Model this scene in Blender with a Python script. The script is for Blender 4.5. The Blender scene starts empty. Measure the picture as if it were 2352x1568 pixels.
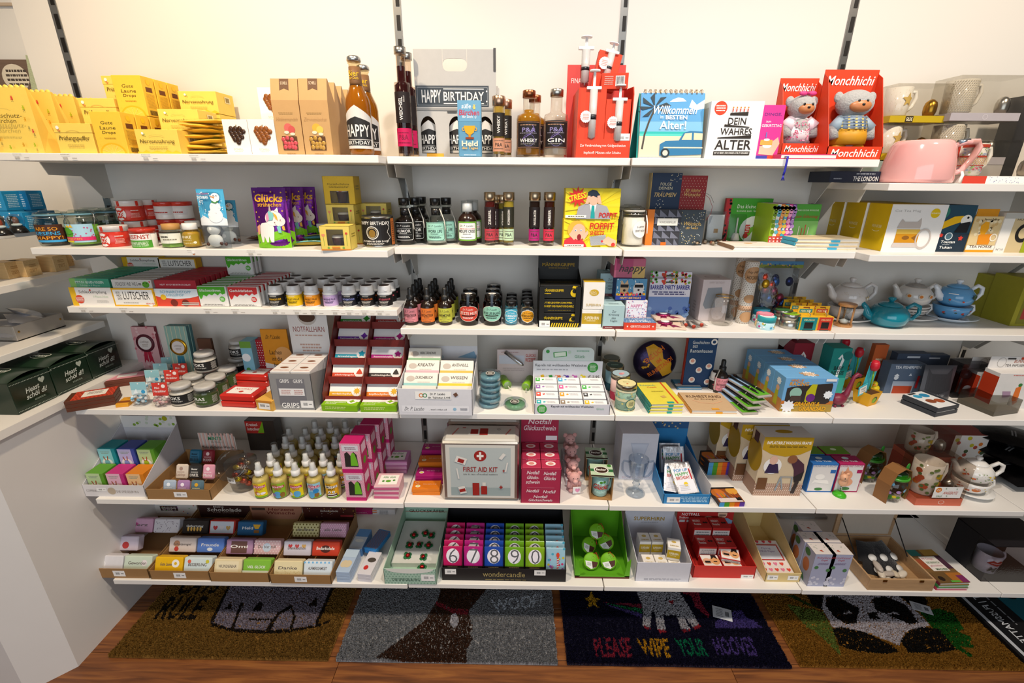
import bpy,math,random
from math import sin,cos
from mathutils import Vector,Matrix
from mathutils.geometry import tessellate_polygon
random.seed(7)
sc=bpy.context.scene
col=sc.collection
R=math.radians
pi=math.pi
# camera
F,CX,CY,CZ=1051.81,.3599,-1.5897,1.5
FW=Vector((-.0097,.94225,-.33472)).normalized()
RT=Vector((.99992,.01267,.00668)).normalized()
UP=RT.cross(FW).normalized()
RT=FW.cross(UP).normalized()
CAM=Vector((CX,CY,CZ))
cd=bpy.data.cameras.new('camera')
cd.sensor_width=36.0
cd.lens=F*36.0/2352.0
cd.clip_start=.02
cam=bpy.data.objects.new('camera',cd)
col.objects.link(cam)
cam.matrix_world=Matrix(((RT.x,UP.x,-FW.x,CX),(RT.y,UP.y,-FW.y,CY),(RT.z,UP.z,-FW.z,CZ),(0,0,0,1)))
sc.camera=cam
sc.view_settings.view_transform='Standard'
sc.view_settings.look='None'
sc.view_settings.gamma=1.0
sc.view_settings.use_curve_mapping=False
sc.view_settings.exposure=.3
sc.cycles.transparent_max_bounces=24
# light: ambient world, warm ceiling spots, an added cool fill
w=bpy.data.worlds.new('shop_daylight')
sc.world=w
w.use_nodes=True
w.node_tree.nodes['Background'].inputs[0].default_value=(1.0,.95,.88,1)
w.node_tree.nodes['Background'].inputs[1].default_value=.13
def aO(name,loc,target,power,color,size,blend=.6,angle=110):
 ld=bpy.data.lights.new(name,'SPOT')
 ld.energy=power
 ld.color=color
 ld.shadow_soft_size=size
 ld.spot_size=R(angle)
 ld.spot_blend=blend
 o=bpy.data.objects.new(name,ld)
 col.objects.link(o)
 o.location=loc
 o.rotation_euler=(Vector(target)-Vector(loc)).to_track_quat('-Z','Y').to_euler()
 return o
aO('ceiling_spot',(-.42,-1.0,2.72),(-.55,-.25,1.0),80,(1.0,.8,.56),.045,.7,105)
aO('ceiling_spot',(.66,-1.1,2.72),(.5,-.25,.6),66,(1.0,.92,.84),.05,.8,115)
aO('ceiling_spot',(1.72,-1.05,2.72),(1.6,-.25,.7),68,(1.0,.86,.7),.05,.7,110)
ad=bpy.data.lights.new('added_daylight_fill','AREA')  # unseen area fill added behind the camera, tinted like cool daylight
ad.energy=34
ad.color=(.8,.9,1.0)
ad.shape='RECTANGLE'
ad.size=3.2
ad.size_y=1.8
ao=bpy.data.objects.new('added_daylight_fill',ad)
col.objects.link(ao)
ao.location=(.5,-3.6,1.5)
ao.rotation_euler=(R(88),0,0)
# finding a spot on a shelf from where it shows in the photograph
def ray(px,py):
 return FW+RT*((px-1176)/F)-UP*((py-784)/F)
def S(z,px,py):
 d=ray(px,py)
 t=(z-CZ)/d.z
 return CAM+d*t
def XX(px,y,z):
 k=(px-1176)/F
 a=RT-FW*k
 return CX-(a.y*(y-CY)+a.z*(z-CZ))/a.x
def ZZ(py,x,y):
 k=-(py-784)/F
 a=UP-FW*k
 return CZ-(a.x*(x-CX)+a.y*(y-CY))/a.z
class At:
 """a box-shaped place: base between two photo columns, front at photo row yb (or at depth y), top at photo row yt"""
 def __init__(s,z,xl,xr,yb,yt,d=.05,y=None):
  if y is None:
   y=S(z,(xl+xr)/2,yb).y
  x0,x1=XX(xl,y,z),XX(xr,y,z)
  s.w=abs(x1-x0)
  s.x=(x0+x1)/2
  s.yf=y
  s.d=d
  s.y=y+d/2
  s.z=z
  s.h=ZZ(yt,s.x,y)-z if yt is not None else .05
  s.top=z+s.h
  s.loc=(s.x,s.y,s.z)
  # materials
MATS={}
def lin(h):
 h=h.lstrip('#')
 if len(h)==3:
  h=''.join(c*2 for c in h)
 out=[]
 for i in(0,2,4):
  c=int(h[i:i+2],16)/255
  out.append(c/12.92 if c<=.04045 else((c+.055)/1.055)**2.4)
 return(*out,1.0)
def mat(c,k='p'):
 """c: colour, k: p print, k card, g gloss plastic, m metal, f film, G glass, L liquid, F fur, w wood, s satin, P porcelain"""
 key=c+k
 if key in MATS:
  return MATS[key]
 names=dict(p='print',k='card',g='glossy_plastic',m='metal',f='clear_film',G='thin_glass',L='liquid',F='plush',w='wood',s='satin_paint',P='porcelain',t='translucent_plastic',o='foil')
 m=bpy.data.materials.new(names[k]+'_'+c.lstrip('#'))
 m.use_nodes=True
 nt=m.node_tree
 b=nt.nodes['Principled BSDF']
 out=nt.nodes['Material Output']
 C=lin(c)
 b.inputs['Base Color'].default_value=C
 I=b.inputs
 m.diffuse_color=C
 def noise(scale,amt,bump=.0,stretch=None,bdist=.001):
  tc=nt.nodes.new('ShaderNodeTexCoord')
  n=nt.nodes.new('ShaderNodeTexNoise')
  n.inputs['Scale'].default_value=scale
  n.inputs['Detail'].default_value=4
  src=tc.outputs['Object']
  if stretch:
   mp=nt.nodes.new('ShaderNodeMapping')
   mp.inputs['Scale'].default_value=stretch
   nt.links.new(src,mp.inputs[0])
   src=mp.outputs[0]
  nt.links.new(src,n.inputs['Vector'])
  if amt:
   mx=nt.nodes.new('ShaderNodeMix')
   mx.data_type='RGBA'
   mx.inputs[6].default_value=tuple(max(0,v*(1-amt))for v in C[:3])+(1,)
   mx.inputs[7].default_value=tuple(min(1,v*(1+amt))for v in C[:3])+(1,)
   nt.links.new(n.outputs[0],mx.inputs[0])
   nt.links.new(mx.outputs[2],I['Base Color'])
  if bump:
   bp=nt.nodes.new('ShaderNodeBump')
   bp.inputs['Strength'].default_value=bump
   bp.inputs['Distance'].default_value=bdist
   nt.links.new(n.outputs[0],bp.inputs['Height'])
   nt.links.new(bp.outputs[0],I['Normal'])
 if k=='p':
  I['Roughness'].default_value=.5
  I['Specular IOR Level'].default_value=.3
 elif k=='k':
  I['Roughness'].default_value=.5
  I['Specular IOR Level'].default_value=.3
  noise(60,.05)
 elif k=='s':
  I['Roughness'].default_value=.42
  noise(14,.02)
 elif k=='g':
  I['Roughness'].default_value=.22
  noise(40,.03)
 elif k=='P':
  I['Roughness'].default_value=.12
  I['Coat Weight'].default_value=.4
  noise(30,.03)
 elif k=='m':
  I['Metallic'].default_value=1
  I['Roughness'].default_value=.28
  noise(90,.06)
 elif k=='o':
  I['Metallic'].default_value=.75
  I['Roughness'].default_value=.3
  noise(35,.1,.5,None,.004)
 elif k=='L':
  I['Roughness'].default_value=.08
  I['Transmission Weight'].default_value=.45
  I['IOR'].default_value=1.2
  noise(12,.05)
 elif k=='F':
  I['Roughness'].default_value=.95
  I['Sheen Weight'].default_value=.4
  noise(220,.18,.8,None,.003)
 elif k=='w':
  I['Roughness'].default_value=.45
  noise(26,.22,.05,(1,9,9))
 elif k=='t':
  I['Roughness'].default_value=.3
  I['Transmission Weight'].default_value=.3
  noise(40,.03)
 elif k in 'fG':
  tr=nt.nodes.new('ShaderNodeBsdfTransparent')
  tr.inputs[0].default_value=C
  gl=nt.nodes.new('ShaderNodeBsdfGlossy')
  gl.inputs[1].default_value=.06 if k=='G' else .12
  lw=nt.nodes.new('ShaderNodeLayerWeight')
  lw.inputs[0].default_value=.28 if k=='G' else .2
  lw.inputs[0].default_value=.5
  pw=nt.nodes.new('ShaderNodeMath')
  pw.operation='POWER'
  pw.inputs[1].default_value=3.0
  nt.links.new(lw.outputs['Facing'],pw.inputs[0])
  mp=nt.nodes.new('ShaderNodeMath')
  mp.operation='MULTIPLY_ADD'
  mp.inputs[1].default_value=.6 if k=='G' else .45
  mp.inputs[2].default_value=.05
  nt.links.new(pw.outputs[0],mp.inputs[0])
  ms=nt.nodes.new('ShaderNodeMixShader')
  nt.links.new(mp.outputs[0],ms.inputs[0])
  nt.links.new(tr.outputs[0],ms.inputs[1])
  nt.links.new(gl.outputs[0],ms.inputs[2])
  nt.links.new(ms.outputs[0],out.inputs['Surface'])
  if k=='f':
   n=nt.nodes.new('ShaderNodeTexNoise')
   n.inputs['Scale'].default_value=25
   bp=nt.nodes.new('ShaderNodeBump')
   bp.inputs['Strength'].default_value=.25
   bp.inputs['Distance'].default_value=.004
   nt.links.new(n.outputs[0],bp.inputs['Height'])
   nt.links.new(bp.outputs[0],gl.inputs['Normal'])
 MATS[key]=m
 return m
def mk(m):
 return mat(m[:-2],m[-1])if isinstance(m,str)and m[-2]==':' else(mat(m)if isinstance(m,str)else m)
 # mesh builder
class MB:
 def __init__(s):
  s.v,s.f,s.mi,s.sm,s.mats=[],[],[],[],[]
 def slot(s,m):
  m=mk(m)
  if m not in s.mats:
   s.mats.append(m)
  return s.mats.index(m)
 def add(s,vs,fs,m,smooth=False):
  o=len(s.v)
  s.v+=[tuple(v)for v in vs]
  k=s.slot(m)
  for f in fs:
   s.f.append(tuple(i+o for i in f))
   s.mi.append(k)
   s.sm.append(smooth)
  return s
 def box(s,x,y,z,sx,sy,sz,m,b=.0,M=None):
  """centre in x and y, base at z"""
  hx,hy,hz=sx/2,sy/2,sz/2
  b=min(b,hx*.9,hy*.9,hz*.9)
  vs,fs=[],[]
  if b<=0:
   vs=[(i*hx,j*hy,k*hz)for k in(-1,1)for j in(-1,1)for i in(-1,1)]
   fs=[(0,2,3,1),(4,5,7,6),(0,1,5,4),(2,6,7,3),(0,4,6,2),(1,3,7,5)]
  else:
   idx={}
   for i in(-1,1):
    for j in(-1,1):
     for k in(-1,1):
      for a in range(3):
       p=[i*(hx-b),j*(hy-b),k*(hz-b)]
       p[a]=(i,j,k)[a]*(hx,hy,hz)[a]
       idx[i,j,k,a]=len(vs)
       vs.append(tuple(p))
   for a in range(3):
    u,v=[(1,2),(2,0),(0,1)][a]
    for sg in(-1,1):
     q=[]
     for su,sv in((-1,-1),(1,-1),(1,1),(-1,1)):
      t=[0,0,0]
      t[a],t[u],t[v]=sg,su,sv
      q.append(idx[t[0],t[1],t[2],a])
     fs.append(tuple(q if sg>0 else q[::-1]))
   for a in range(3):
    u,v=(a+1)%3,(a+2)%3
    for su in(-1,1):
     for sv in(-1,1):
      t0,t1=[0,0,0],[0,0,0]
      t0[a],t1[a]=-1,1
      t0[u]=t1[u]=su
      t0[v]=t1[v]=sv
      q=[idx[(*t0,u)],idx[(*t1,u)],idx[(*t1,v)],idx[(*t0,v)]]
      fs.append(tuple(q if su*sv>0 else q[::-1]))
   for i in(-1,1):
    for j in(-1,1):
     for k in(-1,1):
      q=[idx[i,j,k,a]for a in range(3)]
      fs.append(tuple(q if i*j*k>0 else q[::-1]))
  vs=[Vector(v)+Vector((x,y,z+hz))for v in vs]
  if M:
   vs=[M@v for v in vs]
  return s.add(vs,fs,m)
 def ab(s,prof,m,n=24,x=0,y=0,z=0,a0=0,a1=2*pi,smooth=True,sy=1.0,M=None):
  """profile [(r, z)] turned about the upright axis; a measured from the front"""
  full=abs(a1-a0-2*pi)<1e-6
  k=n if full else n+1
  vs,fs=[],[]
  for r,h in prof:
   for i in range(k):
    a=a0+(a1-a0)*i/n
    vs.append(Vector((x+r*sin(a),y-r*cos(a)*sy,z+h)))
  for j in range(len(prof)-1):
   for i in range(n):
    i2=(i+1)%k
    fs.append((j*k+i,j*k+i2,(j+1)*k+i2,(j+1)*k+i))
  if full and prof[0][0]>1e-5:
   fs.append(tuple(range(k))[::-1])
  if full and prof[-1][0]>1e-5:
   fs.append(tuple((len(prof)-1)*k+i for i in range(k)))
  if M:
   vs=[M@v for v in vs]
  return s.add(vs,fs,m,smooth)
 def tube(s,pts,r,m,n=8,closed=False,flat=None):
  pts=[Vector(p)for p in pts]
  L=len(pts)
  rr=r if isinstance(r,(list,tuple))else[r]*L
  vs,fs=[],[]
  up=Vector((0,0,1))
  prev=None
  for i,p in enumerate(pts):
   if closed:
    t=pts[(i+1)%L]-pts[i-1]
   else:
    t=pts[min(i+1,L-1)]-pts[max(i-1,0)]
   t.normalize()
   if prev is None:
    a=t.cross(up)if abs(t.dot(up))<.95 else t.cross(Vector((1,0,0)))
   else:
    a=prev-t*prev.dot(t)
   a.normalize()
   prev=a
   b=t.cross(a)
   for j in range(n):
    q=2*pi*j/n
    vs.append(p+(a*cos(q)+b*sin(q)*(flat or 1))*rr[i])
  for i in range(L if closed else L-1):
   for j in range(n):
    k=(i+1)%L
    fs.append((i*n+j,i*n+(j+1)%n,k*n+(j+1)%n,k*n+j))
  if not closed:
   fs.append(tuple(range(n))[::-1])
   fs.append(tuple((L-1)*n+j for j in range(n)))
  return s.add(vs,fs,m,True)
 def ball(s,x,y,z,rx,ry,rz,m,n=12,k=8,M=None):
  vs,fs=[Vector((0,0,-1))],[]
  for j in range(1,k):
   t=-pi/2+pi*j/k
   for i in range(n):
    a=2*pi*i/n
    vs.append(Vector((cos(t)*cos(a),cos(t)*sin(a),sin(t))))
  vs.append(Vector((0,0,1)))
  for i in range(n):
   fs.append((0,1+(i+1)%n,1+i))
   e=1+(k-2)*n
   fs.append((len(vs)-1,e+i,e+(i+1)%n))
  for j in range(k-2):
   for i in range(n):
    a=1+j*n
    fs.append((a+i,a+(i+1)%n,a+n+(i+1)%n,a+n+i))
  q=[Vector((v.x*rx,v.y*ry,v.z*rz))for v in vs]
  if M:
   q=[M@v for v in q]
  return s.add([v+Vector((x,y,z))for v in q],fs,m,True)
 def prism(s,poly,y0,y1,m,M=None):
  """outline in x and z, from y0 to y1"""
  n=len(poly)
  vs=[Vector((p[0],y0,p[1]))for p in poly]+[Vector((p[0],y1,p[1]))for p in poly]
  fs=[tuple(range(n)),tuple(range(n,2*n))[::-1]]
  fs+=[(i,i+n,(i+1)%n+n,(i+1)%n)for i in range(n)]
  if M:
   vs=[M@v for v in vs]
  return s.add(vs,fs,m)
 def sheet(s,fn,nu,nv,m,smooth=True):
  vs=[fn(i/nu,j/nv)for j in range(nv+1)for i in range(nu+1)]
  fs=[(j*(nu+1)+i,j*(nu+1)+i+1,(j+1)*(nu+1)+i+1,(j+1)*(nu+1)+i)for j in range(nv)for i in range(nu)]
  return s.add(vs,fs,m,smooth)
 def mesh(s,name):
  me=bpy.data.meshes.new(name)
  me.from_pydata(s.v,[],s.f)
  for m in s.mats:
   me.materials.append(m)
  me.polygons.foreach_set('material_index',s.mi)
  me.polygons.foreach_set('use_smooth',s.sm)
  me.update()
  return me
 def aa(s,name,parent=None,loc=None,rot=None):
  o=bpy.data.objects.new(name,s.mesh(name))
  col.objects.link(o)
  if parent:
   o.parent=parent
  if loc:
   o.location=loc
  if rot:
   o.rotation_euler=tuple(R(a)for a in rot)
  return o
def tag(o,ak,cat,al=None,kind=None):
 if ak:
  o['label']=ak
 if cat:
  o['category']=cat
 if al:
  o['group']=al
 if kind:
  o['kind']=kind
 return o
def aj(name,loc,rot=(0,0,0)):
 o=bpy.data.objects.new(name,None)
 o.empty_display_size=.02
 col.objects.link(o)
 o.location=loc
 o.rotation_euler=tuple(R(a)for a in rot)
 return o
def put(o,loc,rot=(0,0,0)):
 o.location=loc
 o.rotation_euler=tuple(R(a)for a in(rot if isinstance(rot,(tuple,list))else(0,0,rot)))
 return o
def dup(root,loc=None,ak=None,rot=None,parent=None,skip=()):
 c=root.copy()
 col.objects.link(c)
 c.parent=parent
 if loc:
  c.location=loc
 if rot is not None:
  c.rotation_euler=tuple(R(a)for a in(rot if isinstance(rot,(tuple,list))else(0,0,rot)))
 if ak:
  c['label']=ak
 for ch in root.children:
  if ch.name.split('.')[0]not in skip:
   dup(ch,parent=c)
 return c
ORD=['front','second','third','fourth','fifth','sixth','seventh','eighth','ninth','tenth','eleventh','twelfth']
def aF(root,n,step,text,dx=.0,start=1,skip=()):
 """n copies of a thing lined up behind it; text gets the place in the row"""
 for i in range(start,n+1):
  l=root.location
  dup(root,(l.x+dx*i,l.y+step*i,l.z),text.format(ORD[i]),skip=skip).rotation_euler=root.rotation_euler
  # printing: flat artwork laid on faces
TXT={}
def text2d(t,bold=0):
 if(t,bold)in TXT:
  return TXT[t,bold]
 cu=bpy.data.curves.new('t','FONT')
 cu.body=t
 cu.resolution_u=1 if len(t)>14 else 2
 cu.offset=.012*bold
 o=bpy.data.objects.new('t',cu)
 me=o.to_mesh()
 vs=[(v.co.x,v.co.y)for v in me.vertices]
 fs=[tuple(p.vertices)for p in me.polygons]
 o.to_mesh_clear()
 bpy.data.objects.remove(o)
 bpy.data.curves.remove(cu)
 if not vs:
  TXT[t,bold]=([],[],1)
  return TXT[t,bold]
 x0,x1=min(v[0]for v in vs),max(v[0]for v in vs)
 y0,y1=min(v[1]for v in vs),max(v[1]for v in vs)
 W,H=x1-x0 or 1,y1-y0 or 1
 vs=[((v[0]-x0)/W-.5,(v[1]-y0)/H-.5)for v in vs]
 TXT[t,bold]=(vs,fs,W/H)
 return TXT[t,bold]
def circ(cx,cy,rx,ry,n=20,a0=0,a1=2*pi):
 return[(cx+rx*cos(a0+(a1-a0)*i/n),cy+ry*sin(a0+(a1-a0)*i/n))for i in range(n if abs(a1-a0-2*pi)<1e-6 else n+1)]
HEART=[(0,-.5),(-.42,-.05),(-.5,.2),(-.42,.4),(-.25,.47),(-.08,.4),(0,.22),(.08,.4),(.25,.47),(.42,.4),(.5,.2),(.42,-.05)]
def aH(ops,W,H):
 """artwork in fractions of the face -> list of (verts in metres, faces, colour)"""
 out=[]
 for op in ops:
  k=op[0]
  if k=='T':
   _,t,cx,cy,ww,hh,c=op[:7]
   sl=op[7]if len(op)>7 else 0
   vs,fs,asp=text2d(t,op[8]if len(op)>8 else 1)
   tw=ww*W
   th=hh*H if hh else tw/asp
   ro=R(op[9])if len(op)>9 else 0
   cs,sn=cos(ro),sin(ro)
   q=[]
   for a,b in vs:
    x,y=a*tw+sl*b*th,b*th
    q.append((cx*W+x*cs-y*sn,cy*H+x*sn+y*cs))
   out.append((q,fs,c))
  elif k=='R':
   _,cx,cy,ww,hh,c=op[:6]
   ro=R(op[6])if len(op)>6 else 0
   cs,sn=cos(ro),sin(ro)
   q=[(cx*W+a*ww*W/2*cs-b*hh*H/2*sn,cy*H+a*ww*W/2*sn+b*hh*H/2*cs)for a,b in((-1,-1),(1,-1),(1,1),(-1,1))]
   out.append((q,[(0,1,2,3)],c))
  elif k=='C':
   _,cx,cy,r,c=op[:5]
   sq=op[5]if len(op)>5 else 1
   r*=H
   if len(op)>6:
    a=circ(cx*W,cy*H,r,r*sq,24)
    b=circ(cx*W,cy*H,r*op[6],r*sq*op[6],24)
    out.append((a+b,[(i,(i+1)%24,(i+1)%24+24,i+24)for i in range(24)],c))
   else:
    q=circ(cx*W,cy*H,r,r*sq)
    out.append((q,[tuple(range(len(q)))],c))
  elif k=='P':
   q=[(a*W,b*H)for a,b in op[1]]
   tri=tessellate_polygon([[Vector((a,b,0))for a,b in q]])
   ar=sum(q[i-1][0]*q[i][1]-q[i][0]*q[i-1][1]for i in range(len(q)))
   fs=[]
   for t in tri:
    (ax,ay),(bx,by),(cx_,cy_)=q[t[0]],q[t[1]],q[t[2]]
    fs.append(tuple(t)if(bx-ax)*(cy_-ay)-(cx_-ax)*(by-ay)>0 else tuple(t)[::-1])
   out.append((q,fs,op[2]))
  elif k in 'HS':
   _,cx,cy,sz,c=op[:5]
   sz*=H
   if k=='H':
    q=[(cx*W+a*sz,cy*H+b*sz)for a,b in HEART]
    fs=[(0,i,i+1)for i in range(1,11)]
    fs=[f[::-1]for f in fs]
   else:
    n=op[5]if len(op)>5 else 5
    inn=op[6]if len(op)>6 else .45
    q=[(cx*W,cy*H)]+[(cx*W+sz/2*(1 if i%2==0 else inn)*sin(pi*i/n),cy*H+sz/2*(1 if i%2==0 else inn)*cos(pi*i/n))for i in range(2*n)]
    fs=[(0,1+(i+1)%(2*n),1+i)for i in range(2*n)]
   out.append((q,fs,c))
  elif k=='L':
   pts=[Vector((a*W,b*H))for a,b in op[1]]
   hw=op[2]*H/2
   q,fs=[],[]
   for i,p in enumerate(pts):
    t=pts[min(i+1,len(pts)-1)]-pts[max(i-1,0)]
    t.normalize()
    nrm=Vector((-t.y,t.x))*hw
    q+=[tuple(p-nrm),tuple(p+nrm)]
    if i:
     fs.append((2*i-2,2*i,2*i+1,2*i-1))
   out.append((q,fs,op[3]))
  elif k=='F':
   _,cx,cy,ww,hh,n,c=op
   q,fs=[],[]
   rnd=random.Random(int(cx*997+cy*131+n))
   for i in range(n):
    y=cy+hh*(.5-(i+.5)/n)
    x=cx-ww/2*rnd.uniform(.8,1)
    e=cx+ww/2*rnd.uniform(.75,1)
    while x<e:
     l=min(rnd.uniform(.05,.16)*ww,e-x)
     t=hh/n*.26
     o=len(q)
     q+=[(x*W,(y-t)*H),((x+l)*W,(y-t)*H),((x+l)*W,(y+t)*H),(x*W,(y+t)*H)]
     fs.append((o,o+1,o+2,o+3))
     x+=l+.025*ww
   out.append((q,fs,c))
  elif k=='B':
   _,cx,cy,ww,hh,c=op
   q,fs=[],[]
   rnd=random.Random(3)
   x=cx-ww/2
   while x<cx+ww/2:
    l=rnd.choice((.02,.03,.05))*ww
    o=len(q)
    q+=[(x*W,(cy-hh/2)*H),((x+l)*W,(cy-hh/2)*H),((x+l)*W,(cy+hh/2)*H),(x*W,(cy+hh/2)*H)]
    fs.append((o,o+1,o+2,o+3))
    x+=l+rnd.choice((.02,.04))*ww
   out.append((q,fs,c))
  elif k=='D':
   _,x0,y0,x1,y1,n,r,c=op
   cs=c if isinstance(c,(list,tuple))else[c]
   rnd=random.Random(n*7+int(r*1000))
   for ci,cc in enumerate(cs):
    q,fs=[],[]
    for i in range(n//len(cs)):
     a,b=rnd.uniform(x0,x1)*W,rnd.uniform(y0,y1)*H
     o=len(q)
     q+=circ(a,b,r*H,r*H,7)
     fs.append(tuple(range(o,o+7)))
    out.append((q,fs,cc))
  elif k=='N':
   _,x0,y0,x1,y1,nx,ny,r,c=op
   q,fs=[],[]
   for j in range(ny):
    for i in range(nx):
     a=(x0+(x1-x0)*(i+(.75 if j%2 else.25))/nx)*W
     b=(y0+(y1-y0)*(j+.5)/ny)*H
     o=len(q)
     q+=circ(a,b,r*H,r*H,6)
     fs.append(tuple(range(o,o+6)))
   out.append((q,fs,c))
 return out
def flat(O,U,V):
 O,U,V=Vector(O),Vector(U).normalized(),Vector(V).normalized()
 N=U.cross(V)
 return lambda u,v,e:O+U*u+V*v+N*e
def aq(q,f,step):
 """cut a polygon into upright strips so that it can follow a round wall"""
 P=[q[i]for i in f]
 x0,x1=min(p[0]for p in P),max(p[0]for p in P)
 if x1-x0<=step*1.2:
  return[P]
 tris=[(P[0],P[i],P[i+1])for i in range(1,len(P)-1)]if len(P)>4 else[P]
 out=[]
 for T in tris:
  a=math.floor(min(p[0]for p in T)/step)
  b=math.ceil(max(p[0]for p in T)/step)
  for k in range(int(a),int(b)):
   cur=list(T)
   for lim,sg in((k*step,1),((k+1)*step,-1)):
    nxt=[]
    for i in range(len(cur)):
     A,B=cur[i-1],cur[i]
     ia,ib=(A[0]-lim)*sg>=0,(B[0]-lim)*sg>=0
     if ia!=ib:
      t=(lim-A[0])/(B[0]-A[0])
      nxt.append((lim,A[1]+t*(B[1]-A[1])))
     if ib:
      nxt.append(B)
    cur=nxt
   if len(cur)>2:
    out.append(cur)
 return out
def art(parent,name,W,H,ops,fmap,step=0,kind='p',e0=.0003,de=.00015):
 """one printed panel: every shape a hair above the one before"""
 mb=MB()
 e=e0
 for q,fs,c in aH(ops,W,H):
  m=c if ':' in c else c+':'+kind
  if step:
   vs,ff=[],[]
   for f in fs:
    for P in aq(q,f,step):
     o=len(vs)
     vs+=[fmap(a,b,e)for a,b in P]
     ff.append(tuple(range(o,o+len(P))))
   mb.add(vs,ff,m)
  else:
   mb.add([fmap(a,b,e)for a,b in q],fs,m)
  e+=de
 return mb.aa(name,parent)
def wrap(r,w,z,turn=0):
 """map for a label of width w at height z on a round wall of radius r, centred on the front"""
 return lambda u,v,e:Vector(((r+e)*sin((u-w/2)/r+turn),-(r+e)*cos((u-w/2)/r+turn),z+v))
 # common goods
def ac(name,ak,cat,a,body,aN=None,top=None,left=None,right=None,rot=0,al=None,b=.0008,lean=0,kind='k',loc=None,dims=None):
 """a folding box with printed faces; a is an At"""
 w_,d_,h_=dims or(a.w,a.d,a.h)
 mb=MB().box(0,0,0,w_,d_,h_,body+':'+kind,b)
 o=mb.aa(name)
 if aN:
  art(o,'printed_front',w_,h_,aN,flat((-w_/2,-d_/2,0),(1,0,0),(0,0,1)))
 if top:
  art(o,'printed_top',w_,d_,top,flat((-w_/2,-d_/2,h_),(1,0,0),(0,1,0)))
 if left:
  art(o,'printed_side',d_,h_,left,flat((-w_/2,d_/2,0),(0,-1,0),(0,0,1)))
 if right:
  art(o,'printed_side',d_,h_,right,flat((w_/2,-d_/2,0),(0,1,0),(0,0,1)))
 put(o,loc or a.loc,(lean,0,rot))
 return tag(o,ak,cat,al)
def am(name,ak,cat,w_,h_,thick,m,ops,loc,rot=0,lean=0,al=None,kind='o',crimp=True,backm=None):
 """a filled flat bag standing on its gusset: sealed top edge, belly at the bottom"""
 def prof(v):
  v=min(max(v,0),1)
  return thick*(.5*min(1,v*9+.55))*(1-v)**.55+.0008
 mb=MB()
 mb.sheet(lambda u,v:Vector(((u-.5)*w_*(1-.02*sin(v*pi)),-prof(v)*(sin(pi*min(max(u,.001),.999))**.6),v*h_)),12,12,m)
 mb.sheet(lambda u,v:Vector(((.5-u)*w_*(1-.02*sin(v*pi)),prof(v)*(sin(pi*min(max(u,.001),.999))**.6),v*h_)),12,12,backm or m)
 mb.sheet(lambda u,v:Vector(((u-.5)*w_,(1-2*v)*prof(0)*(sin(pi*min(max(u,.001),.999))**.6),.0005)),12,2,m)
 o=mb.aa(name)
 if ops:
  def fm(u,v,e):
   uu,vv=u/w_,v/h_
   return Vector(((uu-.5)*w_*(1-.02*sin(vv*pi)),-prof(vv)*(sin(pi*min(max(uu,.001),.999))**.6)-e,v))
  art(o,'printed_front',w_,h_,ops,fm,step=w_/14,e0=.0012,de=.0003)
 put(o,loc,(lean,0,rot))
 return tag(o,ak,cat,al)
def ag(name,ak,cat,w_,l_,t_,m,ops,loc,rot=(0,0,0),al=None,b=.0006,kind='k'):
 """a thin thing lying flat: book, card, wallet; artwork on its upper face"""
 mb=MB().box(0,0,0,w_,l_,t_,m+':'+kind if ':' not in m else m,b)
 o=mb.aa(name)
 if ops:
  art(o,'printed_top',w_,l_,ops,flat((-w_/2,-l_/2,t_),(1,0,0),(0,1,0)))
 put(o,loc,rot)
 return tag(o,ak,cat,al)
def book(name,ak,a,cover,ops,spine=None,page='#efe9dc',rot=0,lean=0,al=None,cat='book',side='l',loc=None,t=None):
 """a standing book: boards, pages and spine"""
 w_,h_,d_=a.w,a.h,t or a.d
 s=-1 if side=='l' else 1
 o=MB().box(0,-d_/2+.0012,0,w_,.0024,h_,cover+':k',.0004).box(0,d_/2-.0012,0,w_,.0024,h_,cover+':k',.0004).aa(name)
 MB().box(-s*.001,0,.003,w_-.006,d_-.005,h_-.006,page+':k').aa('pages',o)
 MB().box(s*(w_/2-.001),0,0,.003,d_,h_,(spine or cover)+':k',.0008).aa('spine',o)
 if ops:
  art(o,'printed_cover',w_,h_,ops,flat((-w_/2,-d_/2,0),(1,0,0),(0,0,1)))
 put(o,loc or a.loc,(lean,0,rot))
 return tag(o,ak,cat,al)
def ae(o,r,z,h_,ang,ops,base=None,name='label',turn=0,off=.0004):
 """a paper label going ang degrees round a wall of radius r"""
 w_=r*R(ang)
 oo=([('R',.5,.5,1,1,base)]if base else[])+(ops or[])
 return art(o,name,w_,h_,oo,wrap(r,w_,z,turn),step=r*.17,e0=off)
def price(parent,x,y,z,tiny=True):
 """white price sticker on a shelf edge or box front"""
 ops=[('R',.5,.5,1,1,'#f4f2ef'),('F',.4,.82,.7,.14,1,'#777777'),('B',.35,.38,.34,.36,'#8d8d8d'),('F',.76,.34,.24,.2,1,'#555555')]
 return art(parent,'price_sticker',.034,.021,ops,flat((x-.017,y,z),(1,0,0),(0,0,1)),e0=.0006)
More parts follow.
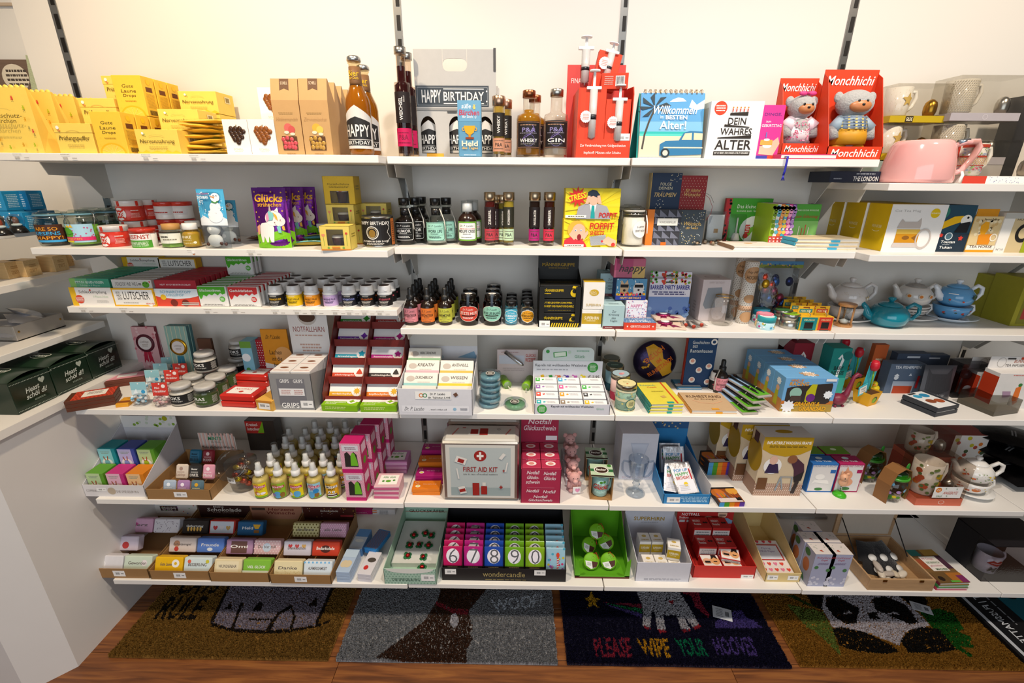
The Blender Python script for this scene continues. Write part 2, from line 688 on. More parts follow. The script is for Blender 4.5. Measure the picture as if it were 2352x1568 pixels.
 # the room
SH={}
for s_,z_,ds in((1,1.555,(.322,.252,.260,0)),(2,1.309,(.310,.248,.258,.309)),(3,1.063,(0,.251,.256,.256)),(4,.819,(.341,.339,.340,.340)),(5,.508,(.373,.369,.371,.371)),(6,.204,(.409,.405,.405,.407))):
 for b_ in range(4):
  SH[b_+1,s_]=(z_,ds[b_])
SH[1,3]=(1.125,.262)
SH[4,1]=(1.496,.311)
BX={1:(-1.008,0),2:(0,.665),3:(.665,1.33),4:(1.33,1.995),5:(1.995,2.66)}
for s_ in range(1,7):
 SH[5,s_]=SH[4,s_]
Z1,Z2,Z3a,Z3,Z4,Z5,Z6,Z1b=1.555,1.309,1.125,1.063,.819,.508,.204,1.496
def wall_mat():
 m=bpy.data.materials.new('painted_wall')
 m.use_nodes=True
 nt=m.node_tree
 b=nt.nodes['Principled BSDF']
 b.inputs['Roughness'].default_value=.6
 n=nt.nodes.new('ShaderNodeTexNoise')
 n.inputs['Scale'].default_value=3
 cr=nt.nodes.new('ShaderNodeValToRGB')
 cr.color_ramp.elements[0].color=lin('#d9d3ca')
 cr.color_ramp.elements[1].color=lin('#e2ddd5')
 nt.links.new(n.outputs[0],cr.inputs[0])
 nt.links.new(cr.outputs[0],b.inputs['Base Color'])
 return m
WALL=wall_mat()
WHITE=mat('#eae6e0','s')
def struct(mb,name):
 return tag(mb.aa(name),None,None,None,'structure')
struct(MB().box(1.2295,.03,0,4.741,.06,3.0,WALL),'wall_back')
wr=struct(MB().box(-1.9,.075,0,1.55,.05,3.0,WALL),'wall_return')
MB().box(-1.9,.045,1.985,1.5,.006,.008,'#b9a58e:k').aa('panel_joint',wr)
struct(MB().box(-1.75,-1.1,0,.06,2.3,3.0,WALL),'wall_left')
def floor_mat():
 m=bpy.data.materials.new('walnut_plank')
 m.use_nodes=True
 nt=m.node_tree
 b=nt.nodes['Principled BSDF']
 b.inputs['Roughness'].default_value=.38
 tc=nt.nodes.new('ShaderNodeTexCoord')
 mp=nt.nodes.new('ShaderNodeMapping')
 mp.inputs['Scale'].default_value=(1.6,22,1)
 oi=nt.nodes.new('ShaderNodeObjectInfo')
 ad_=nt.nodes.new('ShaderNodeVectorMath')
 sc_=nt.nodes.new('ShaderNodeVectorMath')
 sc_.operation='SCALE'
 cx_=nt.nodes.new('ShaderNodeCombineXYZ')
 for i in range(3):
  nt.links.new(oi.outputs['Random'],cx_.inputs[i])
 nt.links.new(cx_.outputs[0],sc_.inputs[0])
 sc_.inputs['Scale'].default_value=37
 nt.links.new(tc.outputs['Object'],ad_.inputs[0])
 nt.links.new(sc_.outputs[0],ad_.inputs[1])
 nt.links.new(ad_.outputs[0],mp.inputs[0])
 n=nt.nodes.new('ShaderNodeTexNoise')
 n.inputs['Scale'].default_value=2.2
 n.inputs['Detail'].default_value=9
 n.inputs['Distortion'].default_value=1.1
 nt.links.new(mp.outputs[0],n.inputs['Vector'])
 cr=nt.nodes.new('ShaderNodeValToRGB')
 e=cr.color_ramp.elements
 e[0].position,e[0].color=.3,lin('#55301a')
 e[1].position,e[1].color=.72,lin('#96602f')
 q=e.new(.52)
 q.color=lin('#7c4a26')
 nt.links.new(n.outputs[0],cr.inputs[0])
 nt.links.new(cr.outputs[0],b.inputs['Base Color'])
 bp=nt.nodes.new('ShaderNodeBump')
 bp.inputs['Strength'].default_value=.15
 bp.inputs['Distance'].default_value=.002
 nt.links.new(n.outputs[0],bp.inputs['Height'])
 nt.links.new(bp.outputs[0],b.inputs['Normal'])
 return m
FLOORM=floor_mat()
fl=struct(MB().box(.75,-1.5,-.05,6.0,3.2,.045,'#3a2214:k'),'floor')
pm=MB().box(0,0,0,1.282,.1915,.0048,FLOORM,.0006).mesh('plank')
for j in range(9):
 for i in range(-2,4):
  o=bpy.data.objects.new('plank',pm)
  col.objects.link(o)
  o.parent=fl
  o.location=(.3+i*1.2835+(j*.47)%1.28,-.03-j*.193,-.0048)
  # ---- slotted uprights in the gaps between the wall panels
um=MB()
um.box(0,-.0015,0,.022,.003,2.55,'#a9a7a3:m')
for k in range(40):
 um.box(.002,-.0036,.35+k*.0605,.0105,.0016,.0385,'#17130f:k')
ume=um.mesh('shelf_upright')
for i,x in enumerate((-1.018,0,.665,1.33,1.995,2.66)):
 o=bpy.data.objects.new('shelf_upright',ume)
 col.objects.link(o)
 o.location=(x,-.0005,.05)
 tag(o,'slotted metal wall upright '+('in the corner at the cream side bay','behind the tall red liqueur bottles','behind the red syringe display','beside the red doll boxes','behind the black mug carton','past the end bay')[i],'upright','slotted uprights on the wall')
 # ---- shelf boards with their brackets
POSN={1:'top',2:'second',3:'third',4:'fourth',5:'fifth',6:'lowest'}
BAYN={1:'wide bay beside the corner',2:'bay right of the wide one',3:'bay with the calendar on top',4:'bay with the pink jug',5:'bay cut off by the picture edge'}
BOARD={}
brk=[(0,0),(-.215,0),(-.2,-.034),(-.095,-.037),(-.035,-.105),(0,-.105)]
for(b_,s_),(z_,d_)in sorted(SH.items()):
 if d_<=0:
  continue
 x0,x1=BX[b_]
 g=.0016
 o=MB().box((x0+x1)/2,-d_/2-.002,z_-.019,x1-x0-2*g,d_-.004,.019,WHITE,.0012).aa('shelf_board')
 tag(o,f'white shelf board, {POSN[s_]} one of the {BAYN[b_]}','shelf','white shelf boards')
 BOARD[b_,s_]=o
 for x in(x0+.012,x1-.012):
  k=min(1,(d_-.03)/.215)
  MB().add([(x+dx,a*k,z_-.0195+c)for dx in(-.0012,.0012)for a,c in brk],[tuple(range(6)),tuple(range(6,12))[::-1]]+[(i,i+6,(i+1)%6+6,(i+1)%6)for i in range(6)],'#c9c4bb:s').aa('bracket',o)
def edge_tag(bs,px,n=1):
 """price labels printed along a shelf edge"""
 z,d=SH[bs]
 x=XX(px,-d,z-.01)
 art(BOARD[bs],'price_tag',.05,.017,[('F',.35,.86,.55,.13,1,'#9a9490'),('B',.3,.35,.26,.36,'#a9a5a0'),('F',.78,.33,.26,.17,1,'#8b8682')],flat((x-.025,-d-.002,z-.018),(1,0,0),(0,0,1)),e0=.0004)
for px in(50,160,345,455):
 edge_tag((1,1),px)
edge_tag((1,2),585)
art(BOARD[1,2],'price_tag',.03,.016,[('F',.2,.86,.4,.13,1,'#9a9490'),('C',.6,.6,.22,'#f7f7f7'),('P',[(.5,.25),(.75,.4),(.62,.1)],'#c9763a')],flat((XX(443,-.31,1.3)-.015,-.312,1.291),(1,0,0),(0,0,1)),e0=.0004)
for px in(200,292,485,548,640,690,728,778,810,845,880):
 edge_tag((1,3),px)
 # ---- corner cabinet and side shelves beyond it
cab=MB()
foot=[(-1.05,-.002),(-1.05,-.56),(-1.137,-.642),(-1.715,-.642),(-1.715,-.002)]
n_=len(foot)
cab.add([(x,y,0)for x,y in foot]+[(x,y,.822)for x,y in foot],[tuple(range(n_)),tuple(range(n_,2*n_))[::-1]]+[((i+1)%n_,i,i+n_,(i+1)%n_+n_)for i in range(n_)],mat('#dcd9d6','s'))
co=cab.aa('corner_cabinet')
tag(co,'white closed corner cabinet with chamfered edge under the green gift boxes','cabinet')
top=[(-1.035,-.002),(-1.035,-.575),(-1.13,-.665),(-1.715,-.665),(-1.715,-.002)]
ct=MB()
ct.add([(x,y,.823)for x,y in top]+[(x,y,.847)for x,y in top],[tuple(range(n_)),tuple(range(n_,2*n_))[::-1]]+[((i+1)%n_,i,i+n_,(i+1)%n_+n_)for i in range(n_)],WHITE)
tag(ct.aa('counter_board'),'white cabinet top that carries the green gift boxes','worktop')
for z_,y0,lab in((1.0,-.6,'white side shelf that carries the grey tray'),(1.193,-.6,'white side shelf that carries the wooden blocks'),(1.345,-.12,'white side shelf that carries the snow globes')):
 y1=-.002 if z_<1.3 else-.125
 tag(MB().box(-1.432,(-.6+y1)/2,z_-.022,.56,y1+.6,.022,WHITE,.001).aa('side_shelf'),lab,'shelf','side shelves in the corner')
 # top shelf
def ai(name,ak,cat,loc,glass=None,liquid=None,cap=None,lab=None,al=None,n=20,turn=0,extra=None):
 """bottle or jar: glass wall, contents, cap and paper labels; every piece a part. pieces: (profile, material)"""
 o=aj(name,loc)
 if glass:
  MB().ab(glass[0],glass[1],n).aa('glass',o)
 if liquid:
  MB().ab(liquid[0],liquid[1],n).aa('contents',o)
 if cap:
  MB().ab(cap[0],cap[1],n).aa('cap',o)
 for l in lab or[]:
  ae(o,l[0],l[1],l[2],l[3],l[4],l[5]if len(l)>5 else None,l[6]if len(l)>6 else 'label')
 if extra:
  extra(o)
 o.rotation_euler.z=R(turn)
 return tag(o,ak,cat,al)
def sc_(p,r,h):
 return[(a*r,b*h)for a,b in p]
def bear(cx,cy,s,c,asp=1):
 a=asp
 return[('C',cx,cy,s*.26,c,1.25),('C',cx,cy+s*.42,s*.2,c),('C',cx-s*.16*a,cy+s*.6,s*.09,c),('C',cx+s*.16*a,cy+s*.6,s*.09,c),('C',cx-s*.26*a,cy+s*.12,s*.11,c),('C',cx+s*.26*a,cy+s*.12,s*.11,c),('C',cx-s*.2*a,cy-s*.36,s*.13,c),('C',cx+s*.2*a,cy-s*.36,s*.13,c)]
YEL='#f3cf5e'
INK='#5b4a1c'
# ---- bags of gummy bears, lined up in depth
a=At(Z1,-8,104,0,197,.062,y=-.305)
asp=a.h/a.w
ops=[]
for x,y,c in((.1,.87,'#b9c229'),(.68,.82,'#d8503c'),(.86,.68,'#b9c229'),(.06,.36,'#d8503c'),(.93,.33,'#d8503c'),(.22,.2,'#e0a52c'),(.9,.12,'#b9c229'),(.68,.12,'#e0a52c'),(.16,.06,'#d8503c'),(.42,.08,'#b9c229'),(.9,.5,'#e0a52c')):
 ops+=bear(x,y,.055,c,asp)
ops+=[('T','Frustschutz-',.5,.56,.72,.065,INK,.2,0),('T','Bärchen',.5,.48,.44,.065,INK,.2,0),('F',.5,.38,.5,.035,2,'#b59a4a'),('L',circ(.5,.6,.2,.06,8,.5,2.6),.004,'#b59a4a')]
mb=MB()
h_,w_,d_=a.h,a.w,a.d
mb.add([(-w_/2,-d_/2,0),(w_/2,-d_/2,0),(w_/2,d_/2,0),(-w_/2,d_/2,0),(-w_/2,-d_/2,h_*.98),(w_/2,-d_/2,h_*.98),(w_/2,-d_/2+.006,h_*.98),(-w_/2,-d_/2+.006,h_*.98),(w_/2-.004,0,h_*.35),(-w_/2+.004,0,h_*.35)],[(0,3,2,1),(0,1,5,4),(1,2,8),(1,8,5),(2,6,8),(8,6,5),(0,9,3),(0,4,9),(4,7,9),(9,7,3),(3,7,6,2),(4,5,6,7)],YEL+':k')
for i in range(9):
 mb.ab([(w_/18,0),(w_/18,.0015)],YEL+':k',10,M=Matrix.Translation((-w_/2+w_/9*(i+.5),-d_/2+.0016,h_*.975))@Matrix.Rotation(pi/2,4,'X'))
o=mb.aa('gift_bag')
art(o,'printed_front',w_,h_,ops,flat((-w_/2,-d_/2,0),(1,0,0),(0,0,1)))
put(o,a.loc)
tag(o,'yellow gift bag with printed gummy bears, front one of its row','gift bag','gummy bear gift bags')
aF(o,3,.066,'yellow gift bag with printed gummy bears, {} of its row from the front')
def cap_box(name,ak,a,title,lid=.28,extra=(),al=None,loc=None,tw=.8,th=.2,side=None):
 """yellow box with a lid line and handwritten title"""
 w_,d_,h_=a.w,a.d,a.h
 mb=MB().box(0,0,0,w_*.985,d_*.97,h_,YEL+':k',.0008)
 o=mb.aa(name)
 if lid:
  MB().box(0,0,h_*(1-lid),w_,d_,h_*lid+.001,YEL+':k',.0008).aa('lid',o)
 art(o,'printed_front',w_,h_,[('T',title,.5,.5,tw,th,INK,.15,0),('F',.5,.26,.5,.1,2,'#bfa24e'),('L',circ(.5,.66,.2,.12,8,.5,2.6),.012,'#c9ad58')]+list(extra),flat((-w_/2,-d_/2-.0004,0),(1,0,0),(0,0,1)))
 if side:
  art(o,'printed_side',d_,h_,side,flat((w_/2,-d_/2,0),(0,1,0),(0,0,1)))
 put(o,loc or a.loc)
 return tag(o,ak,'box',al)
def stair(proto,a,n,dy,text,hh):
 """columns one, two, three boxes high, one behind the other"""
 W={1:'second',2:'third',3:'fourth'}
 for i in range(1,n):
  for k in range(i+1):
   lv=('bottom','middle','top')[k]if i==2 else('lower','upper')[k]
   dup(proto,(a.x,a.y+dy*i,a.z+(hh+.0015)*k),text.format(lv,W[i]))
a=At(Z1,138,224,0,284,.075,y=-.309)
o=cap_box('lidded_box','pale yellow lidded box with handwritten title, alone in front of its stack',a,'Prüfungspuffer',.3,[('C',.13,.87,.06,'#f6efe2'),('P',[(.1,.8),(.2,.78),(.16,.72)],'#d58b4a')],'exam snack boxes')
stair(o,a,3,.098,'pale yellow lidded box with handwritten title, {} of the {} column from the front',a.h)
a=At(Z1,229,297,0,256,.046,y=-.312)
dr=[('T','Gute',.5,.74,.4,.08,INK,.15,0),('T','Laune',.5,.62,.52,.08,INK,.15,0),('T','Drops',.5,.5,.44,.09,INK,.15,0),('F',.5,.37,.4,.04,2,'#b8902a'),('P',circ(.5,0,.44,.26,14,0,pi),'#eeb422'),('P',circ(.5,0,.38,.22,14,0,pi),'#f5ca4a')]+[('L',[(.5,0),(.5+.38*cos(t),.22*sin(t))],.008,'#f8dc80')for t in(.5,1.05,1.6,2.1,2.65)]+[('D',.05,.1,.95,.45,6,.008,'#eab52e')]
sd=[('R',.5,.68,.5,.12,'#6b3d20'),('F',.5,.4,.7,.36,12,'#caa23a'),('B',.5,.1,.6,.12,'#5b4a2a'),('C',.5,.87,.07,'#efc62a')]
o=ac('drops_box','tall yellow lemon drops carton, front one of the lower row','box',a,'#f2c53f',dr,None,None,sd,al='lemon drops cartons')
aF(o,3,.0505,'tall yellow lemon drops carton, {} of the lower row from the front')
for i in range(3):
 dup(o,(a.x,a.y+.101+.0505*i,a.z+a.h+.0015),'tall yellow lemon drops carton, %s of the raised row'%ORD[i])
dup(o,(a.x,a.y+.202,a.z),'tall yellow lemon drops carton, hindmost of the lower row')
a=At(Z1,319,417,0,297,.088,y=-.312)
o=cap_box('snack_carton','wide yellow snack carton, alone at the front beside the sachets',a,'Nervennahrung',0,[('P',[(0,0),(1,0),(1,.05),(.9,.14),(.8,.06),(.7,.16),(.6,.05),(.45,.13),(.3,.05),(.2,.15),(.1,.05),(0,.1)],'#f0bf2e'),('C',.2,.84,.05,'#e9eef0'),('C',.24,.8,.03,'#8fb06a')],'nerve snack cartons',side=[('R',.6,.7,.3,.3,'#efe0a8'),('B',.6,.7,.2,.22,'#8a6a20')])
stair(o,a,3,.1,'wide yellow snack carton, {} of the {} column from the front',a.h)
# ---- pile of yellow sachets
z=Z1
for i in range(7):
 rnd=random.Random(i)
 mb=MB()
 mb.sheet(lambda u,v:Vector(((u-.5)*.125,(v-.5)*.085,.0065*(sin(pi*u)*sin(pi*v))**.5+.007)),8,8,'#efc74c:g')
 mb.sheet(lambda u,v:Vector(((.5-u)*.125,(v-.5)*.085,.007-.0065*(sin(pi*u)*sin(pi*v))**.5)),8,8,'#efc74c:g')
 o=mb.aa('sachet')
 art(o,'printed_front',.07,.04,[('T','Lachen',.5,.7,.8,.3,INK,.2,0),('T','Leicht',.4,.3,.6,.28,INK,.2,0),('C',1.1,.3,.22,'#9ab52c')],flat((-.04,-.02,.0135),(1,0,0),(0,1,0)),e0=.0005)
 put(o,(XX(476,-.25,Z1)+rnd.uniform(-.012,.012),-.25+.004*i,z+.001),(rnd.uniform(-3,3),rnd.uniform(-4,4),rnd.uniform(-25,30)))
 z+=.0128
 tag(o,'glossy yellow sachet in the pile beside the grape boxes, %s from the bottom'%('lowest','second','third','fourth','fifth','sixth','topmost')[i].replace('lowest','first').replace('topmost','seventh'),'sachet','pile of yellow sachets')
 # ---- white boxes with a grape-shaped window
def grapes(name,ak,loc,w_,h_,d_,c):
 o=MB().box(0,0,0,w_,d_,h_,'#f5efe6:k',.0008).aa(name)
 mb=MB()
 cx,k=0,0
 for r,n in enumerate((3,4,3,3,2,1)):
  for i in range(n):
   mb.ball((i-(n-1)/2)*w_*.17+(.003 if r%2 else 0),-d_/2-.0005,h_*(.74-r*.078),w_*.1,.0032,w_*.1,c+':g',8,6)
 mb.tube([(0,-d_/2,h_*.76),(.004,-d_/2-.001,h_*.85)],.001,'#8a7a50:k',5)
 mb.aa('chocolate_grapes',o)
 art(o,'printed_front',w_,h_,[('T','SCHELL',.5,.15,.4,.06,'#d8c7b4'),('F',.5,.09,.4,.03,1,'#d8c7b4')],flat((-w_/2,-d_/2,0),(1,0,0),(0,0,1)))
 put(o,loc)
 return tag(o,ak,'box','white grape window boxes')
a=At(Z1,523,579,0,274,.07,y=-.30)
b2=At(Z1,580,640,0,274,.07,y=-.30)
o=grapes('chocolate_box','white chocolate box with dark grape window next to the sachets',a.loc,a.w,a.h,a.d,'#3d2413')
o=grapes('chocolate_box','white chocolate box with milk-brown grape window next to the kraft bags',b2.loc,b2.w,b2.h,b2.d,'#8a4f1f')
dup(o,(b2.x,b2.y+.075,Z1),'white chocolate box, lower one of the stack behind the kraft bags')
dup(o,(b2.x,b2.y+.075,Z1+b2.h+.001),'white chocolate box, upper one of the stack behind the kraft bags')
# ---- kraft paper bags with window
def kraft(name,ak,a,balls,title,fruit):
 w_,h_,d_=a.w,a.h,a.d
 mb=MB()
 vs=[(-w_/2,-d_/2,0),(w_/2,-d_/2,0),(w_/2,d_/2,0),(-w_/2,d_/2,0),(-w_/2,-d_/2,h_*.72),(w_/2,-d_/2,h_*.72),(w_/2,d_/2,h_*.72),(-w_/2,d_/2,h_*.72),(-w_/2,-.004-d_*.2,h_),(w_/2,-.004-d_*.2,h_),(w_/2,.001-d_*.2,h_),(-w_/2,.001-d_*.2,h_)]
 mb.add(vs,[(0,3,2,1),(0,1,5,4),(1,2,6,5),(2,3,7,6),(3,0,4,7),(4,5,9,8),(5,6,10,9),(6,7,11,10),(7,4,8,11),(8,9,10,11)],'#c39a66:k')
 o=mb.aa(name)
 art(o,'printed_front',w_,h_*.72,[('F',.5,.76,.6,.05,2,'#a5824f'),('T',title,.5,.66,.8,.07,'#b98f5d',.3,0),('C',.5,.5,.085,fruit[0]),('C',.62,.47,.07,fruit[1]),('C',.42,.42,.05,'#e8d7bd',.6),('C',.64,.39,.05,'#e8d7bd',.55),('R',.5,.22,.56,.26,'#5a3a22'),('F',.5,.03,.4,.02,1,'#94733f')],flat((-w_/2,-d_/2,0),(1,0,0),(0,0,1)))
 U=Vector((0,d_*.3-.004,h_*.28)).normalized()
 art(o,'ribbon_label',w_,h_*.28,[('P',[(.33,1),(.67,1),(.67,.45),(.5,.55),(.33,.45)],'#6a4a33'),('T','SCHELL',.5,.8,.26,.14,'#d7c1a3')],lambda u,v,e:Vector((-w_/2+u,-d_/2-e,h_*.72))+U*v*1.02)
 mb=MB()
 rnd=random.Random(5)
 for i in range(11):
  mb.ball((i%4-1.5)*w_*.135+rnd.uniform(-.002,.002),-d_/2-.0002,h_*(.1+(i//4)*.058)+rnd.uniform(-.002,.002),.0062,.0026,.0062,balls+':g',8,6)
 mb.aa('coated_nuts',o)
 put(o,a.loc)
 return tag(o,ak,'bag','kraft paper bags')
kraft('kraft_bag','kraft paper bag showing pink coated almonds in its window',At(Z1,641,701,0,178,.055,y=-.30),'#c84a52','Himbeermandeln',('#d2665e','#c9564f'))
o=kraft('kraft_bag','kraft paper bag showing yellow coated nuts, front one of its row',At(Z1,703,766,0,178,.05,y=-.30),'#b58a3a','Zitronennüsschen',('#e0ab3e','#e8bd55'))
aF(o,5,.05,'kraft paper bag showing yellow coated nuts, {} of its row from the front',skip=('coated_nuts',))
# ---- beer bottles
BEER=[(0,0),(.85,0),(1,.03),(1,.52),(.93,.585),(.62,.68),(.47,.735),(.43,.92),(.5,.925),(.5,.945),(.46,.95)]
def beer_label(w_=1):
 return[('P',[(0,.0),(1,0),(1,.72),(.5,1),(0,.72)],'#d9d5cf'),('P',[(.08,.22),(.92,.22),(.92,.62),(.5,.74),(.08,.62)],'#2b2a2a'),('T','HAPPY',.5,.42,.72,.28,'#e9e6e0'),('R',.5,.14,.8,.13,'#2b2a2a'),('T','BIRTHDAY',.5,.14,.7,.09,'#e9e6e0')]
def beer(ak,px,y,pt):
 x=XX(px,y,Z1)
 h=ZZ(pt,x,y)-Z1
 r=.0315
 o=ai('beer_bottle',ak,'bottle',(x,y,Z1),(sc_(BEER,r,h),'#f3e9cf:G'),(sc_([(0,.012),(.8,.012),(.95,.035),(.95,.52),(.88,.58),(.57,.68),(.42,.735),(.4,.8)],r,h),'#c9830c:L'),None,[(r,h*.07,h*.44,170,beer_label())],'birthday beer bottles',22)
 MB().ab(sc_([(.47,.7),(.485,.745),(.455,.895)],r*1.02,h),'#7a5636:k',18).aa('neck_band',o)
 ae(o,r*.5,h*.76,h*.11,150,[('T','Bier',.5,.62,.7,.5,'#e2b52c'),('T','für Dich',.5,.2,.6,.24,'#e2b52c')],None,'neck_print')
 mb=MB().ab(sc_([(.5,.945),(.56,.95),(.53,.985),(.4,1),(0,1.003)],r,h),'#c9c9c6:m',21)
 mb.aa('crown_cap',o)
 return o
beer('amber birthday beer bottle at the shelf end, in front of its twin',833,-.276,129)
beer('amber birthday beer bottle standing behind the front one',851,-.205,150)
# ---- liqueur bottles in the next bay
LIQ=[(0,0),(.97,0),(1,.01),(1,.66),(.97,.685),(.64,.69),(.58,.7),(.56,.93),(.62,.935),(.62,.95)]
def aG(ak,px,y,pt,r=.021,col_='#3a0a0c',lab='#c01a55'):
 x=XX(px,y,Z1)
 h=ZZ(pt,x,y)-Z1
 return ai('liqueur_bottle',ak,'bottle',(x,y,Z1),(sc_(LIQ,r,h),'#f1e6da:G'),(sc_([(0,.035),(.93,.035),(.94,.66),(.52,.69),(.5,.83)],r,h),col_+':L'),(sc_([(.66,.93),(.74,.932),(.74,.995),(0,1)],r,h),'#b9b5ae:m'),[(r,h*.32,h*.28,140,None,'#241c1c'),(r,h*.1,h*.17,140,[('T','P&A',.5,.5,.5,.3,'#7d1438'),('F',.5,.75,.7,.1,1,'#7d1438'),('F',.5,.2,.7,.1,1,'#7d1438')],lab)],'tall liqueur bottles',extra=lambda o:art(o,'vertical_print',h*.26,.02,[('T','WEICHSEL',.45,.62,.8,.45,'#f3f0ec'),('T','likör',.8,.18,.22,.22,'#b9b3ad')],lambda u,v,e:wrap(r,.02,h*.33)(.02-v,u,e),e0=.001))
aG('tall dark red liqueur bottle with pink label, the nearer one',934,-.212,107)
aG('tall dark red liqueur bottle half hidden behind the nearer one',947,-.152,121)
# ---- six-pack carrier
a=At(Z1,962,1140,0,110,.13,y=-.134)
w_,h_,d_=a.w,a.h,a.d
o=aj('bottle_carrier',a.loc)
mb=MB()
# front panel with three arched openings and a handle hole
GR='#b3b1ae:k'
xs=[-.36,.0,.36]
aw=w_*.095
cuts=[-w_/2]+sum([[w_*c-aw,w_*c+aw]for c in xs],[])+[w_/2]
y0,y1=-d_/2,-d_/2+.002
mb.box(0,-d_/2+.001,0,w_,.002,h_*.05,GR)
for i in range(0,8,2):
 mb.box((cuts[i]+cuts[i+1])/2,-d_/2+.001,h_*.05,cuts[i+1]-cuts[i],.002,h_*.38,GR)
for c in xs:
 cx=w_*c
 n=10
 for i in range(n):
  t0,t1=pi*i/n,pi*(i+1)/n
  p0,p1=(cx-aw*cos(t0),h_*.3+h_*.1*sin(t0)),(cx-aw*cos(t1),h_*.3+h_*.1*sin(t1))
  mb.prism([p0,p1,(p1[0],h_*.43),(p0[0],h_*.43)],y0,y1,GR)
mb.box(0,-d_/2+.001,h_*.43,w_,.002,h_*.31,GR)
hy=h_*.855
hw,hh=w_*.15,h_*.055
hole=circ(-hw+hh,hy,hh,hh,8,pi/2,3*pi/2)+circ(hw-hh,hy,hh,hh,8,-pi/2,pi/2)
mb.box(-w_/4-hw/2,-d_/2+.001,h_*.74,w_/2-hw,.002,h_*.25,GR)
mb.box(w_/4+hw/2,-d_/2+.001,h_*.74,w_/2-hw,.002,h_*.25,GR)
for i in range(len(hole)):
 p0,p1=hole[i],hole[(i+1)%len(hole)]
 e0,e1=h_*.74 if p0[1]<=hy else h_*.99,h_*.74 if p1[1]<=hy else h_*.99
 if e0==e1 and abs(p0[0]-p1[0])>1e-6:
  mb.prism([p0,p1,(p1[0],e1),(p0[0],e0)],y0,y1,GR)
mb.aa('front_panel',o)
MB().box(0,d_/2-.001,0,w_,.002,h_*.75,GR).box(-w_/2+.001,0,0,.002,d_-.006,h_*.62,GR).box(0,0,0,w_-.006,d_-.006,.003,GR).aa('inner_walls',o)
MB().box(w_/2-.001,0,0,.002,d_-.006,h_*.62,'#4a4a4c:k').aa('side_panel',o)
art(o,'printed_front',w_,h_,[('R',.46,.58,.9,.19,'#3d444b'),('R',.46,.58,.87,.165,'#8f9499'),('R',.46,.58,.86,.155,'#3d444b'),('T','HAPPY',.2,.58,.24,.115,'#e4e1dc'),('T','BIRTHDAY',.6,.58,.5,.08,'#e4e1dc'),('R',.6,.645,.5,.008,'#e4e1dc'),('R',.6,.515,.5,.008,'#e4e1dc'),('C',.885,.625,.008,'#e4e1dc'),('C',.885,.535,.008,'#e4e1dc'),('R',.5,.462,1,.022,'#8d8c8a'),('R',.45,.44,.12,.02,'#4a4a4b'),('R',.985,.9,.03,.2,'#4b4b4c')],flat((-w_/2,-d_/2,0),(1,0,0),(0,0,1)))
art(o,'yellow_sticker',.05,.012,[('R',.5,.5,1,1,'#e0a534')],flat((-.09,-d_/2-.0006,.002),(1,0,0),(0,0,1)))
tag(o,'grey cardboard birthday bottle carrier with handle hole and arched windows','bottle carrier')
for i,c in enumerate(xs):
 r=.029
 hb=h_*.86
 ai('beer_bottle','dark birthday beer bottle seen through the %s arched window of the grey carrier'%('first','middle','last')[i],'bottle',(a.x+w_*c,a.y-.028,Z1+.004),(sc_(BEER[:7]+[(.43,.92),(0,.93)],r,hb*.74),'#2a1a0c:g'),None,(sc_([(.5,.69),(.55,.7),(.5,.735),(0,.74)],r,hb),'#c9c9c6:m'),[(r,hb*.05,hb*.36,165,beer_label())],'bottles inside the grey carrier',18)
 # ---- blue bag, tubes and spirits
a=At(Z1,1054,1106,0,230,.03,y=-.242)
o=ac('sweet_bag','slim blue sweets bag with golden trophy standing before the grey carrier','bag',a,'#5d93b3',[('R',.5,.82,1,.36,'#6a9fc0'),('T','süße',.38,.9,.4,.08,'#e9f1f5',.1),('T','Bärchen',.5,.79,.86,.1,'#c2334b',.1),('T','für Dich :-)',.5,.71,.6,.06,'#f3f5f5',.1)]+bear(.72,.87,.085,'#eec76a',2.4)[:5]+[('P',[(.25,.56),(.75,.56),(.68,.44),(.55,.4),(.45,.4),(.32,.44)],'#e3a21d'),('R',.5,.38,.1,.06,'#c98411'),('R',.5,.34,.36,.035,'#8a3b16'),('C',.24,.5,.03,'#e3a21d',1,.6),('C',.76,.5,.03,'#e3a21d',1,.6),('T','Held',.5,.245,.7,.1,'#f6e7c4',0,2),('T','des Tages',.5,.16,.7,.06,'#e2b14a',.2),('F',.5,.04,.6,.02,1,'#d8e4ea')],b=.003)
def tube(ak,px,y,z,pt,capc,liqc,labc,low,title,r=.0165,al='slim spirit tubes',name='spirit_tube'):
 x=XX(px,y,z)
 h=ZZ(pt,x,y)-z
 o=ai(name,ak,'bottle',(x,y,z),(sc_([(0,0),(.97,0),(1,.012),(1,.87)],r,h),'#f4f0ea:G'),(sc_([(0,.06),(.9,.06),(.92,.83)],r,h),liqc+':L'),(sc_([(1.02,.85),(1.06,.853),(1.06,.99),(.98,1),(0,1)],r,h),capc+':m'),[(r,h*.35,h*.38,150,None,labc),(r,h*.1,h*.22,150,[('T','P&A',.5,.5,.45,.28,'#2a2320'),('F',.5,.8,.7,.1,1,'#5a4a40'),('F',.5,.2,.6,.1,1,'#5a4a40')],low)],al,18)
 art(o,'vertical_print',h*.34,r*1.1,[('T',title,.5,.5,.82,.42,'#e9e4dc')],lambda u,v,e:wrap(r,r*1.1,h*.37)(r*1.1-v,u,e),e0=.001)
 return o
tube('slim whisky tube with copper label beside the blue sweets bag',1146,-.225,Z1,221,'#c9a58a','#c2a548','#26221f','#c98f72','WHISKY')
tube('slim whisky tube half hidden behind another one',1162,-.165,Z1,229,'#c99a80','#b79a40','#26221f','#c98f72','WHISKY')
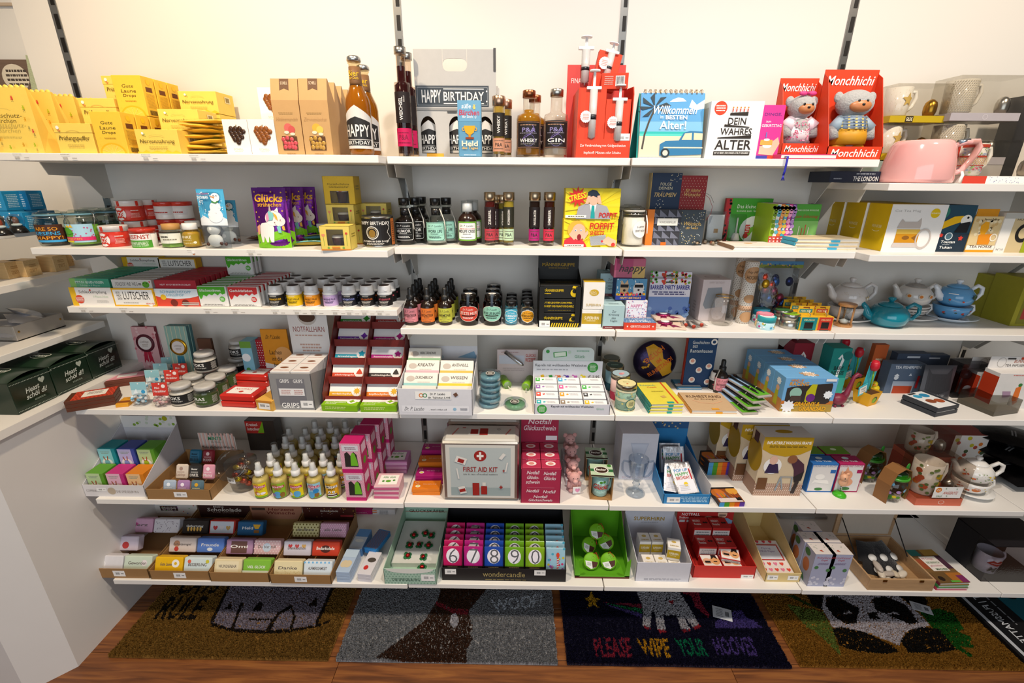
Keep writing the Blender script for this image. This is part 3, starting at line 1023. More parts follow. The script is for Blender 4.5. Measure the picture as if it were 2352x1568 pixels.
def flask(ak,px,y,pt,capc,liqc,fill,word):
 x=XX(px,y,Z1)
 h=ZZ(pt,x,y)-Z1
 r=.0335
 o=ai('spirit_bottle',ak,'bottle',(x,y,Z1),(sc_([(0,0),(.97,0),(1,.015),(1,.58),(.93,.635),(.55,.665),(.47,.69),(.46,.9),(.5,.905)],r,h),'#f5f3ee:G'),(sc_([(0,.05),(.92,.05),(.94,min(fill,.58))]+([(.86,.63),(.4,.68),(.38,.72)]if fill>.6 else[]),r,h),liqc+':L'),(sc_([(.46,.89),(.52,.892),(.52,.99),(.48,1),(0,1)],r,h),capc+':m'),[(r,h*.14,h*.4,125,[('R',.5,.5,.94,.94,'#a8795d'),('R',.5,.5,.91,.91,'#201c1e'),('F',.5,.86,.7,.05,1,'#b58a6c'),('T','P&A',.5,.68,.5,.16,'#8d84b5'),('F',.5,.56,.7,.05,1,'#a09aa8'),('C',.5,.3,.24,'#6a5f94',.95,.93),('L',[(.3,.36),(.55,.52),(.72,.7),(.62,.86)],.02,'#8a74b8'),('T',word,.5,.29,.66,.14,'#ece9e4'),('F',.5,.16,.6,.04,1,'#a8a29a')],'#201c1e')],'round-shouldered spirit bottles',22)
 return o
flask('small round whisky bottle with copper cap, golden liquid, nearer one',1213,-.212,208,'#b06f4c','#c58a1c',.7,'WHISKY')
flask('small round whisky bottle half hidden behind its twin',1226,-.135,219,'#b06f4c','#c58a1c',.7,'WHISKY')
flask('small round gin bottle with silver cap and clear liquid',1274,-.212,205,'#c3beb5','#d3ccc0',.5,'GIN')
# ---- red syringe display
RED='#dd4527'
def syringe(parent,x,y,z,L,s=1.0,plunger=True,name='syringe'):
 """clear plastic syringe standing upright, plunger at the top"""
 o=MB().ab([(.0025*s,0),(.0025*s,.006*s),(.0125*s,.01*s),(.013*s,L*.72)],'#e4e2df:t',14,x,y,z).aa(name,parent)
 MB().box(x,y,z+L*.72,.048*s,.012*s,.009*s,'#efedea:g',.001).aa('finger_flange',o)
 MB().ab([(.0132*s,L*.3),(.0132*s,L*.37)],'#22242a:g',12,x,y,z).aa('rubber_seal',o)
 m=MB().box(x,y,z+L*.36,.008*s,.003*s,L*.6,'#ecebe8:g').box(x,y,z+L*.36,.003*s,.008*s,L*.6,'#ecebe8:g').ab([(.017*s,L*.96),(.017*s,L*.985)],'#f0eeeb:g',14,x,y,z)
 m.aa('plunger',o)
 return o
a=At(Z1,1322,1443,0,197,.085,y=-.25)
w_,h_,d_=a.w,a.h,a.d
o=aj('counter_display',a.loc)
MB().box(0,-d_/2+.001,0,w_,.002,h_*.27,RED+':k',.0005).aa('front_lip',o)
MB().box(-w_/2+.001,.02,0,.002,d_+.038,h_*.97,RED+':k').aa('side_wall',o)
MB().add([(w_/2,-d_/2,0),(w_/2,d_/2+.04,0),(w_/2,d_/2+.04,h_*1.06),(w_/2,-d_/2+.01,h_*1.0),(w_/2,-d_/2,h_*.9),(w_/2+.002,-d_/2,0),(w_/2+.002,d_/2+.04,0),(w_/2+.002,d_/2+.04,h_*1.06),(w_/2+.002,-d_/2+.01,h_*1.0),(w_/2+.002,-d_/2,h_*.9)],[(0,1,2,3,4),(9,8,7,6,5),(0,5,6,1),(1,6,7,2),(2,7,8,3),(3,8,9,4),(4,9,5,0)],RED+':k').aa('side_wall',o)
MB().box(-.01,d_/2+.04,0,w_+.02,.002,h_*1.42,'#cf4640:k').aa('back_card',o)
ops=[('T','Zur Verabreichung von Geldgeschenken',.5,.64,.86,.19,'#fbeee8'),('T','Impfstoff: Münzen oder Scheine',.5,.26,.7,.19,'#fbeee8')]
art(o,'printed_front',w_,h_*.27,ops,flat((-w_/2,-d_/2,0),(1,0,0),(0,0,1)))
art(o,'printed_back_card',w_+.02,h_*1.42,[('T','FINANZ',.22,.84,.3,.05,'#f3d2cc')],flat((-w_/2-.02,d_/2+.039,0),(1,0,0),(0,0,1)))
art(o,'price_sticker',.036,.017,[('R',.5,.5,1,1,'#f5f1ee'),('B',.4,.4,.35,.4,'#8d8d8d'),('F',.8,.4,.25,.2,1,'#666666')],flat((w_/2-.037,-d_/2-.0005,h_*.25),(1,0,0),(0,0,1)))
tag(o,'red cardboard counter display for syringe gifts with tall back card','display')
def syr_box(ak,loc,w_,h_,d_,rot=(0,0,0),lying=False,s=.8,bar=False):
 o=MB().box(0,0,0,w_,d_,h_,RED+':k',.0006).aa('syringe_box')
 if not lying:
  L=h_*1.0
  syringe(o,.002,-d_/2-.001,h_*.25,L,s)
  art(o,'round_badge',.03,.03,[('S',.5,.5,1,'#f2ece9',18,.92),('F',.5,.5,.6,.5,4,'#d8887c')],flat((-w_/2+.004,-d_/2-.009,h_*.5),(1,0,0),(0,0,1)))
 if bar:
  art(o,'barcode_print',w_,h_,[('R',.7,.5,.34,.66,'#f4efec'),('B',.7,.5,.3,.56,'#3a3533'),('F',.28,.55,.36,.6,5,'#eeb0a2')],flat((-w_/2,-d_/2,0),(1,0,0),(0,0,1)))
 put(o,loc,rot)
 return tag(o,ak,'box','red syringe gift boxes')
syr_box('red syringe gift box filling the taller side of the display',(a.x-w_*.235,a.y+.001,Z1+.001),w_*.5,h_*.975,d_-.008)
syr_box('red syringe gift box standing lower under the barcode box',(a.x+w_*.25,a.y+.001,Z1+.001),w_*.46,h_*.82,d_-.008)
syr_box('red syringe gift box lying on top with its barcode end in front',(a.x+w_*.18,a.y-.002,Z1+h_*.985),.068,.036,.075,(6,0,-8),True,bar=True)
syr_box('red syringe gift box leaning at the top of the display, tilted',(a.x-w_*.02,a.y+.026,Z1+h_*1.0),.062,h_*.52,.026,(0,12,0),s=.75)
so=syringe(None,0,0,0,.12,.9,name='cutout_syringe')
put(so,(XX(1352,-.165,Z1),-.165,ZZ(125,XX(1352,-.165,Z1),-.165)))
so.location=(a.x-w_*.3,a.y+d_/2+.033,Z1+h_*1.12)
tag(so,'pale syringe cutout rising above the red back card','cutout')
# ---- spiral calendar, box, books
TEAL='#1f9a93'
a=At(Z1,1464,1611,0,207,.05,y=-.248)
w_,h_,d_=a.w,a.h,.05
o=aj('desk_calendar',(a.x,-.248+.045,Z1))
L=math.hypot(h_,.03)
tl=math.atan2(.03,h_)
Mx=Matrix.Translation((0,-.045,0))@Matrix.Rotation(-tl,4,'X')
MB().box(0,.004,0,w_*.975,.007,L*.995,'#efe9e0:k',.0008,M=Mx).aa('page_block',o)
MB().box(0,.0095,0,w_*1.02,.0025,L*1.0,TEAL+':k',.0006,M=Mx).aa('front_board',o)
MB().box(0,0,0,w_*1.02,.0025,L*1.02,TEAL+':k',.0006,M=Matrix.Translation((0,.06,0))@Matrix.Rotation(math.atan2(.066,h_),4,'X')).aa('back_board',o)
ops=[('R',.5,.5,1,1,'#7db8d8'),('R',.5,.78,1,.44,'#5b9fd0'),('P',[(.45,.86),(.5,.9),(.58,.93),(.66,.92),(.72,.87)],'#dbe9f2'),('P',[(.76,.78),(.8,.9),(.88,.82),(1,.9),(1,.76),(.88,.74)],'#e3eef5'),('R',.5,.375,1,.05,'#2fb5b0'),('R',.5,.345,1,.04,'#56cbbd'),('R',.5,.165,1,.33,'#dccfb4'),('L',[(.05,.12),(.08,.35),(.14,.55),(.22,.75)],.03,'#4a443c')]+[('P',[(.22,.78),(.22+.26*cos(t),.78+.22*sin(t)),(.22+.2*cos(t+.35),.78+.16*sin(t+.35))],'#33424a')for t in(-.6,.1,.8,1.6,2.4,3.1,3.9)]+[('T','Willkommen',.54,.735,.7,.13,'#fbfaf6',.25,1),('T','im',.34,.625,.05,.05,'#dcecf3'),('T','BESTEN',.57,.62,.34,.065,'#fbfaf6',0,2),('T','Alter!',.52,.5,.42,.13,'#f3f6f5'),('P',[(.33,.02),(.33,.2),(.42,.25),(.63,.26),(.7,.38),(.8,.41),(1,.4),(1,.04),(.5,.02)],'#2d74a0'),('P',[(.67,.27),(.72,.37),(.83,.38),(.83,.27)],'#d9cfae'),('P',[(.86,.27),(.86,.38),(1,.37),(1,.27)],'#d9cfae'),('R',.7,.145,.62,.02,'#e8dcbc'),('C',.42,.06,.075,'#20303a'),('C',.42,.06,.045,'#cfcabd')]
art(o,'picture_page',w_*.975,L*.97,ops,lambda u,v,e:Mx@Vector((-w_*.4875+u,.0005-e,v+L*.02)))
mb=MB()
for i in range(12):
 x=(-.44+.08*i)*w_*.98
 c=Mx@Vector((x,.007,L))
 mb.tube([c+Vector((0,.0085*cos(t),.0085*sin(t)))for t in[j*2*pi/12 for j in range(12)]],.0007,'#b98f4a:m',5,True)
 mb.tube([c+Vector((.003,.0085*cos(t),.0085*sin(t)))for t in[j*2*pi/12 for j in range(12)]],.0007,'#b98f4a:m',5,True)
mb.aa('spiral_binding',o)
tag(o,'spiral desk calendar with beach palm and blue vintage car picture','calendar')
BLK='#332c26'
a=At(Z1,1617,1735,0,232,.06,y=-.246)
ops=[('C',.19,.88,.12,'#e0492c'),('F',.19,.88,.2,.12,3,'#f7e9e2'),('T','DEIN',.53,.66,.34,.12,BLK),('T','WAHRES',.54,.48,.6,.12,BLK),('T','ALTER',.52,.25,.7,.17,BLK),('P',[(.38,.76),(.38,.8),(.72,.82),(.72,.755)],BLK),('P',[(.3,.565),(.3,.605),(.78,.565),(.78,.55)],BLK),('P',[(.2,.375),(.2,.36),(.84,.36),(.84,.42)],BLK),('R',.51,.1,.7,.07,BLK),('T','BIST DU BEREIT, DEIN WAHRES ALTER ZU ERFAHREN?',.51,.1,.66,.04,'#f2efe9')]+[('R',.42+.07*i,.845,.02,.05,'#c9493a')for i in range(5)]+[('C',.42+.07*i,.89,.014,'#e08a3a')for i in range(5)]
ac('party_game','white birthday party box with stacked black lettering','box',a,'#efece8',ops,left=[('R',.5,.5,.6,.8,'#cfc9c0')])
a=At(Z1,1736,1783,0,240,.012,y=-.205)
book('gift_book','pink standing birthday book showing a hand with a small cake',At(Z1,1728,1783,0,241,.012,y=-.212),'#d9388f',[('T','DINGE,',.55,.83,.7,.06,'#6a2f7d'),('T','zum',.4,.7,.2,.03,'#f5dce9'),('T','GEBURTSTAG',.55,.63,.8,.05,'#f7e6ef'),('P',[(.2,.1),(.8,.08),(1,.3),(.9,.42),(.6,.3),(.2,.25)],'#e3b59c'),('C',.5,.26,.09,'#f3eee6',.5),('R',.45,.32,.5,.1,'#d6a34e'),('C',.45,.37,.06,'#f7efe0',.4),('R',.4,.46,.04,.1,'#5d7fc2'),('R',.5,.04,1,.07,'#3c3f9a'),('R',.78,.04,.4,.07,'#d9452e')])
o=ag('gift_book','closed book lying flat under the girl plush box, blue ribbon hanging out','book',.15,.11,.0125,'#c23a66',None,(XX(1830,-.2,Z1),-.198,Z1))
MB().box(0,-.001,.0025,.146,.109,.0075,'#ece6d8:k').aa('pages',o)
mb=MB()
xr=-.062
mb.tube([(xr,-.05,.006),(xr,-.068,.006),(xr,-.0672,-.004),(xr-.001,-.068,-.03),(xr-.003,-.068,-.042)],.003,'#2d2fa8:k',6,flat=.25)
for i in range(4):
 mb.tube([(xr-.003,-.068,-.041),(xr-.007+.003*i,-.069,-.055)],.0009,'#2d2fa8:k',4)
mb.aa('ribbon_bookmark',o)
# ---- red doll boxes with generic plush bears (the toy character itself is left out)
def plush_box(ak,a,lean,rotz,kind):
 w_,h_,d_=a.w,a.h,a.d
 c='#d8401f:k'
 o=aj('doll_box',a.loc,(0,0,rotz))
 back=MB().box(0,d_/2-.001,0,w_,.002,h_,c,.0005).aa('back_panel',o)
 MB().box(0,-d_/2+.001,0,w_,.002,h_*.14,c).aa('front_lip',o)
 MB().box(0,0,0,w_,d_-.004,.002,c).aa('floor_panel',o)
 for s in(-1,1):
  MB().add([(s*w_/2,-d_/2,0),(s*w_/2,d_/2,0),(s*w_/2,d_/2,h_*.96),(s*w_/2,d_*.25,h_*.9),(s*w_/2,-d_/2,h_*.14),(s*(w_/2-.0015),-d_/2,0),(s*(w_/2-.0015),d_/2,0),(s*(w_/2-.0015),d_/2,h_*.96),(s*(w_/2-.0015),d_*.25,h_*.9),(s*(w_/2-.0015),-d_/2,h_*.14)],[(0,1,2,3,4),(9,8,7,6,5),(0,5,6,1),(1,6,7,2),(2,7,8,3),(3,8,9,4),(4,9,5,0)],c).aa('side_panel',o)
 art(o,'printed_back',w_,h_,[('T','Monchhichi',.5,.885,.86,.1,'#f4e9e2',.2,1)],flat((-w_/2,d_/2-.003,0),(1,0,0),(0,0,1)))
 art(o,'printed_lip',w_,h_*.14,[('T','Monchhichi',.5,.5,.84,.6,'#f4e9e2',.2,1)],flat((-w_/2,-d_/2,0),(1,0,0),(0,0,1)))
 tag(o,ak,'box','red open doll boxes')
 # plain teddy
 t=aj('plush_bear',(a.x,a.y+.002,a.z+.003),(0,0,rotz))
 f='#a9a7a4:F'
 k=h_
 mb=MB()
 mb.ball(0,0,k*.6,w_*.33,.034,k*.15,f,16,12)
 mb.ball(-w_*.3,.004,k*.67,.012,.007,.014,f,10,8).ball(w_*.3,.004,k*.67,.012,.007,.014,f,10,8)
 mb.ball(0,.002,k*.3,w_*.27,.03,k*.22,f,14,10)
 for s in(-1,1):
  mb.tube([(s*w_*.2,0,k*.42),(s*w_*.34,-.008,k*.33),(s*w_*.33,-.018,k*.22)],[.013,.013,.012],f,9)
  mb.tube([(s*w_*.14,0,k*.14),(s*w_*.2,-.016,k*.05)],[.016,.015],f,9)
 mb.aa('fur_body',t)
 MB().ball(0,-.026,k*.565,w_*.2,.012,k*.07,'#c07a4a:s',12,8).aa('muzzle',t)
 MB().ball(-.011,-.0335,k*.615,.0032,.002,.0038,'#191412:g',8,6).ball(.011,-.0335,k*.615,.0032,.002,.0038,'#191412:g',8,6).aa('eyes',t)
 MB().ball(0,-.0375,k*.575,.0042,.0025,.0032,'#191412:g',8,6).aa('nose',t)
 if kind:
  mb=MB().ab([(w_*.3,k*.16),(w_*.34,k*.1),(w_*.36,k*.09),(w_*.3,k*.3),(w_*.2,k*.46)],'#e9dce0:k',18,sy=.85)
  mb.aa('dress',t)
  art(t,'flower_print',w_*.8,k*.3,[('D',.02,.02,.98,.98,70,.035,['#c2456f','#d98aa5','#a83a5c'])],lambda u,v,e:wrap(w_*(.35-.14*max(0,v/(k*.36)-.1)),w_*.8,k*.12)(u,v,e)*1.0,step=.008)
  for s in(-1,1):
   MB().tube([(s*w_*.18,0,k*.43),(s*w_*.36,-.008,k*.33)],[.0155,.019],'#e6d3da:k',10).aa('sleeve',t)
  MB().ball(-.012,-.02,k*.755,.012,.004,.006,'#d83f80:k',8,6).ball(.012,-.02,k*.755,.012,.004,.006,'#d83f80:k',8,6).ball(0,-.022,k*.755,.004,.004,.004,'#c02f6c:k',8,6).aa('hair_bow',t)
  tag(t,'grey plush bear in a flowered dress with pink bow, in the red box','plush toy')
 else:
  MB().ab([(w_*.28,k*.3),(w_*.29,k*.36),(w_*.2,k*.47)],'#8fa0ad:k',18,sy=.85).aa('checked_shirt',t)
  art(t,'check_print',w_*.7,k*.14,[('R',.1+.16*i,.5,.05,1,'#c9b46a')for i in range(6)]+[('R',.5,.15+.25*i,1,.08,'#5d6f8c')for i in range(4)],lambda u,v,e:wrap(w_*(.295-.07*v/(k*.14)),w_*.7,k*.32)(u,v,e),step=.008)
  for s in(-1,1):
   MB().tube([(s*w_*.18,0,k*.43),(s*w_*.35,-.01,k*.32)],[.0155,.0155],'#8fa0ad:k',10).aa('sleeve',t)
  MB().ab([(w_*.26,k*.15),(w_*.31,k*.16),(w_*.32,k*.24),(w_*.29,k*.32)],'#c78d1e:k',18,sy=.9).aa('trousers',t)
  for s in(-1,1):
   MB().tube([(s*w_*.14,0,k*.16),(s*w_*.2,-.014,k*.06)],[.02,.019],'#c78d1e:k',9).aa('trouser_leg',t)
  tag(t,'grey plush bear in ochre trousers and checked shirt, in the red box','plush toy')
 return o
a=At(Z1,1796,1886,0,164,.075,y=-.222)
a.z+=.014
a.loc=(a.x,a.y+.012,a.z)
a.h-=.014
a.y+=.012
plush_box('red open doll box whose plush wears a flowered dress',a,0,0,True)
plush_box('red open doll box standing nearer, its plush in ochre trousers',At(Z1,1896,2021,0,143,.085,y=-.252),0,0,False)
# upper shelf of the jug bay
z=Z1b
ag('coffee_table_book','dark navy guide book lying behind the bracket, spine forward','book',.14,.1,.03,'#1d2436',None,(XX(1955,-.2,z),-.16,z))
o=bpy.data.objects['coffee_table_book']
art(o,'spine_print',.14,.03,[('T','THE LONDON',.72,.35,.5,.42,'#e3e3df'),('F',.7,.78,.45,.16,1,'#aab0b8'),('F',.16,.35,.2,.2,1,'#8a8f98')],flat((-.07,-.05,0),(1,0,0),(0,0,1)))
# pink enamel teapot
x,y=XX(2096,-.225,z),-.225
h=ZZ(322,x,y)-z
r=.085
o=aj('enamel_jug',(x,y,z),(0,0,-8))
P=[(0,.003),(.9,.003),(.97,.02),(.99,.1),(.93,.5),(.83,.86),(.76,.95),(.7,.985),(.66,.985),(.63,.95)]
MB().ab(sc_(P,r,h),'#e6a9a4:P',32).aa('body',o)
MB().ab([(r*.78,0),(r*.8,.004)],'#2a2523:g',24).aa('foot_ring',o)
MB().ab(sc_([(.68,.97),(.5,.985),(0,.99)],r,h),'#8d8580:m',24).aa('lid',o)
MB().tube([(r*.8,-.01,h*.86),(r*1.1,-.012,h*.95),(r*1.42,-.012,h*.96),(r*1.5,-.012,h*.84),(r*1.42,-.012,h*.62),(r*1.2,-.012,h*.3),(r*.92,-.012,h*.2)],[.006,.0075,.008,.0085,.0085,.0075,.007],'#e6a9a4:P',10).aa('handle',o)
MB().tube([(r*.88,-.012,h*.94),(r*1.18,-.012,h*.975)],.0068,'#9aa3ad:m',8).aa('hinge_pin',o)
MB().tube([(r*1.19,-.014,h*.32),(r*1.16,-.028,h*.2),(r*1.1,-.03,h*.02)],.004,'#e9e4dc:k',6,flat=.2).aa('ribbon_tag',o)
tag(o,'pink enamel jug with looped handle and steel hinge','jug')
def at(o,r,h,c,ox=0,oy=0,oz=0,n=24,handle=1,hs=1.0,taper=1.0):
 """mug: wall, and handle on the given side"""
 MB().ab([(0,.002),(r*.8*taper,0),(r*.9*taper,h*.05),(r,h),(r*.94,h),(r*.85*taper,h*.08),(0,h*.07)],c+':P',n,ox,oy,oz).aa('mug_body',o)
 s=handle
 MB().tube([(ox+s*r*.93,oy,oz+h*.85),(ox+s*r*(1.35+.1*hs),oy,oz+h*.88),(ox+s*r*(1.6*hs),oy,oz+h*.66),(ox+s*r*(1.4*hs),oy,oz+h*.36),(ox+s*r*.9,oy,oz+h*.17)],[.0055,.005,.0055,.005,.005],c+':P',9).aa('handle',o)
def infuser(o,x,y,z,c,r=.016):
 MB().ab([(0,0),(r*.8,.002),(r,.014),(r,.028),(r*.85,.038),(r*.4,.045),(0,.047)],c+':m',16,x,y,z).aa('tea_infuser',o)
def au(ak,a,mugc,art_ops,base,basetxt,inf,film='#f0eee9',side=None):
 """mug with tea infuser in a clear box on a coloured card base"""
 w_,h_,d_=a.w,a.h,a.d
 o=aj('mug_gift_pack',a.loc)
 bh=h_*.18
 MB().box(0,0,0,w_,d_,bh,base+':k',.0006).aa('card_base',o)
 if basetxt:
  art(o,'printed_base',w_,bh,basetxt,flat((-w_/2,-d_/2,0),(1,0,0),(0,0,1)))
 mh=h_*.76
 r=min(mh*.43,d_*.44,w_*.27)
 at(o,r,mh,mugc,-w_/2+r*1.15,0,bh)
 if art_ops:
  ww=r*pi*.8
  art(o,'mug_decor',ww,mh*.92,art_ops,lambda u,v,e:wrap(r*(.93+.07*v/mh),ww,bh+mh*.05)(u,v,e)+Vector((-w_/2+r*1.15,0,0)),step=r*.17,e0=.0012)
 infuser(o,w_/2-.022,-.004,bh,inf)
 MB().box(0,0,bh,w_,d_,h_-bh,film+':f',0).aa('clear_cover',o)
 return tag(o,ak,'mug','boxed mugs with infuser')
star=[('S',.62,.55,.55,'#d9b765',5,.45),('D',.02,.1,.98,1,60,.008,'#cdb06a')]
gold=[('R',.35,.5,.14,.9,'#3a3020'),('T','GILDE',.35,.5,.11,.5,'#f2e6c0')]
lace=[('N',0,0,1,1,16,14,.022,'#c2b8a5'),('N',.01,.03,1.01,1.03,16,14,.012,'#ded7c9')]
hb=.098
for k in range(3):
 b_=At(z,2006,2128,0,300,.08,y=-.15)
 b_.h=hb if k else.06
 b_.loc=(b_.x,b_.y,z+(0 if k==0 else.062+(k-1)*(hb+.001)))
 if k==0:
  ac('mint_carton','pale mint carton under the gold star mug packs','box',b_,'#b9d8c8',[('F',.8,.8,.2,.1,1,'#6a8a7c')])
 else:
  au('boxed white mug with gold star, %s of the two on their yellow bases'%('lower','upper')[k-1],b_,'#efe9de',star,'#b59a17',gold,'#b98a2e')
for k in range(3):
 b_=At(z,2138,2290,0,300,.085,y=-.17)
 b_.h=.112 if k else.05
 b_.loc=(b_.x,b_.y,z+(0 if k==0 else.051+(k-1)*.113))
 if k==0:
  ac('grey_carton','plain grey carton under the lace mug packs','box',b_,'#a9a29c',None)
 else:
  au('boxed lace-pattern mug with silver infuser, %s of the two on grey bases'%('lower','upper')[k-1],b_,'#d8d0c2',lace,'#aaa3a6',[('C',.5,.5,.36,'#cfc8ca',.9,.85)],'#b9b4ac')
  # red flowered mug pack at the front
b_=At(z,2208,2400,0,322,.095,y=-.262)
red=[('R',.5,.95,1,.1,'#c8432e'),('R',.5,.6,1,.05,'#c8432e'),('R',.5,.3,1,.03,'#c8432e'),('D',.02,.65,.98,.88,26,.03,['#9aa5c8','#b9c2dc','#a9c07a']),('D',.02,.05,.98,.27,30,.035,['#d98a97','#c85a6e','#a9c07a','#a7b4d2'])]+[('L',[(.06*i,.33),(.06*i+.14,.57)],.012,'#d9836a')for i in range(15)]+[('L',[(.06*i+.14,.33),(.06*i,.57)],.012,'#d8b45a')for i in range(15)]
au('boxed mug with red scallops and roses beside the pink jug',b_,'#f1ece4',red,'#ece7e0',[('D',.3,.1,.98,.9,40,.06,'#8a93b8'),('R',.14,.5,.28,1,'#c33d2c')],'#b9b2aa')
ac('tea_bottle_box','tall dark grey carton with orange bottle front at the picture edge','box',At(z,2318,2420,0,214,.09,y=-.16),'#4b4a4b',[('R',.5,.5,1,1,'#efe9e2'),('T','ZEN',.22,.93,.2,.03,'#8a7a70'),('T','TEA',.24,.88,.24,.04,'#4b3a34'),('S',.32,.73,.2,'#3f9fcf',16,.85),('T','ECO',.3,.73,.26,.05,'#f2f6f8'),('R',.55,.3,.7,.5,'#dd7a1c'),('R',.5,.6,.5,.1,'#a9a6a2'),('R',.5,.66,.5,.03,'#b07a3a')],left=[('R',.5,.5,1,1,'#4b4a4b')])
ac('red_card_box','slim red card box between the jug and the flowered mug pack','box',At(z,2178,2204,0,335,.07,y=-.22),'#bb3328',None)
# second shelf
z=Z2
def clip_jar(ak,x,y,z,r,h,fill=None,wrapops=None,c='#eef3ef',lab=True,seal='#7fb4c9',base=None):
 """swing-top glass jar"""
 o=aj('clip_jar',(x,y,z))
 MB().ab(sc_([(0,.0),(.92,0),(1,.04),(1,.66),(.96,.72),(.86,.78),(.86,.86)],r,h),c+':G',22).aa('glass',o)
 MB().ab(sc_([(.9,.86),(.93,.87),(.93,.9)],r,h),seal+':t',22).aa('rubber_seal',o)
 MB().ab(sc_([(.9,.9),(.93,.905),(.9,.95),(.6,.97),(.55,1),(0,1)],r,h),c+':G',22).aa('glass_lid',o)
 mb=MB()
 for s in(-1,1):
  mb.tube([(s*r*.9,0,h*.94),(s*r*1.08,0,h*.86),(s*r*1.1,-.004,h*.7),(s*r*1.02,-.006,h*.55)],.0009,'#b9b9b4:m',5)
 mb.tube([(sin(t)*r*.97,-cos(t)*r*.97,h*.8)for t in[i*2*pi/20 for i in range(20)]],.0009,'#b9b9b4:m',5,True)
 mb.aa('wire_clip',o)
 if fill:
  MB().ab(sc_([(0,.05),(.88,.05),(.92,.1),(.92,fill[0])],r,h),fill[1],18).aa('contents',o)
 if wrapops:
  ae(o,r,h*.12,h*.5,150,wrapops,base)
 return tag(o,ak,'jar','swing-top glass jars')
x,y=S(z,133,566).x,S(z,133,566).y+.037
clip_jar('swing-top jar with brown and orange happy lettering',XX(135,y,z),y,z,.0385,.097,(.5,'#2b2320:g'),[('R',.5,.5,1,1,'#4a2a1a'),('R',.5,.06,1,.12,'#3fa0d6'),('R',.08,.9,.3,.2,'#3fa0d6'),('T','WE ARE SO',.45,.76,.85,.2,'#e89a28'),('T','RIESENS',.6,.5,.62,.2,'#3fa9dd'),('T','SUPER',.14,.5,.22,.2,'#e89a28'),('T','BE HAPPY!',.5,.25,.9,.2,'#e89a28')])
clip_jar('swing-top jar with green frog wrapper',XX(203,y,z),y,z,.0385,.1,(.58,'#7fb83a:g'),[('R',.5,.5,1,1,'#a9d3e6'),('D',.02,.3,.98,.98,26,.045,'#c25a8a'),('C',.35,.52,.36,'#57a82e',.9),('C',.28,.85,.12,'#57a82e'),('C',.27,.86,.07,'#f5f5ef'),('C',.27,.86,.03,'#222222'),('P',[(.36,.84),(.4,.98),(.46,.88),(.52,.98),(.56,.82)],'#e8c02a'),('L',[(.2,.5),(.4,.44),(.55,.52)],.02,'#2d6b1a'),('R',.5,.2,1,.2,'#d8336b'),('T','KNUSPRINTEN',.4,.2,.6,.1,'#f2b23c'),('R',.35,.06,.3,.1,'#d9c42c')])
for i,(px,dy)in enumerate(((226,.085),(262,.09),(292,.155))):
 clip_jar('swing-top jar with dark green contents, %s of those behind the frog jar'%('first','second','third')[i],XX(px,y+dy,z),y+dy,z,.038,.1,(.6,'#3f5a4a:g'),None)
def sos_tin(ak,x,y,z,r,h,turn=0):
 o=aj('rescue_tin',(x,y,z))
 MB().ab([(0,.001),(r*.96,0),(r,.003),(r,h*.72),(r*.98,h*.735)],'#cf3626:g',26).aa('tin_body',o)
 MB().ab([(r*1.015,h*.73),(r*1.02,h*.97),(r,h),(r*.9,h*.985),(0,h*.985)],'#d9d5d2:g',26).aa('lid',o)
 art(o,'lid_print',r*2.4,h*.24,[('R',.32,.5,.05,1,'#cf3626'),('R',.38,.5,.05,1,'#cf3626'),('R',.95,.5,.1,1,'#cf3626')],wrap(r*1.02,r*2.4,h*.74),step=r*.17)
 art(o,'printed_front',r*2.4,h*.72,[('C',.32,.48,.44,'#efe9e5'),('P',[(.08,.86),(.14,.9),(.56,.12),(.5,.06)],'#cf3626'),('P',[(.5,.92),(.56,.86),(.14,.06),(.08,.12)],'#cf3626'),('C',.32,.48,.27,'#cf3626'),('T','SOS',.32,.48,.3,.34,'#f5efec'),('F',.82,.72,.26,.12,1,'#f0d5cf'),('F',.82,.4,.3,.34,4,'#e9b0a6')],wrap(r,r*2.4,0),step=r*.17)
 o.rotation_euler.z=R(turn)
 return tag(o,ak,'tin','red rescue tins')
a=At(z,238,303,568,521,.06)
r=.0335
sos_tin('red rescue tin in the front row beside the frog jar',XX(271,a.yf+r,z),a.yf+r,z,r,.058,10)
sos_tin('red rescue tin on the second tier, nearer one',XX(318,-.17,z),-.17,z+.0645,r,.058,12)
sos_tin('red rescue tin on the second tier, beside the striped lids',XX(352,-.115,z),-.115,z+.0645,r,.058,18)
sos_tin('red rescue tin at the bottom of the stack behind the front tins',XX(318,-.17,z),-.17,z,r,.0635,12)
sos_tin('red rescue tin at the bottom behind the cork jar',XX(352,-.115,z),-.115,z,r,.0635,18)
x,y=XX(336,-.265,z),-.265
for i,(px,yy,nm)in enumerate(((336,-.268,'crisis tin with green label and red lid in the front row'),(398,-.12,'tin with red lid and white side behind the cork jar, nearer'),(432,-.1,'tin with red lid and white side next to the snowman bag'))):
 o=aj('crisis_tin',(XX(px,yy,z),yy,z))
 hh=.051
 zz=0
 MB().ab([(0,.001),(.0305,0),(.031,.003),(.031,hh*.8)],'#ece8e3:g',24).aa('tin_body',o)
 MB().ab([(.0315,hh*.76),(.032,hh*.97),(.031,hh),(.028,hh*.985),(0,hh*.985)],'#c23526:g',24).aa('lid',o)
 if i==0:
  ae(o,.031,0,hh*.76,140,[('R',.5,.27,1,.54,'#4f9a32'),('T','KRISENST',.5,.78,.9,.3,'#b9341f'),('F',.5,.28,.8,.36,4,'#d6e6c8')],'#efece8')
 else:
  ae(o,.031,hh*.25,hh*.3,120,[('F',.5,.5,.7,.5,1,'#b03a30')],'#dcd8d6')
 tag(o,nm,'tin','crisis tins')
 if i:
  o.location.z=z+.066
  q=dup(o,(o.location.x,o.location.y,z),nm.replace('behind','low behind').replace('next','low next'))
  q.scale.z=1.27
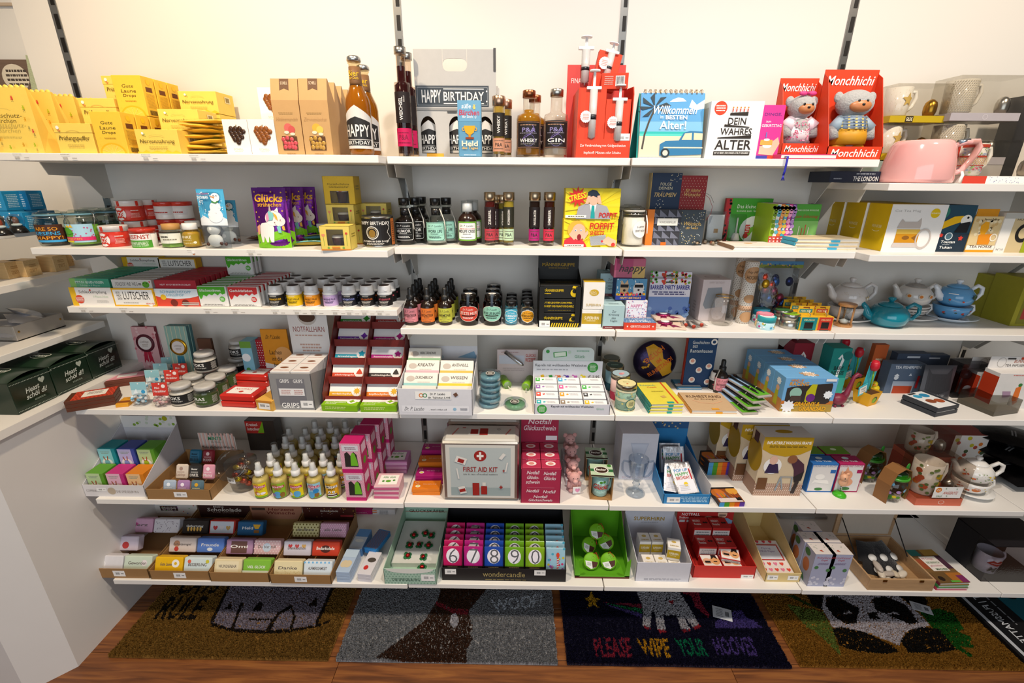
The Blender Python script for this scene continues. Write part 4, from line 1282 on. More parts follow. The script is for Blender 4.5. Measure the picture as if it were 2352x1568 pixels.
  # cork jar and gold dragee jars
a=At(z,360,410,570,511,.05)
rr=a.w/2
o=aj('cork_jar',(a.x,a.yf+rr,z),(0,0,15))
MB().ab(sc_([(0,0),(1,0),(1,.66),(.8,.72),(.72,.76)],rr,.066),'#eef2ea:G',6,smooth=False).aa('glass',o)
MB().ab(sc_([(0,.03),(.93,.03),(.93,.6),(0,.6)],rr,.066),'#93b95a:k',6,smooth=False).aa('sugar_pearls',o)
MB().ab(sc_([(.7,.74),(.72,.76),(.72,.98),(0,1)],rr,.066),'#b98a4e:k',16).aa('cork',o)
ae(o,rr*.93,.013,.03,120,[('F',.3,.6,.4,.3,1,'#4a463c'),('F',.5,.35,.6,.2,1,'#8f8a76'),('R',.5,.98,1,.1,'#2c2a22')],'#ecebdc',off=.002)
tag(o,'six-sided jar of green sugar pearls with cork','jar')
for i,(px,yy)in enumerate(((433,None),(452,-.2))):
 if i==0:
  a=At(z,411,456,570,508,.05)
  xx,yy,rr=a.x,a.yf+.023,.0225
 else:
  xx=XX(px,yy,z)
 ai('dragee_jar',('small jar of golden dragees with white cap, nearer one','small jar of golden dragees behind its twin')[i],'jar',(xx,yy,z),(sc_([(0,0),(.95,0),(1,.03),(1,.64),(.9,.72),(.8,.76)],rr,.067),'#f0efe4:G'),(sc_([(0,.04),(.93,.05),(.94,.6),(.6,.68),(0,.7)],rr,.067),'#c29a30:k'),(sc_([(.82,.75),(.84,.76),(.84,.985),(.8,1),(0,1)],rr,.067),'#f0eee8:g'),[(rr,.008,.03,150,[('T','DANKE',.4,.76,.6,.24,'#f6eed2'),('T','spezial',.4,.45,.56,.16,'#e8dcae',0,0),('T','dragees',.45,.2,.6,.16,'#e8dcae',0,0),('C',.82,.25,.14,'#efe6c8',.8)],'#a88a25')],'golden dragee jars')
 # snowman bags
SNOW=[('R',.5,.72,1,.56,'#4fb0db'),('P',[(0,.42),(0,.5),(.2,.56),(.45,.5),(.8,.58),(1,.5),(1,.42)],'#eef1f3'),('R',.5,.42,1,.05,'#e9edf0'),('C',.7,.86,.075,'#f2f3f2'),('C',.68,.7,.09,'#f0f2f2'),('C',.66,.56,.12,'#eff1f1'),('P',[(.68,.87),(.48,.89),(.68,.845)],'#e3862c'),('C',.66,.89,.008,'#222222'),('C',.76,.89,.008,'#222222'),('L',[(.58,.79),(.72,.77),(.8,.8)],.02,'#3d8a3a'),('T','BUILD YOUR OWN',.26,.92,.44,.03,'#c24a78'),('T','SNOWMAN',.26,.86,.44,.055,'#eaf6fb'),('T','KIT',.2,.79,.16,.045,'#eaf6fb'),('D',.02,.55,.98,.98,30,.008,'#f1f7fa')]
def snowbag(ak,px0,px1,yb,yt,full=True,y=None):
 a=At(z,px0,px1,yb,yt,.03,y)
 o=am('snowman_kit',ak,'bag',a.w,a.h,.03,'#e6eaec:f',SNOW if full else SNOW[:8],(a.x,a.yf+.016,z),0,-4,'snowman kits')
 mb=MB()
 mb.ball(-.004,-.002,.022,.021,.012,.018,'#f2efe8:k',14,10).ball(-.005,-.002,.052,.018,.011,.016,'#f2efe8:k',14,10)
 mb.aa('marshmallows',o)
 MB().ball(-.024,-.006,.012,.005,.004,.005,'#5a2f1a:k',8,6).ball(.015,-.008,.014,.005,.004,.005,'#5a2f1a:k',8,6).ball(.024,-.003,.012,.005,.004,.005,'#5a2f1a:k',8,6).aa('chocolate_drops',o)
 return o
snowbag('blue and clear snowman kit bag with marshmallows, nearer one',464,526,572,434)
snowbag('blue and clear snowman kit bag half hidden behind the nearer one',505,548,0,460,True,-.215)
# purple unicorn sweets
def unicorn_ops():
 return[('R',.5,.5,1,1,'#7a2391'),('R',.5,.9,1,.2,'#5d1b7a'),('P',[(0,0),(1,0),(1,.24),(.8,.3),(.5,.26),(.2,.3),(0,.26)],'#7cc21c'),('T','Glücks',.5,.83,.84,.13,'#e5a928',.1,2),('T','strähnchen',.52,.725,.7,.07,'#d99a26',.1,1),('P',[(.2,.1),(.26,.1),(.3,.2),(.36,.1),(.42,.1),(.44,.2),(.5,.1),(.58,.1),(.62,.34),(.55,.44),(.25,.42),(.14,.36)],'#efe6e2'),('C',.62,.5,.14,'#f3ebe6',.9),('C',.78,.45,.085,'#f3e3dd'),('P',[(.5,.6),(.53,.74),(.58,.61)],'#b9a7a2'),('P',[(.66,.62),(.76,.68),(.78,.6)],'#efe6e2'),('P',[(.4,.55),(.5,.62),(.66,.58),(.6,.47),(.48,.46)],'#7fc4c0'),('P',[(.4,.55),(.48,.6),(.5,.48),(.42,.44)],'#e58fb0'),('P',[(.62,.6),(.72,.55),(.75,.46),(.68,.5)],'#ecb03c'),('P',[(.08,.36),(.18,.4),(.16,.24),(.08,.22)],'#e5a07a'),('P',[(.7,.36),(.8,.38),(.82,.26),(.74,.26)],'#7fc4c0'),('P',[(.84,.36),(.9,.38),(.92,.3),(.86,.3)],'#ecb03c'),('C',.82,.47,.009,'#8a6a66'),('C',.66,.43,.009,'#8a6a66')]+[('S',sx,sy,.035,'#e5b43a')for sx,sy in((.12,.93),(.9,.92),(.12,.6),(.2,.52),(.9,.62),(.62,.93),(.14,.45))]
a=At(z,589,661,571,431,.05)
uo=am('unicorn_sweets','purple unicorn sweets pouch, front one of its row','bag',a.w*1.03,a.h,.045,'#6a2183:o',unicorn_ops(),(a.x,a.yf+.024,z),4,-3,'purple unicorn pouches')
for i,(px,yy)in enumerate(((646,-.22),(674,-.16),(702,-.1))):
 dup(uo,(XX(px,yy,z),yy,z),'purple unicorn sweets pouch, %s of its row from the front'%ORD[i+1],(-4,0,4+i*3))
 # loose flat packets
def an(name,ak,loc,w_,l_,t_,m,rot,ops=None,al=None):
 mb=MB()
 mb.sheet(lambda u,v:Vector(((u-.5)*w_,(v-.5)*l_,t_/2+t_/2*(sin(pi*u)*sin(pi*v))**.5)),8,8,m)
 mb.sheet(lambda u,v:Vector(((.5-u)*w_,(v-.5)*l_,t_/2-t_/2*(sin(pi*u)*sin(pi*v))**.5)),8,8,m)
 o=mb.aa(name)
 if ops:
  art(o,'printed_top',w_*.86,l_*.86,ops,lambda u,v,e:Vector((u-w_*.43,v-l_*.43,t_/2+t_/2*max(0,sin(pi*(u/w_+.07))*sin(pi*(v/l_+.07)))**.5+e)),step=w_/8,e0=.0015)
 put(o,loc,rot)
 return tag(o,ak,'packet',al)
p=S(z,585,553)
an('nut_packet','small clear packet of brown nuts lying beside the purple pouches',(p.x+.005,p.y+.03,z+.001),.075,.05,.012,'#8a5a3a:o',(0,0,10),[('D',.05,.05,.95,.95,40,.06,['#8a4f2a','#c9b8a4','#6a3a1c'])])
for i,(px,py,c,lab)in enumerate(((703,566,'#e6cf62','flat yellow sweets packet under the blue one'),(722,560,'#57b8cf','flat blue and yellow sweets packet on the yellow one'),(735,548,'#9fb87a','flat clear sweets packet with red sweets on top of the pile'))):
 p=S(z,px,py)
 an('sweets_packet',lab,(p.x,p.y+.03,z+.001+.012*i),.085,.06,.011,c+':o',(0,0,20+12*i),[('R',.5,.35,1,.25,('#7fd0dd','#ecd76a','#7fae3c')[i]),('D',.1,.5,.9,.95,14,.07,('#f0e9a0','#dfe8ea','#c23a30')[i])],'flat sweets packets')
 # little cake boxes
def az(ak,a,loc,rot=0,top=False):
 w_,h_,d_=a.w,a.h,a.d
 Y='#e6cd62:k' if not top else '#dcb62f:k'
 o=aj('cake_box',loc,(0,0,rot))
 t=.0012
 x0,x1,z0,z1=(-w_*.28,w_*.28,h_*.2,h_*.86)if not top else(-w_*.3,w_*.3,h_*.03,h_*.48)
 mb=MB()
 mb.box(0,0,0,w_,d_,t,Y).box(0,0,h_-t,w_,d_,t,Y).box(0,d_/2-t/2,0,w_,t,h_,Y)
 for s in(-1,1):
  mb.box(s*(w_/2-t/2),0,0,t,d_,h_,Y)
 mb.box((x0-w_/2)/2,-d_/2+t/2,0,x0+w_/2,t,h_,Y).box((x1+w_/2)/2,-d_/2+t/2,0,w_/2-x1,t,h_,Y)
 mb.box(0,-d_/2+t/2,0,x1-x0,t,z0,Y).box(0,-d_/2+t/2,z1,x1-x0,t,h_-z1,Y)
 mb.aa('card_shell',o)
 MB().add([(x0,-d_/2+.0006,z0),(x1,-d_/2+.0006,z0),(x1,-d_/2+.0006,z1),(x0,-d_/2+.0006,z1)],[(0,1,2,3)],'#f0f0f0:f').aa('film_window',o)
 r=min(w_,d_)*.27
 MB().ab([(r*.8,0),(r*1.0,h_*.42),(r*.8,h_*.5),(r*.2,h_*.47),(0,h_*.42)],'#4a2817:k',14,0,-.004,z0*.3+t).aa('bundt_cake',o)
 MB().ab([(r*.95,h_*.36),(r*1.02,h_*.44),(r*.8,h_*.52),(r*.15,h_*.48)],'#efe6d2:g',14,0,-.004,z0*.3+t).aa('icing',o)
 if top:
  MB().ball(0,-.016,z0*.3+h_*.5,.008,.006,.008,'#c22b2b:g',8,6).aa('red_bow',o)
  art(o,'printed_front',w_,h_,[('T','Herzallerliebste',.5,.72,.7,.07,INK,.15,0),('T','Glückwünsche!',.5,.62,.62,.07,INK,.15,0),('D',.03,.5,.97,.97,26,.008,'#c9a024')],flat((-w_/2,-d_/2,0),(1,0,0),(0,0,1)))
 else:
  art(o,'printed_front',w_,h_,[('R',.5,.03,1,.06,'#dd8a34'),('H',.11,.62,.14,'#e58f6a'),('L',[(.11,.55),(.12,.2)],.012,'#7fa84a'),('C',.88,.7,.05,'#cf4438'),('L',[(.88,.66),(.88,.2)],.012,'#7fa84a'),('C',.25,.12,.045,'#86b04a'),('C',.75,.12,.045,'#86b04a'),('R',.5,.12,.26,.08,'#dd8a34')],flat((-w_/2,-d_/2,0),(1,0,0),(0,0,1)))
 art(o,'printed_side',d_,h_,[('F',.5,.6,.6,.2,2,'#a5913c')],flat((w_/2,-d_/2,0),(0,1,0),(0,0,1)))
 return tag(o,ak,'box','yellow bundt cake boxes')
a=At(z,738,805,575,519,.065)
az('yellow bundt cake box at the front with daisy border',a,a.loc,4)
x0=XX(800,-.17,z)
k_=At(z,770,832,0,0,.066,y=-.2)
k_.h=.058
az('yellow bundt cake box at the bottom of the rear stack',k_,(x0+.008,-.15,z),2)
az('yellow bundt cake box in the middle of the rear stack',k_,(x0-.004,-.165,z+.0585),2)
az('yellow bundt cake box beside the rear stack, half hidden',k_,(x0+.07,-.085,z+.0585),2)
az('yellow bundt cake box under the half hidden one',k_,(x0+.07,-.085,z),2)
k2=At(z,778,846,0,0,.06,y=-.2)
k2.h=.078
az('tall mustard cake box with red bow window topping the rear stack',k2,(x0-.002,-.165,z+.117),2,True)
for i in range(4):
 ag('foil_bowl','white pleated paper cup stacked behind the cake boxes, %s from the bottom'%('first','second','third','fourth')[i],'paper cup',.05,.04,.012,'#d8d6d2',None,(XX(757,-.1,z)-.004*i,-.09,z+.0005+.0135*i),(0,0,20),'stacked paper cups')
 # black birthday can
a=At(z,826,898,569,497,.07)
r=a.w/2
o=aj('birthday_can',(a.x,a.yf+r,z))
hh=a.h
MB().ab([(0,.001),(r*.97,0),(r,.003),(r*.98,.005),(r*.98,hh-.005),(r,hh-.003),(r*.98,hh),(r*.94,hh-.003),(0,hh-.003)],'#a8a6a2:m',28).aa('tin_body',o)
ae(o,r*.98,.006,hh-.013,240,[('R',.5,.5,1,1,'#1d1b1c'),('T','HAPPY BIRTHDAY',.5,.84,.52,.13,'#eeeae4'),('C',.47,.48,.25,'#d8d4cd',1,.86),('C',.47,.48,.19,'#bfae8a',1,.9),('C',.47,.46,.13,'#8a6a2a',1.1),('T','KUCHEN IN DER DOSE',.5,.16,.42,.07,'#eeeae4'),('F',.5,.06,.3,.07,2,'#c9c5be'),('R',.83,.5,.1,1,'#b0632c'),('F',.83,.5,.07,.8,10,'#7a3f18'),('L',[(.68,.9),(.74,.7),(.7,.5),(.75,.3),(.68,.1)],.02,'#d8d4cd'),('L',[(.26,.9),(.2,.7),(.25,.5),(.2,.3),(.26,.1)],.02,'#d8d4cd')])
tag(o,'black birthday cake can with ornate white print','can')
# ---- second shelf, next bay: apothecary bottles
def av(ak,px,y,h,r,liqc,ltop,lops,lbase,fill=.52,tagc='#d8d2c6'):
 x=XX(px,y,z)
 o=ai('apothecary_bottle',ak,'bottle',(x,y,z),(sc_([(0,0),(.96,0),(1,.015),(1,.5),(.92,.555),(.5,.6),(.42,.63),(.42,.8),(.55,.82),(.55,.85),(.42,.86)],r,h),'#eef1ee:G'),(sc_([(0,.05),(.92,.05),(.95,.08),(.95,min(fill,.49))]+([(.86,.545),(.4,.6),(.35,.78)]if fill>.5 else[]),r,h),liqc+':L'),(sc_([(.4,.84),(.5,.85),(.52,.99),(.5,1),(0,1)],r,h),'#1c1b1b:g'),[(r,h*.1,h*.4,120,lops,lbase)],'apothecary spirit bottles',22)
 MB().ab(sc_([(.435,.64),(.435,.79)],r,h),'#211f1f:g',16).aa('neck_sleeve',o)
 MB().tube([(r*.45,-.01,h*.78),(r*.9,-r*.75,h*.55),(r*1.05,-r*.95,h*.35)],.0016,tagc+':k',5).aa('hang_tag',o)
 return o
def lac(word,ink,frame,sub='BALANCE'):
 return[('P',[(.08,.02),(.92,.02),(.98,.1),(.98,.9),(.92,.98),(.08,.98),(.02,.9),(.02,.1)],frame),('P',[(.1,.045),(.9,.045),(.955,.11),(.955,.89),(.9,.955),(.1,.955),(.045,.89),(.045,.11)],'BASE'),('T','Dr. P. Lacebo',.5,.8,.64,.11,ink,.3,0),('R',.5,.66,.76,.008,ink),('T',word,.5,.52,.66,.16,ink),('F',.5,.38,.4,.05,1,ink),('R',.5,.31,.76,.008,ink),('F',.5,.2,.6,.12,2,ink)]
def lb(word,ink,frame,base):
 return[tuple(base if q=='BASE' else q for q in op)for op in lac(word,ink,frame)]
h=.135
yy=S(z,931,563).y+.031
for i,(px,y)in enumerate(((934,yy),(958,-.125),(972,-.06))):
 av('round black apothecary bottle, %s of three'%('nearest','middle','hindmost')[i],px,y,h,.031,'#1f0f0c',0,lb('HUMOR','#e6e3de','#e6e3de','#171616'),'#171616',.6)
for i,(px,y)in enumerate(((1004,yy),(1028,-.115))):
 av('round clear apothecary bottle with mint label, %s'%('nearer one','half hidden behind its twin')[i],px,y,h,.031,'#dfe3dd',0,lb('WORK LIFE','#26302e','#2f3d39','#9fd6c4'),'#9fd6c4',.36)
a=At(z,1052,1098,564,457,.05)
for i,(px,y)in enumerate(((1075,yy-.003),(1087,-.11))):
 x=XX(px,y,z)
 r,h=.0275,.13
 o=ai('syrup_bottle',('brown syrup bottle with lime green label and measuring cap, nearer','brown syrup bottle half hidden behind its twin')[i],'bottle',(x,y,z),(sc_([(0,0),(.96,0),(1,.015),(1,.57),(.9,.63),(.6,.7),(.5,.72),(.5,.78)],r,h),'#2a1710:g'),None,(sc_([(.5,.75),(.56,.76),(.56,.93),(0,.94)],r,h),'#efeeec:g'),[(r,h*.11,h*.43,150,[('P',[(.12,.06),(.88,.06),(.93,.14),(.93,.86),(.88,.94),(.12,.94),(.07,.86),(.07,.14)],'#26332a'),('P',[(.13,.075),(.87,.075),(.915,.15),(.915,.85),(.87,.925),(.13,.925),(.085,.85),(.085,.15)],'#eef0ec'),('T','Dr. P. Lacebo',.5,.78,.56,.11,'#333333',.3,0),('F',.5,.63,.7,.06,1,'#c2453a'),('T','MIDLIFE CRISIS',.5,.5,.74,.15,'#222222'),('F',.5,.36,.4,.05,1,'#444444'),('F',.5,.18,.5,.05,1,'#666666')],'#79bb3f')],'brown syrup bottles')
 MB().ab(sc_([(.66,.73),(.66,.99),(0,1)],r,h),'#eceff0:f',18).aa('measuring_cup',o)
yt_=S(z,1130,564).y+.017
tube('slim liqueur tube, dark red with berry label, first of the pair by the syrup',1126,yt_,z,441,'#c9b394','#5a0d10','#2a1d1f','#b23a48','ZIRBERL',al='slim liqueur tubes')
tube('slim dark red liqueur tube hidden behind the first',1137,-.15,z,447,'#c9b394','#5a0d10','#2a1d1f','#b23a48','ZIRBERL',al='slim liqueur tubes')
tube('slim pale green liqueur tube with mint label',1168,yt_,z,441,'#c9b394','#b7a83c','#2a2a20','#b7d3b0','KÜRBISKERN',al='slim liqueur tubes')
tube('slim pale green liqueur tube half hidden behind its twin',1155,-.15,z,447,'#c9b394','#b7a83c','#2a2a20','#b7d3b0','KÜRBISKERN',al='slim liqueur tubes')
tube('slim near-black liqueur tube with magenta label',1226,yt_,z,441,'#c9b394','#1d0a0a','#1c1516','#a8206e','NUSSLIKÖR',al='slim liqueur tubes')
tube('slim dark red liqueur tube with raspberry label next to the yellow boxes',1259,yt_,z,441,'#c9b394','#3a0b0c','#241617','#c8324e','HIMBEER',al='slim liqueur tubes')
# poppit boxes
def rays(cx,cy,c,n=26,r=1.3):
 return[('P',[(cx,cy),(max(0,min(1,cx+r*cos(2*pi*i/n))),max(0,min(1,cy+r*sin(2*pi*i/n)))),(max(0,min(1,cx+r*cos(2*pi*(i+.45)/n))),max(0,min(1,cy+r*sin(2*pi*(i+.45)/n))))],c)for i in range(n)]
a=At(z,1293,1415,567,503,.055)
SK='#f0b79c'
ops=rays(.55,.45,'#f0da2a')+[('P',[(.0,.0),(.02,.25),(.14,.38),(.34,.3),(.42,.1),(.44,0)],'#cf2f3c'),('C',.24,.62,.33,'#e0b23a'),('C',.28,.55,.24,SK,1.2),('P',[(.2,.25),(.1,.45),(.16,.62),(.24,.4)],SK),('P',[(.38,.25),(.46,.5),(.44,.6),(.34,.4)],SK),('C',.29,.36,.075,'#8a1c22',1.5),('C',.22,.6,.035,'#f5f3f0'),('C',.32,.6,.035,'#f5f3f0'),('C',.22,.6,.02,'#2f5fa0'),('C',.32,.6,.02,'#2f5fa0'),('T','POPPIT',.7,.76,.44,.24,'#c8281e',.1,2),('T','SHEETS',.62,.52,.26,.15,'#c8281e',.1,2),('P',[(.48,.38),(.78,.46),(.8,.1),(.52,.06)],'#a9adb2'),('N',.5,.08,.78,.4,14,8,.015,'#8d9298'),('P',[(.7,.2),(.82,.4),(.98,.25),(.98,.03),(.86,.06)],SK),('C',.72,.22,.04,'#cf3030'),('R',.2,.06,.36,.09,'#f4f2ea'),('F',.2,.06,.3,.06,1,'#6a6a5a'),('C',.93,.1,.07,'#d8342c')]
o=ac('anti_stress_box','yellow comic box with screaming blonde woman, lower of the pair','box',a,'#f2d81e',ops,al='yellow comic boxes')
hp=a.h
a=At(z,1294,1416,0,500,.055,y=a.yf)
ops=rays(.55,.4,'#f0da2a')+[('S',.22,.72,.7,'#d22a22',11,.55),('T','STRESS',.2,.72,.34,.2,'#f2d81e',.1,2,14),('P',[(.2,0),(.24,.4),(.36,.5),(.6,.5),(.76,.42),(.82,.2),(.84,0)],'#a7a8ae'),('P',[(.38,.5),(.44,.66),(.3,.3),(.22,.26)],'#a7a8ae'),('P',[(.44,.5),(.5,.44),(.57,.5),(.54,.2),(.48,.2)],'#f3f1ee'),('P',[(.48,.44),(.53,.44),(.55,.02),(.47,.02)],'#1fa0a0'),('C',.51,.64,.17,SK,1.1),('P',[(.4,.7),(.4,.88),(.48,.96),(.56,.93),(.62,.8),(.6,.68),(.5,.76)],'#1d2a3a'),('P',[(.36,.5),(.4,.76),(.45,.76),(.42,.5)],SK),('P',[(.66,.5),(.62,.78),(.57,.76),(.6,.5)],SK),('T','POPPIT',.79,.13,.33,.17,'#c8281e',.1,2),('R',.2,.08,.38,.09,'#f4f2ea'),('F',.2,.08,.32,.06,1,'#6a6a5a')]
o=ac('anti_stress_box','yellow comic box with man holding his head, upper of the pair','box',a,'#f2d81e',ops,al='yellow comic boxes',loc=(a.x,a.y,z+hp+.0008))
# ---- second shelf, bay with books
z=Z2
y=S(z,1450,568).y+.034
o=clip_jar('swing-top jar with white candle and round birthday tag',XX(1450,y,z),y,z,.0335,.118,(.72,'#eceae4:k'),None,'#f3f3ef',seal='#e9e6e0')
art(o,'round_tag',.05,.05,[('C',.5,.5,.5,'#f3f0ea'),('T','HAPPY',.5,.62,.5,.13,'#4a4640',0,0),('T','BIRTHDAY',.5,.4,.66,.13,'#4a4640',0,0)],lambda u,v,e:wrap(.0335,.05,.028,.5)(u,v,e),step=.006,e0=.002)
MB().tube([(.032,-.018,.092),(.036,-.022,.07),(.037,-.024,.04)],.0018,'#f0ede6:k',5).aa('ribbon',o)
clip_jar('swing-top jar half hidden behind the birthday jar',XX(1440,y+.09,z),y+.09,z,.0335,.118,(.7,'#d9d6cf:k'),None,'#f3f3ef',seal='#e9e6e0')
a=At(z,1480,1557,563,481,.016)
tri=[('R',.5,.5,1,1,'#34343b')]
for j in range(5):
 for i in range(4):
  tri.append(('P',[(.1+.25*i-(.12 if j%2 else 0),.2*j),(.35+.25*i-(.12 if j%2 else 0),.2*j),(.1+.25*i-(.12 if j%2 else 0),.2*j+.2)],'#6d7080'))
tri=[('P',[(max(0,min(1,p[0])),p[1])for p in t_[1]],t_[2])if t_[0]=='P' else t_ for t_ in tri]
tri+=[('R',.1,.5,.2,1,'#dd7a22'),('R',.6,.66,.6,.2,'#dcd8cc'),('R',.6,.66,.57,.17,'#efede4'),('T','WUNSCHERFÜLLER',.6,.66,.48,.07,'#4a4a44',0,0),('R',.54,.05,.16,.09,'#dd6a1a')]
yb=a.y
book('gift_book','notebook with grey triangle pattern and orange spine',a,'#3a3a40',tri,'#dd7a22')
a=At(z,1554,1611,0,482,.014,y=a.yf+.003)
book('gift_book','dark slate book with golden dots standing beside the triangle notebook',a,'#3a434b',[('D',.04,.04,.96,.96,70,.012,['#d9c58a','#cfd4d4']),('T','Wünsch',.5,.62,.68,.11,'#d2ac5a',.3,0),('T','dir was',.52,.5,.48,.07,'#d2ac5a',.3,0)],'#2f373e')
zz=z+.092
sup=At(z,1482,1612,0,482,.02,y=-.09)
ag('book_stack','upright grey carton that lifts the two rear books','box',sup.w,.03,.0915,'#8a8378',None,(sup.x,-.085,z))
a=At(zz,1488,1557,0,397,.028,y=-.1)
o=book('gift_book','navy foil-print book standing on the upper rear level',a,'#1f3350',[('T','FOLGE',.5,.73,.36,.07,'#d8cfae',0,0),('T','DEINEN',.5,.63,.44,.07,'#d8cfae',0,0),('T','TRÄUMEN',.5,.48,.72,.13,'#d9b878',.35,1),('D',.6,.78,.97,.98,14,.01,'#d8cfae'),('D',.2,.12,.5,.36,10,.012,'#e3dcc4'),('R',.02,.5,.02,1,'#c9a45c')],'#c9b58a',loc=(a.x,-.086,zz))
a=At(zz,1553,1615,0,403,.022,y=-.1)
o=book('gift_book','dark red dotted book with ribbons on the upper rear level',a,'#8d2326',[('N',.03,.03,.97,.97,9,13,.008,'#e6d6c2'),('T','für kleine',.52,.62,.54,.08,'#d9b46a',.3,0),('T','Wünsche',.5,.51,.62,.1,'#d9b46a',.3,0)],'#6a181c',loc=(a.x,-.088,zz))
mb=MB()
mb.tube([(a.w/2,-.008,a.h*.5),(a.w/2+.012,-.012,a.h*.42),(a.w/2+.022,-.02,a.h*.2),(a.w/2+.02,-.022,a.h*.02),(a.w/2+.008,-.02,-.02)],.003,'#b3262c:k',6,flat=.2)
mb.aa('red_ribbon',o)
MB().tube([(a.w/2,-.01,a.h*.55),(a.w/2+.014,-.016,a.h*.48),(a.w/2+.024,-.022,a.h*.3)],.003,'#7d7a78:k',6,flat=.2).aa('grey_ribbon',o)
for i,(px0,px1,yb_,yt_,nm)in enumerate(((1619,1665,556,486,'clear bag with white gift card beside the slate book'),(1669,1713,556,492,'clear bag with white candle holder before the green book'))):
 a=At(z,px0,px1,yb_,yt_,.03)
 o=am('clear_bag',nm,'bag',a.w,a.h,.028,'#e9edf0:f',None,(a.x,a.yf+.016,z),0,-3,'small clear bags')
 if i==0:
  MB().box(0,-.002,.004,a.w*.8,.004,a.h*.85,'#e6e4e0:k',.0005).aa('gift_card',o)
  art(o,'card_print',a.w*.8,a.h*.85,[('R',.55,.38,.26,.16,'#b98a4a'),('P',[(.05,.95),(.25,.95),(.16,.7),(.05,.6)],'#b5b6ba')],flat((-a.w*.4,-.0042,.004),(1,0,0),(0,0,1)))
 else:
  MB().ab([(.013,0),(.0135,.004),(.009,.022),(.006,.024),(0,.024)],'#ece6da:k',16,0,-.004,.004).aa('candle_holder',o)
  MB().ab([(.0025,0),(.0025,.045),(.0004,.05)],'#efe9dd:k',8,0,-.004,.028).aa('candle',o)
  # wrapped sweets on the shelf edge
for i in range(5):
 p=S(z,1588+i*17,561+(i%2)*3)
 mb=MB().ball(0,0,.0075,.019,.0085,.0075,'#d8cfc4:f',12,8)
 o=mb.aa('sweets_bag')
 MB().ball(-.005,0,.0065,.005,.005,.005,'#e9dccb:k',8,6).ball(.005,.001,.0065,.005,.005,.005,'#c98a7a:k',8,6).aa('sweets',o)
 MB().tube([(-.017,0,.008),(-.027,0,.012)],[.002,.006],'#8f8a84:o',6,flat=.4).aa('twisted_end',o)
 put(o,(p.x,p.y+.012,z+.0005),(0,0,20+25*i))
 tag(o,'little clear bag of wrapped sweets at the shelf edge, %s from the slate book'%('first','second','third','fourth','fifth')[i],'sweets','little sweets bags')
 # upright books
a=At(z,1660,1765,556,456,.012)
G=[('R',.5,.5,1,1,'#3f9a2a'),('R',.06,.5,.12,1,'#b32a2e'),('D',.01,.02,.11,.98,12,.03,'#22191a'),('C',.68,.28,.34,'#f0efe8',.95),('R',.9,.1,.2,.2,'#f0efe8'),('T','Das kleine Glück',.58,.82,.66,.09,'#eef3e4',0,0),('T','kommt zum Geburtstag',.58,.71,.66,.06,'#e6eed8',0,0),('P',[(.45,.1),(.55,.3),(.66,.36),(.68,.28),(.6,.14),(.5,.06)],'#7fb83a'),('L',[(.66,.36),(.74,.5),(.7,.62)],.03,'#1f1a1a'),('L',[(.7,.34),(.82,.46),(.84,.64)],.035,'#c22c2c'),('R',.54,.3,.1,.2,'#c8312e'),('N',.5,.22,.58,.38,3,4,.012,'#f3efe8'),('C',.52,.14,.06,'#c22c2c'),('F',.85,.2,.2,.06,2,'#9a9a90')]
book('gift_book','green birthday book with ladybird spine and white circle',a,'#3f9a2a',G,'#b32a2e',loc=(a.x,a.y+.018,z))
cs=['#9dc02c','#e9e6e0','#d9762c','#4aa5bd','#cf3d8d','#7a4a9c']
x0=XX(1768,-.15,z)
for i,c in enumerate(cs):
 w_=.0115
 o=MB().box(0,0,0,w_-.0008,.13,ZZ(471,x0,-.2)-z,c+':k',.0008).aa('slim_book')
 hh=ZZ(471,x0,-.2)-z
 art(o,'spine_print',w_-.001,hh,[('R',.5,.12,1,.24,'#c9352c'),('T','GROH',.5,.12,.2,.7,'#f3e9e4',0,1,90)if 0 else('F',.5,.12,.5,.2,3,'#f3e9e4'),('F',.5,.6,.6,.6,8,'#f4f2ea'),('D',.1,.3,.9,.95,8,.05,('#6a8a1c','#5aa5b8','#e8a05a','#e0c04a','#f0a0cc','#b08ac8')[i])],flat((-(w_-.001)/2,-.065,0),(1,0,0),(0,0,1)))
 put(o,(x0+i*w_,-.078,z),(0,0,0))
 tag(o,'slim upright gift book with %s spine beside the green birthday book'%('lime','white','orange','blue','pink','purple')[i],'book','row of slim gift books')
a=At(z,1812,1872,0,470,.012,y=-.15)
book('gift_book','green book with photographed birthday candles at the end of the row',a,'#4fa03c',[('R',.5,.3,1,.6,'#7fbf6a'),('T','WAS ICH DIR WÜNSCHE',.52,.86,.8,.05,'#e6f0da',0,0),('T','zum Geburtstag',.52,.7,.84,.1,'#b23a30',.35,0),('R',.3,.3,.03,.34,'#e8e4dc'),('R',.42,.28,.03,.3,'#c2453f'),('R',.54,.33,.03,.36,'#d9534a'),('R',.66,.3,.03,.3,'#e8e4dc'),('R',.5,.07,.9,.14,'#cfe0d2'),('C',.8,.2,.07,'#4f8fb0')],'#3a7f2e',loc=(a.x+.012,a.y+.03,z))
